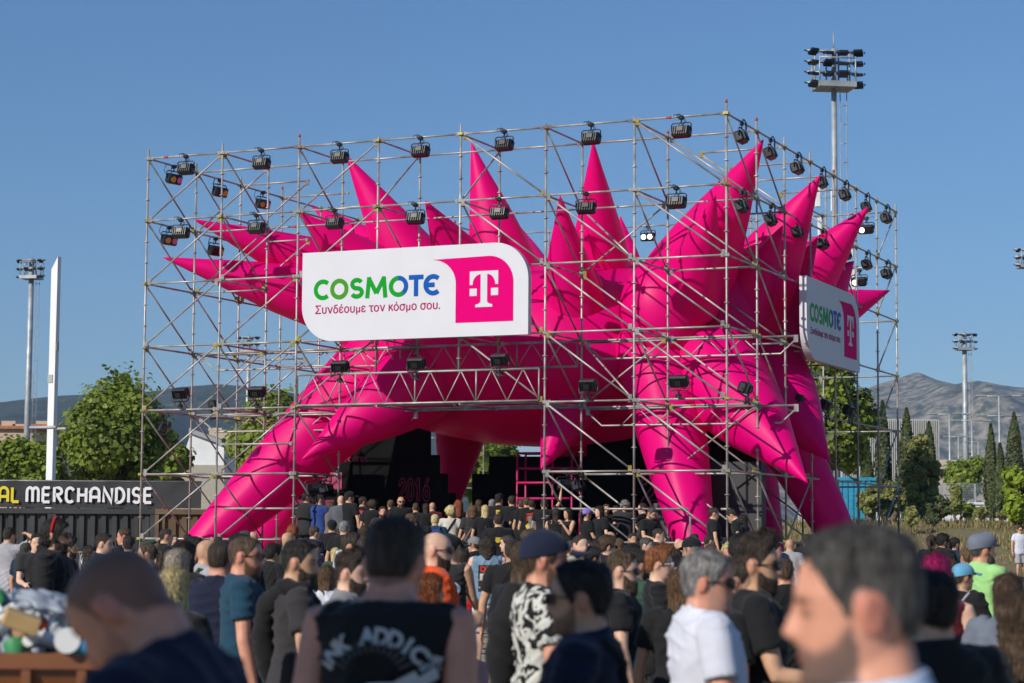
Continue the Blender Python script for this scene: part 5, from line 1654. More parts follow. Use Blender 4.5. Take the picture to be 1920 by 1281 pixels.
    for _ in range(ns):
        j = int(nr * rs.random() ** .8); i = rs.randrange(nth)
        if style in ('fade', 'quiff', 'buzz') and rows[j][i].z < .05 and rs.random() < .85: continue
        if style in ('under', 'tail', 'receding') and rows[j][i].z > .040: continue
        p = rows[j][i]; o = (p - C0).normalized()
        down = Vector((0, -.25, -1)) if p.z < .09 else Vector((p.x * 6, p.y * 6 + rs.uniform(-.6, .6), -.2))
        if style in ('quiff', 'pixie') and p.y > 0: down = Vector((rs.uniform(-.4, .4), .4, .8))
        d = (down.normalized() * rs.uniform(.4, 1) + o * rs.uniform(.10, .5) + Vector((rs.uniform(-.4, .4), rs.uniform(-.4, .4), rs.uniform(-.3, .3)))).normalized()
        sd = d.cross(o); sd = sd.normalized() * wd if sd.length > .01 else Vector((wd, 0, 0))
        L = ln * rs.uniform(.5, 1.2); p = p - o * .004
        m_ = p + d * L * .6 + o * .002; e = p + d * L - Vector((0, 0, L * .25))
        mb.add([p - sd, p + sd, m_ + sd * .7, m_ - sd * .7, e], [(0, 1, 2, 3), (3, 2, 4)], 0, True)
    me = mb.mesh('hair', [M_BLACKM]); BODY[k] = me; return me

def beard_mesh(lod, length=.02, seed=0):
    k = ('be', lod, length)
    if k in BODY: return BODY[k]
    mb = MB(); n, m = {'n': (48, 14), 'm': (32, 10), 'f': (16, 6)}[lod]
    rows = []
    for j in range(m + 1):
        s = j / m; row = []
        for i in range(n + 1):
            th = -1.5 + 3.0 * i / n
            top = np.interp(abs(th), [0, .3, .55, 1.0, 1.3, 1.5], [-.054, -.054, -.056, -.046, -.02, .0])
            z = top + (-.119 - top) * s
            p = head_pt(th, z)
            e = min(1, s / .2) * min(1, (1.5 - abs(th)) / .25)
            nz = noise.noise(Vector((p.x * 60, p.y * 60, z * 24)))
            d = Vector((p.x * .5, p.y, -.03)).normalized()
            dn = length * (.4 + .9 * s) * max(.15, 1 - abs(th) / 1.5)
            row.append(p + d * ((length * .22 + .003 * nz) * e - .002) + Vector((0, 0, -dn * s * .8)))
        rows.append(row)
    back = [[Vector((p.x * .55, p.y * .55 + .01, p.z + .002)) for p in rows[-1]]]
    rr = rows + back
    vs = [p for r in rr for p in r]
    fs = [(j * (n + 1) + i, j * (n + 1) + i + 1, (j + 1) * (n + 1) + i + 1, (j + 1) * (n + 1) + i) for j in range(len(rr) - 1) for i in range(n)]
    mb.add(vs, fs, 0, True)
    me = mb.mesh('beard', [M_BLACKM]); BODY[k] = me; return me

def cap_mesh(kind):
    k = ('cap', kind)
    if k in BODY: return BODY[k]
    mb = MB(); n, m = 40, 12; rows = []
    for j in range(m + 1):
        s = j / m; row = []
        for i in range(n):
            th = -math.pi + 2 * math.pi * i / n
            h = np.interp(abs(th), [0, 1.2, 1.8, 3.15], [.052, .035, .022, .005])
            z = h + (.1178 - h) * (1 - (1 - s) ** 1.5)
            p = head_pt(th, z); d = (p - Vector((0, -.012, .0))).normalized()
            g = .017 + .012 * s + (.006 * abs(math.sin(th * 3)) ** .5 * s * (1 - s) if kind == 'ball' else 0)
            if kind == 'flat': g += .020 * math.sin(math.pi * s) + .012 * max(0, math.cos(th)) * s
            row.append(p + d * g)
        rows.append(row)
    vs = [p for r in rows for p in r]
    fs = [(j * n + i, j * n + (i + 1) % n, (j + 1) * n + (i + 1) % n, (j + 1) * n + i) for j in range(m) for i in range(n)] + [tuple(m * n + i for i in range(n))]
    mb.add(vs, fs, 0, True)
    if kind == 'ball': mb.ell((0, -.008, .150), (.009, .009, .006))
    L = .095 if kind == 'ball' else .04
    for (dz, fl) in ((0, 1), (-.006, -1)):
        rr = []
        for j in range(6):
            s = j / 5
            rr.append([Vector((math.sin(a) * (.086 - .012 * s), .108 + math.cos(a) * .006 + L * s * math.cos(a * 1.12) - .012 * (1 - math.cos(a)), .056 - .012 * s + dz - .030 * (math.sin(a) ** 2) * (.8 if kind == 'ball' else .2))) for a in np.linspace(-1.1, 1.1, 15)])
        vs = [p for r in rr for p in r]
        fs = [(j * 15 + i, j * 15 + i + 1, (j + 1) * 15 + i + 1, (j + 1) * 15 + i) for j in range(5) for i in range(14)]
        mb.add(vs, fs if fl > 0 else [f[::-1] for f in fs], 0, True)
    me = mb.mesh('cap', [M_BLACKM]); BODY[k] = me; return me

def glasses_mesh(dark=True):
    k = ('gl', dark)
    if k in BODY: return BODY[k]
    mb = MB()
    for s in (-1, 1):
        pts = [(s * .034 + math.cos(a) * .026, .104 - .010 * abs(math.cos(a) * .026 + s * .034) / .06, .0 + math.sin(a) * .020) for a in np.linspace(0, 2 * math.pi, 20)]
        if dark:
            mb.prism([(p[0], p[2]) for p in pts[:-1]], .004, lambda x, y, t: Vector((x, .104 - .25 * abs(x) ** 1.3 * .5 + t, y)))
        mb.path(pts, .0028, 6, caps=False)
        mb.path([(s * .058, .098, .008), (s * .074, .088, .008), (s * .082, .0, .006), (s * .083, -.02, -.004)], .0032, 6)
    mb.path([(-.01, .107, .004), (0, .109, .006), (.01, .107, .004)], .003, 6)
    me = mb.mesh('glasses', [M_BLACKM]); BODY[k] = me; return me

# ---- materials for people
def skin_mat(tone, scalp, beard, hair):
    key = 'skin_%s_%s_%s_%s' % (tone, scalp, beard, hair)
    if key in MATS: return MATS[key]
    base = {'fair': (.70, .43, .30), 'tan': (.58, .33, .20), 'olive': (.46, .25, .145), 'red': (.62, .29, .19), 'dark': (.17, .085, .05)}[tone]
    m = mat(key, base, rough=.5, spec=.35, noise_amt=.12, noise_scale=14)
    nt = m.node_tree; p = nt.nodes['Principled BSDF']
    p.inputs['Subsurface Weight'].default_value = 0.0
    src = p.inputs['Base Color'].links[0].from_socket
    at_ = nt.nodes.new('ShaderNodeAttribute'); at_.attribute_name = 'paint'
    sep = nt.nodes.new('ShaderNodeSeparateColor'); nt.links.new(at_.outputs['Color'], sep.inputs[0])
    hc = HAIRC[hair]
    def mixin(fac_sock, col, strength, src):
        ml = nt.nodes.new('ShaderNodeMath'); ml.operation = 'MULTIPLY'; ml.inputs[1].default_value = strength
        nt.links.new(fac_sock, ml.inputs[0])
        mx = nt.nodes.new('ShaderNodeMix'); mx.data_type = 'RGBA'
        nt.links.new(ml.outputs[0], mx.inputs[0]); nt.links.new(src, mx.inputs[6]); mx.inputs[7].default_value = tuple(col) + (1,)
        return mx.outputs[2]
    src = mixin(sep.outputs[0], hc, scalp, src)
    src = mixin(sep.outputs[1], hc, beard, src)
    src = mixin(sep.outputs[2], (base[0] * .75, base[1] * .45, base[2] * .5), .7, src)  # lip red, and the painted backlit red of the ears
    src = mixin(at_.outputs['Alpha'], (.03, .018, .012), .85, src)
    nt.links.new(src, p.inputs['Base Color'])
    return m
HAIRC = {'black': (.016, .013, .011), 'dark': (.034, .023, .016), 'brown': (.072, .044, .025), 'lbrown': (.11, .062, .030), 'blond': (.58, .43, .20), 'ash': (.34, .29, .22), 'red': (.20, .055, .015), 'ginger': (.24, .085, .03), 'grey': (.20, .19, .18), 'white': (.42, .41, .40), 'sgrey': (.062, .057, .052), 'magenta': (.32, .004, .09)}
def hair_mat(c):
    k = 'hair_' + c
    if k in MATS: return MATS[k]
    col = HAIRC[c]
    m = mat(k, col, rough=.55, spec=.3, noise_amt=.55, noise_scale=9, bump=.9, bump_scale=14, stretch=(9, 9, 1.4), col2=tuple(min(1, x * 1.9 + .004) for x in col))
    return m
def cloth(name, col, **kw):
    return mat('cloth_' + name, col, rough=.85, spec=.2, noise_amt=.12, noise_scale=6, bump=.08, bump_scale=220, sheen=.1, **kw)
def patterned(name, c1, c2, scale, thr):
    k = 'cloth_' + name
    m = mat(k, c1, rough=.85, spec=.2, noise_amt=.1, noise_scale=scale, col2=c2)
    for n in m.node_tree.nodes:
        if n.type == 'VALTORGB': n.color_ramp.elements[0].position = thr; n.color_ramp.elements[1].position = thr + .02
        if n.type == 'TEX_NOISE': n.inputs['Detail'].default_value = 1.2; n.inputs['Distortion'].default_value = 2.2
    return m
CL = {'black': cloth('black', (.012, .012, .013)), 'charcoal': cloth('charcoal', (.035, .032, .034)), 'washed': cloth('washed_black', (.028, .027, .028)), 'navy': cloth('navy', (.010, .014, .035)), 'blue': cloth('blue', (.025, .055, .20)), 'teal': cloth('teal', (.012, .05, .085)), 'dteal': cloth('dark_teal', (.010, .028, .045)), 'white': cloth('white', (.62, .63, .70)), 'cream': cloth('cream', (.58, .53, .45)), 'grey': cloth('grey', (.21, .21, .215)), 'lgrey': cloth('light_grey', (.36, .35, .37)), 'orange': cloth('orange', (.72, .085, .012)), 'green': cloth('green', (.035, .085, .03)), 'lime': cloth('lime', (.33, .62, .22)), 'maroon': cloth('maroon', (.10, .008, .02)), 'red': cloth('red', (.45, .012, .02)), 'denim': cloth('denim', (.20, .30, .40), col2=(.12, .20, .29)), 'jeans': cloth('jeans', (.06, .11, .20)), 'paleblue': cloth('pale_blue', (.50, .62, .78)), 'skyblue': cloth('sky_blue', (.12, .34, .50)), 'slate': cloth('slate', (.15, .17, .21)), 'purple': cloth('purple', (.24, .16, .50)), 'khaki': cloth('khaki', (.28, .24, .16)), 'taupe': cloth('taupe', (.16, .12, .11)),
      'print': patterned('black_white_print', (.62, .61, .55), (.012, .012, .012), 11, .50), 'hood': cloth('grey_hoodie', (.10, .105, .12)), 'dgreen': cloth('dark_green', (.03, .075, .045))}

def child(parent, name, me, m, mtx=None):
    o = bpy.data.objects.new(name, me)
    COL.objects.link(o); o.parent = parent
    if mtx is not None: o.matrix_local = mtx
    o.material_slots[0].link = 'OBJECT'; o.material_slots[0].material = m
    return o

def ground_z(x, y):
    return 0.0

CROWD = []
def person(px, ytop, hpx, label, heading=0, hair='short', hc='dark', top='tee', tc='black', bottom='long', bc='black', L='down', Rr='down', yaw=0, pitch=0, lean=0, female=False, skin='tan', beard=None, stubble=0., cap=None, capc='black', glasses=None, heavy=0., zb=0.0, d=None, lod=None, scale=None, group=None, name='person', shoes='black', step=.25, scalp=None, neck=0.0):
    """px, ytop: picture point of the top of the head; hpx: head height in photo pixels; heading 0 faces away, 90 faces right"""
    hd = .245
    if d is None: d = hd * F_PX / hpx
    P = at(px, ytop, d)
    if zb is None:
        zb = bank_z(P.x, P.y)
    add = .02 if hair in ('short', 'fade', 'quiff', 'mullet', 'wavy', 'curly', 'pixie', 'long', 'longcurly', 'bob', 'mane') or cap else .006
    k = (P.z - zb) / (1.728 + neck + add - (lean * .004) - abs(pitch) * .0006)
    if scale: 
        k2 = max(scale[0], min(scale[1], k)); k = k2
    k = max(.55, min(1.14, k))
    if lod is None: lod = 'n' if d < 9 else ('m' if d < 26 else 'f')
    yaw = -yaw
    if cap and hair == 'short': hair = 'under'
    pose = Pose(L, Rr, yaw, pitch, lean, female, heavy, step, neck)
    body = bpy.data.objects.new('person', body_mesh(pose, lod))
    COL.objects.link(body)
    hM = pose.headM()
    rz = -R(heading)
    # put the head (not the feet) on the sight line
    hp = Matrix.Rotation(rz, 3, 'Z') @ (hM @ Vector((0, 0, 0))) * k
    body.location = (P.x - hp.x, P.y - hp.y, zb)
    body.rotation_euler = (0, 0, rz); body.scale = (k, k, k)
    sc = scalp if scalp is not None else {'bald': .12, 'buzz': .85, 'fade': .55, 'receding': .35}.get(hair, .8)
    sb = stubble if stubble else (.9 if beard else .10 if not female else 0.)
    if female: sb = 0
    body.material_slots[0].link = 'OBJECT'; body.material_slots[0].material = skin_mat(skin, sc, sb, hc)
    tag(body, label, 'person', group)
    if top:
        child(body, 'shirt', shirt_mesh(pose, top, lod), CL[tc])
    if bottom:
        child(body, 'trousers' if bottom == 'long' else 'shorts', trousers_mesh(pose, bottom, lod), CL[bc])
    for s in (-1, 1): child(body, 'shoe', shoe_mesh(pose, lod, s), CL[shoes])
    if hair != 'bald':
        child(body, 'hair', hair_mesh(hair, lod, (len(CROWD) % 3)), hair_mat(hc), hM)
    if beard and beard >= .013: child(body, 'beard', beard_mesh(lod, beard), hair_mat('dark' if hc == 'black' else hc), hM)
    if cap: child(body, 'cap', cap_mesh(cap), CL[capc], hM)
    if glasses: child(body, 'glasses', glasses_mesh(glasses != 'clear'), {'dark': M_BLACK, 'clear': M_BLACK, 'white': M_WHITEP, 'yellow': M_BRASS}[glasses], hM)
    info = dict(o=body, pose=pose, lod=lod, k=k, d=d, P=P)
    CROWD.append(info)
    return info

def on_cloth(info, flat, side='back', mesh_key=None, off=.006, maxlen=.025):
    """lays flat artwork (verts in metres across the back, x right as seen, z height) onto the shirt surface; flat: list of (verts, faces, material)"""
    o = info['o']; sh = [c for c in o.children if c.name.startswith('shirt')][0]
    bvh = BVHTree.FromPolygons([v.co.copy() for v in sh.data.vertices], [tuple(p.vertices) for p in sh.data.polygons])
    T = info['pose'].top()
    sg = 1 if side == 'back' else -1
    b = MB(); mats = []
    for lay, (V, F, m) in enumerate(flat):
        if m not in mats: mats.append(m)
        bm = bmesh.new()
        bv = [bm.verts.new((x, 0, z)) for x, z in V]
        for f in F:
            try: bm.faces.new([bv[i] for i in f])
            except ValueError: pass
        for it in range(3):
            ed = [e for e in bm.edges if e.calc_length() > maxlen]
            if not ed: break
            bmesh.ops.subdivide_edges(bm, edges=ed, cuts=1)
            bmesh.ops.triangulate(bm, faces=[f for f in bm.faces if len(f.verts) > 4])
        bmesh.ops.triangulate(bm, faces=bm.faces[:])
        bm.verts.index_update()
        vs = []
        for v in bm.verts:
            q = T @ Vector((v.co.x * sg, -.6 * sg, v.co.z)); dr = T.to_3x3() @ Vector((0, sg, 0))
            hit, nn, _, _ = bvh.ray_cast(q, dr)
            if hit is None: hit = bvh.find_nearest(T @ Vector((v.co.x * sg, -.12 * sg, v.co.z)))[0]
            vs.append(hit - dr * (off + .0015 * lay))
        b.add(vs, [tuple(v.index for v in f.verts) for f in bm.faces], mats.index(m), True)
        bm.free()
    return b.build('print', mats, o)

def rect(x0, x1, z0, z1): return [(x0, z0), (x1, z0), (x1, z1), (x0, z1)], [(0, 1, 2, 3)]
def words_on(txt, x, z, size, bold=.0, align='CENTER'):
    V, F = text_mesh(txt, size, bold, align); return [(p[0] + x, p[1] + z) for p in V], F
def blob(cx, cz, rx, rz, n=14, rough=.25, seed=1):
    rs = random.Random(seed)
    pts = [(cx + math.cos(2 * math.pi * i / n) * rx * (1 + rs.uniform(-rough, rough)), cz + math.sin(2 * math.pi * i / n) * rz * (1 + rs.uniform(-rough, rough))) for i in range(n)]
    return pts, [tuple(range(n))]
INK = {'white': mat('ink_white', (.62, .62, .62), rough=.8), 'dwhite': mat('ink_faded_white', (.45, .47, .47), rough=.8), 'red': mat('ink_red', (.50, .03, .015), rough=.8), 'yellow': mat('ink_yellow', (.62, .42, .03), rough=.8), 'blue': mat('ink_blue', (.12, .20, .38), rough=.8), 'pblue': mat('ink_pale_blue', (.33, .45, .60), rough=.8), 'orange': mat('ink_orange', (.70, .22, .02), rough=.8), 'green': mat('ink_green', (.08, .55, .10), rough=.8), 'cyan': mat('ink_cyan', (.03, .35, .55), rough=.8), 'black': mat('ink_black', (.006, .006, .007), rough=.8), 'tattoo': mat('ink_tattoo', (.02, .12, .13), rough=.6)}
def strap(info, pts, r=.014, m='black', name='strap', flatk=1):
    """a strap laid on the body along points given in body space"""
    b = MB(); b.path([info['pose'].top() @ Vector(p) for p in pts], r, 8)
    o = b.build(name, CL[m], info['o']); return o
def crossbag(info, side=1, m='black', rr=.013):
    g = .165; s = side
    sh = [c for c in info['o'].children if c.name.startswith('shirt')][0]
    bvh = BVHTree.FromPolygons([v.co.copy() for v in sh.data.vertices], [tuple(p.vertices) for p in sh.data.polygons])
    T = info['pose'].top(); pts = []
    for t in np.linspace(0, 1, 14):
        q = T @ Vector((s * (.12 - .30 * t), -.6, 1.47 - .48 * t)); hit = bvh.ray_cast(q, T.to_3x3() @ Vector((0, 1, 0)))[0]
        if hit is None: continue
        pts.append(hit + Vector((0, -.004, 0)))
    b = MB(); b.path(pts, rr, 6); b.build('bag_strap', CL[m], info['o'])
    return pts

# ------------------------------------------------------------------ the people in front, out of focus
P_ = person
n1 = P_(1606, 966, 298, 'big blurred man with greying fade haircut close to the camera', heading=-84, hair='fade', hc='sgrey', top='tee', tc='paleblue', stubble=.8, skin='red', scalp=.5, pitch=2)
n2 = P_(232, 1040, 240, 'dark blurred man bending his head over the litter bin', heading=-72, hair='bald', hc='dark', tc='navy', lean=16, pitch=26, skin='red', scalp=.72, stubble=.25, scale=(.9, 1.1))
n3 = P_(742, 978, 162, 'man in black vest with INK ADDICT lettering, seen from behind', heading=14, hair='fade', hc='dark', top='tank', tc='black', skin='red', L='back', Rr='back', heavy=.0, stubble=.6, scalp=.6, neck=-.025, lean=8)
n4 = P_(1088, 1040, 148, 'man in sunglasses and navy tee facing left in the shade', heading=-80, hair='short', hc='black', tc='navy', stubble=.6, glasses='dark', skin='tan', L='fore')
n5 = P_(1328, 1024, 122, 'grey haired man in pale lilac white tee, turned toward the stage', heading=80, hair='short', hc='grey', tc='white', glasses='dark', skin='red', yaw=18, heavy=.04, stubble=.3)
n6 = P_(1420, 1000, 104, 'bearded man in sunglasses holding a blue can', heading=90, hair='quiff', hc='dark', tc='black', beard=.016, glasses='dark', Rr='fore', L='down', yaw=14, skin='tan')
n7 = P_(1384, 1040, 104, 'bareheaded man with short dark hair beside the man with the can', heading=92, hair='receding', hc='dark', tc='black', stubble=.4, skin='tan', yaw=6)
n8 = P_(1388, 1090, 92, 'short brown haired person tucked behind the white tee', heading=40, hair='short', hc='brown', tc='navy', scale=(.84, 1))
n9 = P_(1024, 992, 104, 'man in navy cap and black and white patterned shirt', heading=80, hair='short', hc='brown', tc='print', cap='ball', capc='navy', skin='red', yaw=10, beard=.008, L='down', Rr='down')
n10 = P_(992, 1003, 88, 'long haired woman in black tee with bare arm, beside the navy cap', heading=46, hair='long', hc='brown', tc='black', female=True, skin='tan', L='back', Rr='down')
n11 = P_(1742, 1060, 150, 'person in black with broad shoulders behind the big blurred man', heading=-20, hair='short', hc='black', tc='black', heavy=.05)

# ------------------------------------------------------------------ middle distance, from left to right
P_(18, 987, 31, 'person in light grey tee raising an arm to the head', heading=24, hair='fade', hc='dark', tc='lgrey', Rr='head', L='phone', skin='tan', lod='m')
P_(50, 1016, 33, 'grey haired man in dark teal polo', heading=30, hair='short', hc='sgrey', tc='dteal', skin='red', lod='m')
q = P_(106, 967, 60, 'curly haired man with red hairband and sunglasses before the dark container', heading=92, hair='mullet', hc='black', top='long', tc='black', beard=.016, glasses='dark', skin='tan', lod='n')
b_ = MB(); b_.path([Vector((math.sin(a) * .094, -.012 + .012 * math.cos(a), .022 + math.cos(a) * .112)) for a in np.linspace(-1.5, 1.5, 18)], .011, 8)
ch = b_.build('hairband', CL['red'], q['o']); ch.matrix_local = q['pose'].headM()
q = P_(131, 1009, 37, 'man with yellow sunglasses and green print on black tee', heading=82, hair='quiff', hc='black', tc='black', beard=.014, glasses='yellow', skin='tan', lod='m')
on_cloth(q, [(*blob(.05, 1.38, .035, .05, 7, .5, 3), INK['cyan']), (*blob(.07, 1.31, .02, .06, 6, .5, 4), INK['green'])])
P_(166, 1022, 27, 'woman with dark bun and white top by the barrier', heading=80, hair='bun', hc='black', tc='white', female=True, lod='m')
P_(196, 997, 41, 'young man with shaved sides looking toward the stage', heading=92, hair='fade', hc='dark', tc='black', skin='fair', lod='m', scalp=.35)
P_(242, 1003, 34, 'dark haired person just behind the bent man', heading=0, hair='short', hc='dark', tc='charcoal', lod='m')
P_(311, 1002, 27, 'person in grey green sweater filming with raised phone', heading=4, hair='fade', hc='dark', top='long', tc='dgreen', L='head', Rr='phone', lod='m')
P_(352, 1000, 22, 'dark haired person near the foot of the pink leg', heading=0, hair='short', hc='dark', tc='black', lod='m')
P_(345, 1009, 62, 'woman with long black hair behind the ash blond head', heading=30, hair='long', hc='black', tc='black', female=True)
P_(333, 1024, 68, 'ash blond woman with shoulder length hair and black top', heading=16, hair='long', hc='ash', tc='black', female=True)
P_(326, 1058, 92, 'blond woman with straight bright hair', heading=24, hair='long', hc='blond', tc='black', female=True, skin='fair')
P_(391, 1009, 56, 'bald tanned man with green backpack', heading=60, hair='bald', hc='dark', tc='lgrey', skin='tan')
q = P_(416, 1010, 78, 'shaven headed man in navy tee, seen from behind', heading=16, hair='buzz', hc='dark', tc='navy', skin='red', scalp=.4, heavy=.02)
P_(449, 997, 56, 'dark haired man looking left behind the teal tee', heading=-60, hair='short', hc='black', tc='black', skin='tan')
P_(462, 1002, 80, 'bearded man in teal tee and glasses, facing the stage', heading=82, hair='buzz', hc='brown', tc='teal', beard=.01, glasses='clear', skin='red', yaw=14, heavy=.04)
P_(513, 1019, 38, 'boy with thick black hair in black tee', heading=46, hair='wavy', hc='black', tc='black', skin='olive', lod='m')
n12 = P_(563, 1007, 86, 'bearded man in charcoal tee with black jacket over his shoulder', heading=76, hair='fade', hc='black', tc='charcoal', bc='jeans', beard=.018, skin='tan', yaw=20, heavy=.03, scalp=.75)
P_(660, 1031, 82, 'bearded man with slick quiff and grey tee', heading=94, hair='quiff', hc='dark', tc='grey', beard=.02, skin='fair', yaw=10, scalp=.5)
P_(630, 1003, 26, 'woman with long wavy brown hair in dark top', heading=20, hair='longcurly', hc='brown', tc='black', female=True, lod='m')
P_(613, 1056, 46, 'little girl with long fair hair and pale top', heading=6, hair='long', hc='lbrown', tc='white', female=True, lod='m', d=17)
P_(592, 1014, 27, 'dark haired person in navy printed tee looking down', heading=34, hair='short', hc='dark', tc='navy', pitch=22, lod='m', L='fore', Rr='fore')
P_(664, 996, 26, 'person in white long sleeved top with dark hair', heading=6, hair='short', hc='dark', top='long', tc='white', lod='m', d=30)
P_(691, 1001, 24, 'woman with dark curls between the heads', heading=-20, hair='curly', hc='brown', tc='black', female=True, lod='m')
q = P_(819, 994, 72, 'bald man with glasses in a bright orange top', heading=76, hair='bald', hc='dark', top='long', tc='orange', beard=.014, glasses='dark', skin='fair', yaw=18, scalp=.14)
P_(806, 1068, 62, 'red haired woman with raised bare forearm and tattoo', heading=70, hair='long', hc='red', tc='black', female=True, Rr='face', L='fore', d=12, skin='tan')
n13 = P_(845, 1001, 50, 'man in black cap and sleeveless top with pale blue print', heading=24, hair='short', hc='dark', top='tank', tc='washed', bottom='short', cap='ball', capc='black', skin='tan', yaw=44, L='back', Rr='swing')
on_cloth(n13, [(*blob(-.0, 1.22, .15, .10, 18, .2, 5), INK['pblue']), (*blob(.0, 1.19, .10, .085, 14, .3, 8), INK['blue']), (*blob(.03, 1.17, .05, .05, 10, .5, 9), INK['black']), (*rect(-.13, .13, 1.03, 1.045), INK['dwhite'])])
P_(865, 1012, 34, 'dark haired youth half hidden by the sleeveless man', heading=10, hair='short', hc='dark', tc='navy', d=30, lod='m')
n14 = P_(915, 1003, 38, 'person in denim vest with DIO back patch and white shorts', heading=2, hair='mane', hc='dark', top='vest', tc='denim', bottom='short', bc='white', skin='fair', L='down', Rr='down', d=26.5, lod='m')
x_ = -.0
on_cloth(n14, [(*rect(-.115, .115, 1.02, 1.36), INK['black']), (*words_on('DIO', 0, 1.275, .10, .006), INK['red']), (*rect(-.095, .095, 1.17, 1.25), INK['dwhite']), (*blob(.0, 1.165, .085, .022, 16, .4, 2), INK['orange']), (*blob(-.02, 1.09, .075, .045, 16, .45, 6), INK['pblue']), (*blob(.03, 1.08, .03, .02, 8, .4, 7), INK['white'])])
n15 = P_(889, 1006, 25, 'man in grey cap and black METALLICA tee', heading=-20, hair='short', hc='dark', tc='black', cap='ball', capc='grey', yaw=-46, d=33, lod='m')
on_cloth(n15, [(*words_on('METALLICA', .0, 1.34, .075, .006), INK['white']), (*words_on('M72', .0, 1.25, .08, .003), INK['white']), (*blob(0, 1.20, .07, .035, 12, .5, 3), INK['dwhite'])])
P_(951, 1002, 27, 'grey haired man in profile facing left beside the denim vest', heading=-84, hair='short', hc='sgrey', tc='navy', skin='fair', d=31, lod='m', Rr='fore')
P_(962, 1009, 40, 'cropped man in black beside the long haired woman', heading=4, hair='buzz', hc='dark', tc='black', d=19)
P_(870, 1030, 20, 'child in red and white top holding hands', heading=20, hair='short', hc='dark', tc='red', d=27, bottom='short', bc='black', lod='m', L='down')
P_(1072, 1012, 35, 'grey stubbled man looking right behind the sunglasses', heading=70, hair='buzz', hc='sgrey', tc='black', d=27, lod='m')
P_(1121, 1012, 36, 'dark bearded man in profile in the middle crowd', heading=80, hair='fade', hc='dark', tc='black', beard=.012, d=25, lod='m')
P_(1140, 1003, 38, 'smiling man with chestnut hair and sunglasses', heading=74, hair='wavy', hc='brown', tc='black', glasses='dark', d=25, skin='fair', lod='m')
P_(1186, 1016, 44, 'woman with black hair and tanned face by the yellow coupler', heading=70, hair='short', hc='black', tc='black', d=21, skin='tan', lod='m')
P_(1168, 1029, 78, 'man with full brown beard and black sunglasses', heading=92, hair='fade', hc='brown', tc='black', beard=.034, glasses='dark', skin='fair', yaw=8, scalp=.4)
P_(1196, 1026, 64, 'tattooed man in dark green tee holding a phone', heading=60, hair='short', hc='dark', tc='dgreen', beard=.014, glasses='dark', skin='tan', Rr='fore')
P_(1238, 1022, 66, 'person with short ginger hair and white framed glasses', heading=90, hair='pixie', hc='ginger', tc='black', glasses='white', female=True, skin='fair', yaw=8, L='fore', Rr='fore')
P_(1263, 1040, 50, 'dark haired person peeking past the ginger hair', heading=70, hair='short', hc='black', tc='black', d=18)
P_(1276, 1060, 84, 'woman with long light brown hair in black', heading=14, hair='long', hc='lbrown', tc='black', female=True, skin='tan')
P_(1297, 1006, 41, 'person in black baseball cap looking down to the left', heading=-52, hair='short', hc='grey', tc='lgrey', cap='ball', capc='black', d=23, pitch=12, lod='m')
P_(1469, 1044, 60, 'man with cropped brown hair, seen from behind', heading=-8, hair='fade', hc='brown', tc='black', skin='red', scalp=.75)
P_(1390, 998, 58, 'woman with tousled dark hair behind the can holder', heading=40, hair='wavy', hc='black', tc='black', female=True, d=17)
P_(1513, 1000, 30, 'person in black with bare arms by the rope bundle', heading=10, hair='short', hc='dark', tc='black', d=40, lod='f')
# right edge
P_(1747, 1002, 26, 'woman with dark hair tied back, near the bank', heading=30, hair='tail', hc='dark', tc='black', female=True, d=36, lod='m')
P_(1768, 1000, 27, 'bearded man with black hair and glasses near the bank', heading=60, hair='wavy', hc='black', tc='black', beard=.012, glasses='clear', d=36, lod='m')
P_(1790, 1007, 26, 'long haired man touching his ear', heading=56, hair='tail', hc='black', tc='dteal', beard=.01, L='face', Rr='face', d=36, lod='m')
q = P_(1843, 1000, 50, 'man with grey flat cap, long beard and lime green tee', heading=54, hair='receding', hc='sgrey', tc='lime', cap='flat', capc='slate', beard=.055, skin='red', yaw=22, heavy=.05, d=17.5)
P_(1812, 1026, 42, 'woman with brown ponytail behind the flat cap', heading=-20, hair='tail', hc='lbrown', tc='black', female=True, d=24)
q = P_(1806, 1053, 52, 'woman in sky blue cap and black tee with crossbody strap', heading=44, hair='tail', hc='brown', tc='black', cap='ball', capc='skyblue', female=True, skin='tan', yaw=26, Rr='fore', d=16.5)
crossbag(q, 1, 'lgrey')
P_(1782, 1046, 52, 'brown haired person half hidden behind the blue cap', heading=20, hair='short', hc='brown', tc='black', d=19)
P_(1754, 1032, 88, 'person with bright magenta hair and bare shoulders', heading=26, hair='long', hc='magenta', top='tank', tc='maroon', female=True, skin='fair', d=11)
P_(1890, 1068, 92, 'woman with long straight dark brown hair at the photo edge', heading=30, hair='long', hc='brown', tc='slate', female=True, skin='tan', d=10.5)
P_(1914, 1108, 112, 'woman with wavy auburn brown hair cut off by the frame', heading=10, hair='longcurly', hc='brown', tc='black', female=True, d=8.6)
P_(1912, 974, 15, 'young man in white tee and light shorts standing on the bank', heading=170, hair='short', hc='dark', tc='white', bottom='short', bc='lgrey', glasses='dark', d=79, zb=None, lod='f')

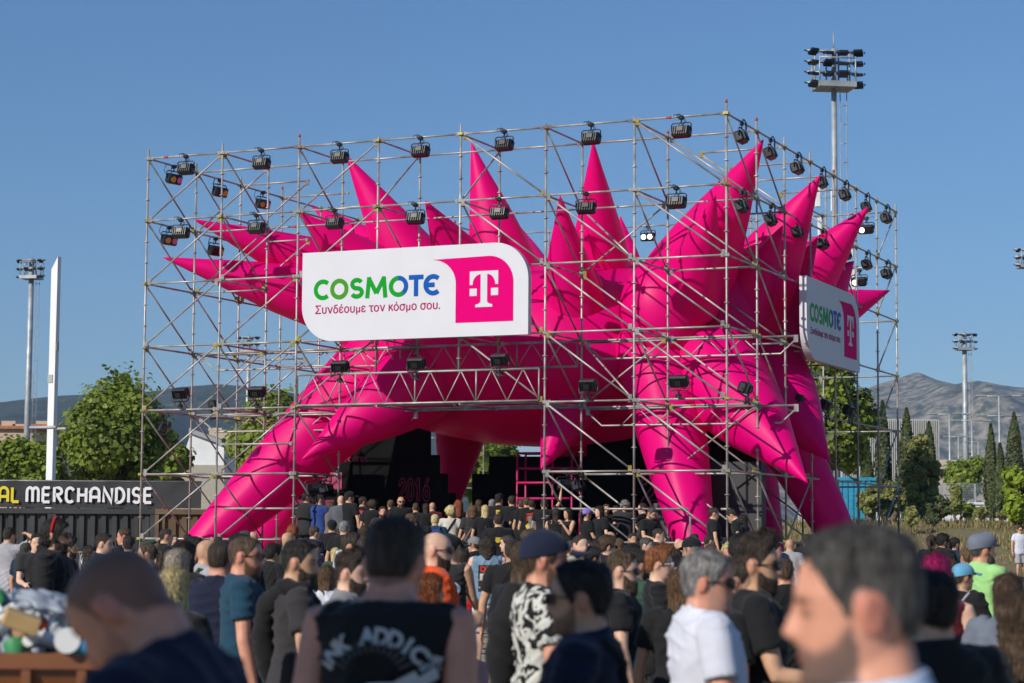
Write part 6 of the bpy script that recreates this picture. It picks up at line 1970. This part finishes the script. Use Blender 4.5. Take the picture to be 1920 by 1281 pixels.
# ------------------------------------------------------------------ on and before the stage
def stage(px, yt, h, lab, d=57, **kw):
    kw.setdefault('lod', 'f')
    p = at(px, yt, d); u, v, _ = uvz(p)
    zb = DECK if v > .12 else (.5 if v > -.6 else 0)
    if p.z - zb < 1.2: zb = max(0.0, p.z - 1.70)
    if p.z - zb > 1.95: zb = p.z - 1.82
    return person(px, yt, h, lab, d=d, zb=zb, **kw)
def stage_d(px):  # a little behind the scaffold front, which runs closer on the right
    p = onv(px, 960, .35); return px_of(p)[2]
def tour(info, seed=0):
    rr = [(*blob(0, 1.385, .10, .035, 9, .45, 3 + seed), INK['red'])]
    rr += [(*blob(-.10, 1.30, .05, .06, 9, .5, 5 + seed), INK['red']), (*blob(.11, 1.29, .05, .07, 9, .5, 6 + seed), INK['orange']), (*blob(-.10, 1.10, .05, .09, 9, .5, 7 + seed), INK['yellow']), (*blob(.11, 1.07, .05, .08, 9, .5, 8 + seed), INK['red'])]
    for i in range(12):
        z = 1.33 - i * .028
        rr += [(*rect(-.085, -.01, z, z + .012), INK['dwhite']), (*rect(.015, .085, z, z + .012), INK['dwhite'])]
    on_cloth(info, rr, maxlen=.05)
FRONT = [
 (575, 922, 'slim young man in black tee looking back over the crowd', dict(heading=20, yaw=50, hair='fade', hc='black', tc='washed', bc='black')),
 (600, 926, 'young man with curly top in royal blue tee', dict(heading=24, yaw=40, hair='quiff', hc='dark', tc='blue', L='fore', Rr='fore')),
 (622, 940, 'brown haired woman in taupe top on the stage', dict(heading=30, hair='wavy', hc='brown', tc='taupe', female=True)),
 (640, 928, 'shaven headed man with grey hooded jacket on his back', dict(heading=8, hair='bald', hc='dark', top='long', tc='hood', skin='fair')),
 (656, 921, 'man in black cap with yellow strap', dict(heading=40, yaw=30, hair='short', hc='dark', tc='black', cap='ball', capc='black')),
 (681, 930, 'man with red tour print on the back of his black tee', dict(heading=12, yaw=50, hair='short', hc='dark', tc='black', pr=1)),
 (699, 937, 'curly dark haired person by the left stage wall', dict(heading=10, hair='curly', hc='dark', tc='black')),
 (718, 948, 'grey bearded man in charcoal tee facing the camera', dict(heading=172, hair='short', hc='dark', tc='charcoal', beard=.02, skin='red')),
 (733, 936, 'light brown haired person in the stage shade', dict(heading=0, hair='short', hc='lbrown', tc='black')),
 (752, 930, 'bald man with sunglasses and black long sleeves facing the crowd', dict(heading=168, hair='bald', hc='dark', top='long', tc='black', glasses='dark', skin='tan', beard=.006)),
 (780, 942, 'man with cropped nape and black tee under the 2016', dict(heading=6, hair='fade', hc='brown', tc='black')),
 (799, 942, 'woman with long dark hair under the 2016', dict(heading=0, hair='long', hc='dark', tc='black', female=True)),
 (811, 941, 'bald man in maroon top in the stage shade', dict(heading=0, hair='bald', hc='dark', tc='maroon', skin='tan')),
 (845, 948, 'woman with blond curls and white tee with bag strap', dict(heading=6, hair='curly', hc='blond', tc='cream', female=True, bag='black', L='hip', Rr='hip')),
 (860, 937, 'woman with long red curls', dict(heading=-4, hair='longcurly', hc='red', top='tank', tc='black', female=True, skin='fair')),
 (886, 946, 'woman with brown curly bob and charcoal tee with strap', dict(heading=-6, hair='bob', hc='lbrown', tc='charcoal', female=True, bag='taupe', Rr='fore')),
 (898, 935, 'woman with long brown hair further back on the stage', dict(heading=0, hair='long', hc='brown', tc='black', female=True)),
 (910, 945, 'blond woman next to the man with hands on hips', dict(heading=0, hair='long', hc='blond', tc='black', female=True)),
 (923, 935, 'grey haired person at the back of the stage', dict(heading=0, hair='short', hc='grey', tc='black')),
 (936, 926, 'man in black tee with yellow letters and hands on hips', dict(heading=2, yaw=30, hair='quiff', hc='black', tc='black', L='hip', Rr='hip', yl=1)),
 (960, 928, 'tall man with dark hair and plain black tee', dict(heading=0, hair='short', hc='dark', tc='black')),
 (978, 935, 'man in black beside the pink shelf frame', dict(heading=0, hair='short', hc='brown', tc='black')),
 (988, 932, 'man with thinning hair before the pink shelf', dict(heading=0, hair='receding', hc='brown', tc='black')),
 (997, 935, 'second man with red tour print on black tee', dict(heading=-4, hair='short', hc='dark', tc='black', pr=2)),
 (1021, 934, 'man in black tee raising his right hand', dict(heading=6, hair='short', hc='dark', tc='black', Rr='up', wl=1)),
 (1043, 951, 'woman in black tank top with bare shoulders', dict(heading=10, hair='long', hc='dark', top='tank', tc='black', female=True)),
 (1065, 950, 'woman shading her face with her hand', dict(heading=-120, hair='long', hc='black', top='tank', tc='black', female=True, L='face', Rr='face')),
 (1101, 952, 'person in purple cap and lime wristband', dict(heading=70, hair='tail', hc='black', tc='black', cap='ball', capc='purple', female=True, Rr='fore')),
 (1124, 946, 'pale woman with black hair facing left', dict(heading=-120, hair='long', hc='black', tc='black', female=True, skin='fair')),
 (1137, 944, 'bearded man facing the camera behind the speaker', dict(heading=176, hair='short', hc='brown', tc='black', beard=.012)),
 (1155, 947, 'man in black half hidden in the stage shade', dict(heading=170, hair='short', hc='dark', tc='black')),
 (1172, 937, 'grey haired person looking down at a phone', dict(heading=178, hair='bob', hc='grey', tc='charcoal', pitch=30, L='fore', Rr='fore')),
 (1204, 942, 'clean shaven man facing left by the rail', dict(heading=-96, hair='short', hc='dark', tc='black', skin='fair')),
 (1222, 950, 'bearded man looking down with a water bottle', dict(heading=140, hair='short', hc='sgrey', tc='black', beard=.014, pitch=24, Rr='fore')),
 (1206, 978, 'long dark haired woman bending behind the rail', dict(heading=60, hair='long', hc='dark', tc='black', female=True, pitch=20)),
 (1339, 950, 'man in black looking right behind the pink leg', dict(heading=88, hair='short', hc='dark', tc='black')),
 (1372, 956, 'man in black bending down behind the scaffold posts', dict(heading=-70, hair='short', hc='dark', tc='black', lean=24, pitch=10)),
 (1392, 962, 'woman in black holding the scaffold tube', dict(heading=-60, hair='long', hc='black', tc='black', female=True)),
]
for px, yt, lab, kw in FRONT:
    pr, bag, yl, wl = kw.pop('pr', 0), kw.pop('bag', None), kw.pop('yl', 0), kw.pop('wl', 0)
    info = stage(px, yt, 17, lab, d=stage_d(px) + (1.2 if 'stage shade' in lab or 'back of' in lab or 'further' in lab else 0) + (-.8 if yt > 944 and 'shade' not in lab else 0), **kw)
    if pr: tour(info, pr)
    if bag: crossbag(info, 1, bag, .02)
    if yl: on_cloth(info, [(*rect(-.05, .05, 1.30, 1.40), INK['yellow']), (*rect(-.015, .015, 1.33, 1.36), INK['black'])])
    if wl: on_cloth(info, [(*rect(.02, .12, 1.35, 1.36), INK['dwhite']), (*rect(.04, .10, 1.32, 1.33), INK['dwhite'])])
# on the steps and the ground right before the stage
LOW = [
 (549, 985, 50, 'woman with big red brown curls by the scaffold post', dict(heading=0, hair='curly', hc='red', tc='black', female=True)),
 (590, 985, 48, 'boy with brown bowl haircut in navy tee', dict(heading=50, hair='short', hc='brown', tc='navy', skin='fair')),
 (623, 974, 50, 'person in dark cap with arm around a shoulder', dict(heading=0, hair='short', hc='dark', tc='black', cap='ball', capc='black')),
 (646, 975, 44, 'grey haired man in black tee with diagonal strap', dict(heading=6, hair='short', hc='grey', tc='black', bag='washed')),
 (770, 962, 53, 'brown haired youth in profile before the stage', dict(heading=70, hair='short', hc='lbrown', tc='navy')),
 (816, 963, 54, 'fair haired child with blue backpack', dict(heading=2, hair='short', hc='blond', tc='teal')),
 (935, 963, 46, 'balding man with yellow eagle emblem on black tee', dict(heading=2, hair='receding', hc='dark', tc='black', eg=1)),
 (684, 985, 46, 'woman with dark curls near the stage steps', dict(heading=10, hair='longcurly', hc='dark', tc='black', female=True)),
 (705, 978, 47, 'woman with brown hair before the bearded man', dict(heading=0, hair='long', hc='brown', tc='black', female=True)),
 (800, 985, 44, 'man with dark hair between orange top and stage', dict(heading=0, hair='short', hc='black', tc='black')),
]
for px, yt, d, lab, kw in LOW:
    d *= .78
    bag, eg = kw.pop('bag', None), kw.pop('eg', 0)
    p = at(px, yt, d); zb = max(0.0, p.z - 1.72)
    zb = min(zb, .92)
    info = person(px, yt, 18, lab, d=d, zb=zb, lod='f', **kw)
    if bag: crossbag(info, 1, bag, .016)
    if eg: on_cloth(info, [(*blob(0, 1.28, .05, .045, 12, .15, 3), INK['yellow']), (*rect(-.14, .14, 1.315, 1.325), INK['yellow'])])

# the rest of the crowd between the camera and the stage: heads seen from behind at about eye level
FILL_H = [('short', 'dark', False), ('short', 'black', False), ('fade', 'dark', False), ('long', 'dark', True), ('long', 'brown', True), ('short', 'brown', False), ('tail', 'brown', True), ('buzz', 'dark', False), ('wavy', 'black', False), ('bob', 'lbrown', True), ('short', 'sgrey', False), ('curly', 'dark', True), ('bald', 'dark', False), ('fade', 'brown', False), ('long', 'blond', True)]
WORDH = {'short': 'short', 'fade': 'faded', 'long': 'long', 'tail': 'tied back', 'buzz': 'shaved', 'wavy': 'wavy', 'bob': 'bobbed', 'curly': 'curly', 'bald': 'shaven'}
WORDC = {'dark': 'dark', 'black': 'black', 'brown': 'brown', 'lbrown': 'light brown', 'sgrey': 'grey', 'blond': 'blond'}
TOPS = ['black', 'washed', 'charcoal', 'navy', 'black', 'grey', 'dgreen', 'lgrey', 'blue', 'white', 'maroon', 'cream']
frnd = random.Random(21)
slots = []
for i in range(36):
    px = 30 + i * 42 + frnd.uniform(-12, 12)
    if 855 < px < 965: continue
    d = frnd.choice((20, 23, 26, 29, 32, 35))
    if px > 1500: d = frnd.uniform(26, 50)
    slots.append((px, d))
for i, (px, d) in enumerate(slots):
    h, c, f = FILL_H[i % len(FILL_H)]; t = TOPS[frnd.randrange(len(TOPS))]
    ht = frnd.uniform(1.56, 1.80) * (.95 if f else 1)
    yt = px_of(Vector((at_y(px, 1000, d).x, d, ht)))[1]
    person(px, yt, 20, '%s in %s top with %s %s hair, standing in the packed crowd' % ('woman' if f else 'man', {'washed': 'faded black', 'dgreen': 'dark green', 'lgrey': 'light grey'}.get(t, t), WORDH[h], WORDC[c]), d=d, heading=frnd.choice((10, 60, 75, 85, 90, 95, 110, -75, 150, 175, 70)), skin=frnd.choice(('fair', 'tan', 'red')), yaw=frnd.choice((0, 0, 20, -20)), L=frnd.choice(('down', 'down', 'fore', 'hip')), Rr=frnd.choice(('down', 'fore', 'phone', 'face', 'down')), hair=h, hc=c, tc=t, female=f, lod='f', group='people standing in the packed crowd')
# a second band closer to the scaffold, on the ground before the steps
for i in range(34):
    px = 300 + i * 37 + frnd.uniform(-12, 12)
    d = stage_d(min(1500, px)) - frnd.uniform(2.5, 8)
    if 855 < px < 965: continue
    h, c, f = FILL_H[(i * 5 + 2) % len(FILL_H)]; t = TOPS[frnd.randrange(len(TOPS))]
    ht = frnd.uniform(1.58, 1.84) * (.95 if f else 1)
    yt = px_of(Vector((at_y(px, 1000, d).x, d, ht)))[1]
    person(px, yt, 20, '%s in %s top with %s %s hair, at the foot of the stage' % ('woman' if f else 'man', {'washed': 'faded black', 'dgreen': 'dark green', 'lgrey': 'light grey'}.get(t, t), WORDH[h], WORDC[c]), d=d, heading=frnd.choice((-60, 0, 20, 60, 80, 95, 150)), skin=frnd.choice(('fair', 'tan', 'red')), L=frnd.choice(('down', 'fore')), Rr=frnd.choice(('down', 'phone', 'down')), hair=h, hc=c, tc=t, female=f, lod='f', group='people at the foot of the stage')

# ------------------------------------------------------------------ lettering and gear on the people in front
def ink_addict():
    L = []
    txt = 'INK ADDICT'; rad = .140; cz = 1.240
    for i, chh in enumerate(txt):
        if chh == ' ': continue
        a = R(156 - 132 * i / (len(txt) - 1))
        V, F = text_mesh(chh, .060, .003)
        rot = (a - math.pi / 2) * .85
        L.append(([(math.cos(a) * rad + x * math.cos(rot) - y * math.sin(rot), cz + math.sin(a) * rad * .78 + x * math.sin(rot) + y * math.cos(rot)) for x, y, z in V], F, INK['dwhite']))
    for i in range(13):
        a = R(150 - 120 * i / 12); c, s = math.cos(a), math.sin(a); w = .003
        L.append(([(c * .09 - s * w, cz + s * .085 + c * w), (c * .09 + s * w, cz + s * .085 - c * w), (c * .13 + s * w, cz + s * .12 - c * w), (c * .13 - s * w, cz + s * .12 + c * w)], [(0, 1, 2, 3)], mat('ink_dim_grey', (.07, .075, .075), rough=.8)))
    V, F = ribbon([(-.13, 1.07), (-.10, 1.15), (-.05, 1.20), (0, 1.22), (.07, 1.225), (.13, 1.26)], .045); L.append((V, F, INK['dwhite']))
    V, F = ribbon([(.11, 1.23), (.18, 1.29)], .026); L.append((V, F, INK['dwhite']))
    L.append((*blob(.192, 1.30, .02, .02, 10, .1, 2), INK['dwhite']))
    V, F = ribbon([(-.08, 1.04), (-.06, 1.10), (-.02, 1.15), (.04, 1.17)], .024); L.append((V, F, INK['black']))
    on_cloth(n3, L, maxlen=.03)
ink_addict()
# jacket slung over the shoulder of the charcoal tee man, and over the patterned shirt
def slung(info, pts, r, m='black'):
    T = info['pose'].top(); mb = MB()
    mb.path([T @ Vector(p) for p in pts], r, 14)
    V, F, N = remeshed(mb, .016, 3); V = wrinkle(V, N, .008, 2.1)
    child(info['o'], 'jacket', np_mesh('jacket', V, F), CL[m])
slung(n12, [(.14, .10, 1.36), (.17, .02, 1.46), (.10, -.08, 1.47), (-.02, -.15, 1.38), (-.12, -.16, 1.22), (-.18, -.12, 1.02), (-.20, -.08, .86)], [.03, .05, .06, .075, .085, .075, .045])
slung(n9, [(-.20, .10, 1.30), (-.21, .02, 1.43), (-.16, -.09, 1.44), (-.12, -.15, 1.32), (-.14, -.16, 1.15), (-.17, -.15, 1.02)], [.05, .075, .085, .09, .08, .05])
# backpack strap on the man in sunglasses; green backpack; blue backpack
crossbag(n4, -1, 'black', .02)
def backpack(info, m, lab):
    T = info['o'].matrix_basis @ info['pose'].top()
    b = MB(); b.box((0, 0, 0), (.30, .15, .42), bevel=.05); 
    o = b.build('backpack', CL[m]); o.matrix_basis = T @ Matrix.Translation((0, -.225, 1.22)); tag(o, lab, 'backpack')
    p = MB(); p.box((0, -.088, -.08), (.22, .05, .18), bevel=.02); p.build('pocket', CL[m], o)
    for s in (-1, 1):
        q = MB(); q.path([(s * .09, .07, .18), (s * .10, .11, .25), (s * .12, .22, .22), (s * .125, .33, .08)], .016, 8); q.build('shoulder_strap', CL[m], o)
for inf in CROWD:
    l = inf['o']['label']
    if 'green backpack' in l: backpack(inf, 'green', 'green backpack on the bald tanned man')
    if 'blue backpack' in l: backpack(inf, 'blue', 'blue backpack on the fair haired child')
# the can in the hand of the bearded man, phones, flyer, water bottle
def hand_pos(info, side):
    S_, E_, W_, f, u = info['pose'].arm(side); return info['o'].matrix_basis @ (W_ + f.normalized() * .085)
p = hand_pos(n6, 1)
b = MB(); b.path([(0, 0, -.058), (0, 0, -.054), (0, 0, .05), (0, 0, .058), (0, 0, .061)], [.024, .033, .033, .027, .026], 20); can = b.build('drink_can', mat('blue_can', (.01, .06, .25), rough=.25, metal=.6)); can.location = p + Vector((0, .01, .03)); tag(can, 'blue drink can held by the bearded man in sunglasses', 'can')
b = MB(); b.tube((0, 0, .0605), (0, 0, .063), .026, n=20); b.build('lid', M_STEEL, can)
def phone(p, rz, lab, m=M_BLACK):
    b = MB(); b.box((0, 0, 0), (.075, .009, .15), bevel=.004); o = b.build('phone', m); o.location = p; o.rotation_euler = (R(-20), 0, rz); tag(o, lab, 'phone')
    q = MB(); q.box((0, -.0052, 0), (.068, .001, .14)); q.build('screen', M_GLASS_D, o)
for inf in CROWD:
    l = inf['o']['label']
    if 'filming with raised phone' in l: phone(hand_pos(inf, 1) + Vector((0, 0, .05)), 0, 'black phone raised by the person in grey green sweater')
    if 'dark green tee holding' in l: phone(hand_pos(inf, 1) + Vector((0, 0, .03)), 1.0, 'black phone held by the tattooed man')
    if 'looking down at a phone' in l: phone(hand_pos(inf, 1) + Vector((0, 0, .03)), 0, 'phone held by the grey haired person on stage')
    if 'with a water bottle' in l:
        b = MB(); b.path([(0, 0, -.1), (0, 0, -.09), (0, 0, .04), (0, 0, .075), (0, 0, .085)], [.026, .032, .032, .014, .013], 14); o = b.build('water_bottle', mat('clear_plastic', (.75, .80, .82), rough=.12, trans=.4)); o.location = hand_pos(inf, 1) + Vector((0, 0, .06)); tag(o, 'clear water bottle held behind the stage rail', 'bottle')
        q = MB(); q.tube((0, 0, .086), (0, 0, .10), .014, n=12); q.build('cap', CL['skyblue'], o)
    if 'forearm and tattoo' in l:
        b = MB(); b.box((0, 0, 0), (.16, .004, .21)); o = b.build('flyer', mat('lilac_paper', (.45, .40, .70), rough=.7)); o.location = hand_pos(inf, -1) + Vector((.05, 0, -.03)); o.rotation_euler = (R(55), R(20), R(20)); tag(o, 'lilac paper flyer in the hand of the red haired woman', 'flyer')

# ------------------------------------------------------------------ litter bin full of rubbish at the lower left
def litter_bin():
    d = 7.0
    pr = at_y(203, 1228, d); x1 = pr.x; zt = pr.z; W = 1.25; x0 = x1 - W
    m = mat('brown_bin_plastic', (.20, .070, .026), rough=.45, noise_amt=.2, noise_scale=4)
    r = empty('litter_bin', ((x0 + x1) / 2, d + .45, 0)); tag(r, 'brown wheeled bin heaped with rubbish', 'bin')
    b = MB(); h = zt - .12
    def rg(z, g): return [Vector((sx * (W / 2 + g), sy * (.44 + g), z)) for sx, sy in ((-1, -1), (1, -1), (1, 1), (-1, 1))]
    b.loft([rg(.16, -.10), rg(h, 0), rg(h + .05, .02), rg(zt, .02), rg(zt, -.03), rg(zt - .08, -.04)], smooth=False)
    b.build('body', m, r)
    b = MB()
    for x in np.linspace(-W / 2 + .08, W / 2 - .08, 7): b.box((x, -.46, zt - .14), (.03, .05, .2))
    b.box((0, -.475, zt - .02), (W + .06, .03, .05)); b.build('rim', m, r)
    for sx in (-1, 1):
        for sy in (-1, 1):
            q = MB(); q.tube((sx * (W / 2 - .2) - .03, sy * .3, .08), (sx * (W / 2 - .2) + .03, sy * .3, .08), .08, n=16); q.build('wheel', M_BLACK, r)
    q = MB(); q.box((0, 0, zt - .06), (W - .1, .78, .02)); q.build('fill', M_BLACKM, r)
    rs = random.Random(3)
    clear = mat('clear_pet', (.55, .59, .60), rough=.12, trans=.35, noise_amt=.35, noise_scale=30, bump=.5, bump_scale=60)
    cup = mat('paper_cup', (.74, .73, .70), rough=.6, noise_amt=.05)
    bag = mat('grey_film', (.42, .46, .52), rough=.3, trans=.3)
    caps = [CL['blue'], CL['white'], CL['green'], CL['red']]
    cx, cy = (x0 + x1) / 2, d + .45
    def place(o):
        pass
    n = 0
    spots = []
    for layer, (z, ex, ey, cnt) in enumerate(((zt - .01, .58, .38, 70), (zt + .03, .54, .34, 60), (zt + .075, .46, .28, 46), (zt + .12, .36, .22, 30), (zt + .155, .26, .16, 16))):
        for k in range(cnt):
            spots.append((cx + .06 - .04 * layer + rs.uniform(-ex, ex), cy + rs.uniform(-ey, ey), z + rs.uniform(-.02, .02)))
    for (x, y, z) in spots:
        kind = rs.choice(('bottle', 'bottle', 'cup', 'cup', 'bottle', 'cup', 'box', 'film', 'can'))
        b = MB()
        if kind == 'bottle':
            r0 = rs.uniform(.020, .028); q = rs.uniform(.7, 1.0)
            b.path([(0, 0, -.11), (0, 0, -.10), (0, 0, -.03), (0.004, 0, 0), (0, 0, .05), (0, 0, .09), (0, 0, .105)], [r0 * .8, r0, r0 * q, r0 * q * .85, r0, r0 * .4, r0 * .38], 12)
            o = b.build('plastic_bottle', clear); tag(o, 'crushed clear plastic bottle in the rubbish heap', 'bottle', 'plastic bottles in the rubbish heap')
            c = MB(); c.tube((0, 0, .106), (0, 0, .124), r0 * .42, n=12); c.build('cap', rs.choice(caps), o)
        elif kind == 'cup':
            b.path([(0, 0, -.06), (0, 0, .06), (0, 0, .064)], [.030, .045, .047], 16); b.tube((0, 0, .0645), (0, 0, .0655), .040, n=16, mi=0)
            o = b.build('paper_cup', rs.choice((cup, cup, mat('brown_cup', (.30, .16, .07), rough=.6), mat('red_cup', (.50, .04, .03), rough=.5), mat('green_cup', (.05, .28, .10), rough=.5)))); tag(o, 'paper cup tossed on the rubbish heap', 'cup', 'paper cups in the rubbish heap')
        elif kind == 'can':
            b.path([(0, 0, -.058), (0, 0, -.052), (0, 0, .05), (0, 0, .058)], [.024, .033, .033, .026], 14)
            o = b.build('drink_can', rs.choice((mat('green_can', (.02, .22, .05), rough=.3, metal=.4), mat('black_can', (.015, .015, .017), rough=.3, metal=.4), mat('red_can', (.40, .02, .02), rough=.3, metal=.4)))); tag(o, 'crumpled drink can in the rubbish heap', 'can', 'drink cans in the rubbish heap')
        elif kind == 'box':
            b.box((0, 0, 0), (.16, .11, .05), bevel=.004)
            o = b.build('food_box', rs.choice((M_CARD, cup))); tag(o, 'small folded food box on the rubbish heap', 'box', 'food boxes in the rubbish heap')
        else:
            b.ell((0, 0, 0), (.075, .055, .04), 0, 26, 18)
            b.v = [tuple(Vector(v) * (1 + .55 * noise.noise(Vector(v) * 34 + Vector((x * 9, 0, 0))) + .3 * noise.noise(Vector(v) * 80))) for v in b.v]
            o = b.build('plastic_bag', bag); tag(o, 'crumpled translucent plastic bag on the rubbish heap', 'plastic bag', 'plastic bags in the rubbish heap')
        o.scale = [rs.uniform(.62, .85)] * 3; o.location = (x, y, z); o.rotation_euler = (rs.uniform(-1.6, 1.6), rs.uniform(-1.6, 1.6), rs.uniform(0, 6.2))
    # the pieces one can tell apart
    def at_heap(px, py, dy=.1): return at_y(px, py, d + dy)
    b = MB(); b.box((0, 0, 0), (.12, .07, .055), bevel=.004); o = b.build('cardboard_box', M_CARD); o.location = at_heap(40, 1165, .03); o.rotation_euler = (.2, .35, .3); tag(o, 'tan cardboard box tilted in the middle of the rubbish', 'box')
    b = MB(); b.path([(0, 0, -.05), (0, 0, .05), (0, 0, .054)], [.030, .040, .042], 20); o = b.build('paper_cup', cup); o.location = at_heap(126, 1205, -.02); o.rotation_euler = (R(80), 0, .2); tag(o, 'white paper cup lying with its base toward the camera', 'cup')
    b = MB(); b.path([(0, 0, -.08), (0, 0, .03), (0, 0, .07)], [.032, .032, .013], 14); o = b.build('plastic_bottle', mat('orange_bottle', (.65, .16, .02), rough=.3)); o.location = at_heap(152, 1190, .0); o.rotation_euler = (.4, .5, 0); tag(o, 'orange bottle with red label at the end of the heap', 'bottle')
    b = MB(); b.path([(0, 0, -.058), (0, 0, .05), (0, 0, .058)], [.03, .033, .027], 16); o = b.build('drink_can', mat('light_blue_can', (.03, .30, .60), rough=.25, metal=.5)); o.location = at_heap(160, 1212, -.03); o.rotation_euler = (.5, 1.3, 0); tag(o, 'light blue drink can below the orange bottle', 'can')
    b = MB(); b.ell((0, 0, 0), (.12, .07, .03), 0, 40, 24); b.v = [tuple(Vector(v) * (1 + .5 * noise.noise(Vector(v) * 24) + .3 * noise.noise(Vector(v) * 70))) for v in b.v]; o = b.build('plastic_bag', bag); o.location = at_heap(95, 1132, .35); o.rotation_euler = (.2, .2, 0); tag(o, 'large crumpled film sheet on top of the rubbish', 'plastic bag')
litter_bin()
bpy.data.scenes.remove(TMP)

# ------------------------------------------------------------------ the air: one closed box of thin haze
def haze():
    m = bpy.data.materials.new('thin_air'); m.use_nodes = True
    nt = m.node_tree; nt.nodes.remove(nt.nodes['Principled BSDF'])
    v = nt.nodes.new('ShaderNodeVolumePrincipled')
    v.inputs['Color'].default_value = (.48, .70, 1.0, 1); v.inputs['Density'].default_value = .0001; v.inputs['Anisotropy'].default_value = .0
    nt.links.new(v.outputs[0], nt.nodes['Material Output'].inputs['Volume'])
    b = MB(); b.box((0, 2700, 302), (9000, 6400, 606)); o = b.build('haze', m); o['kind'] = 'stuff'
haze()
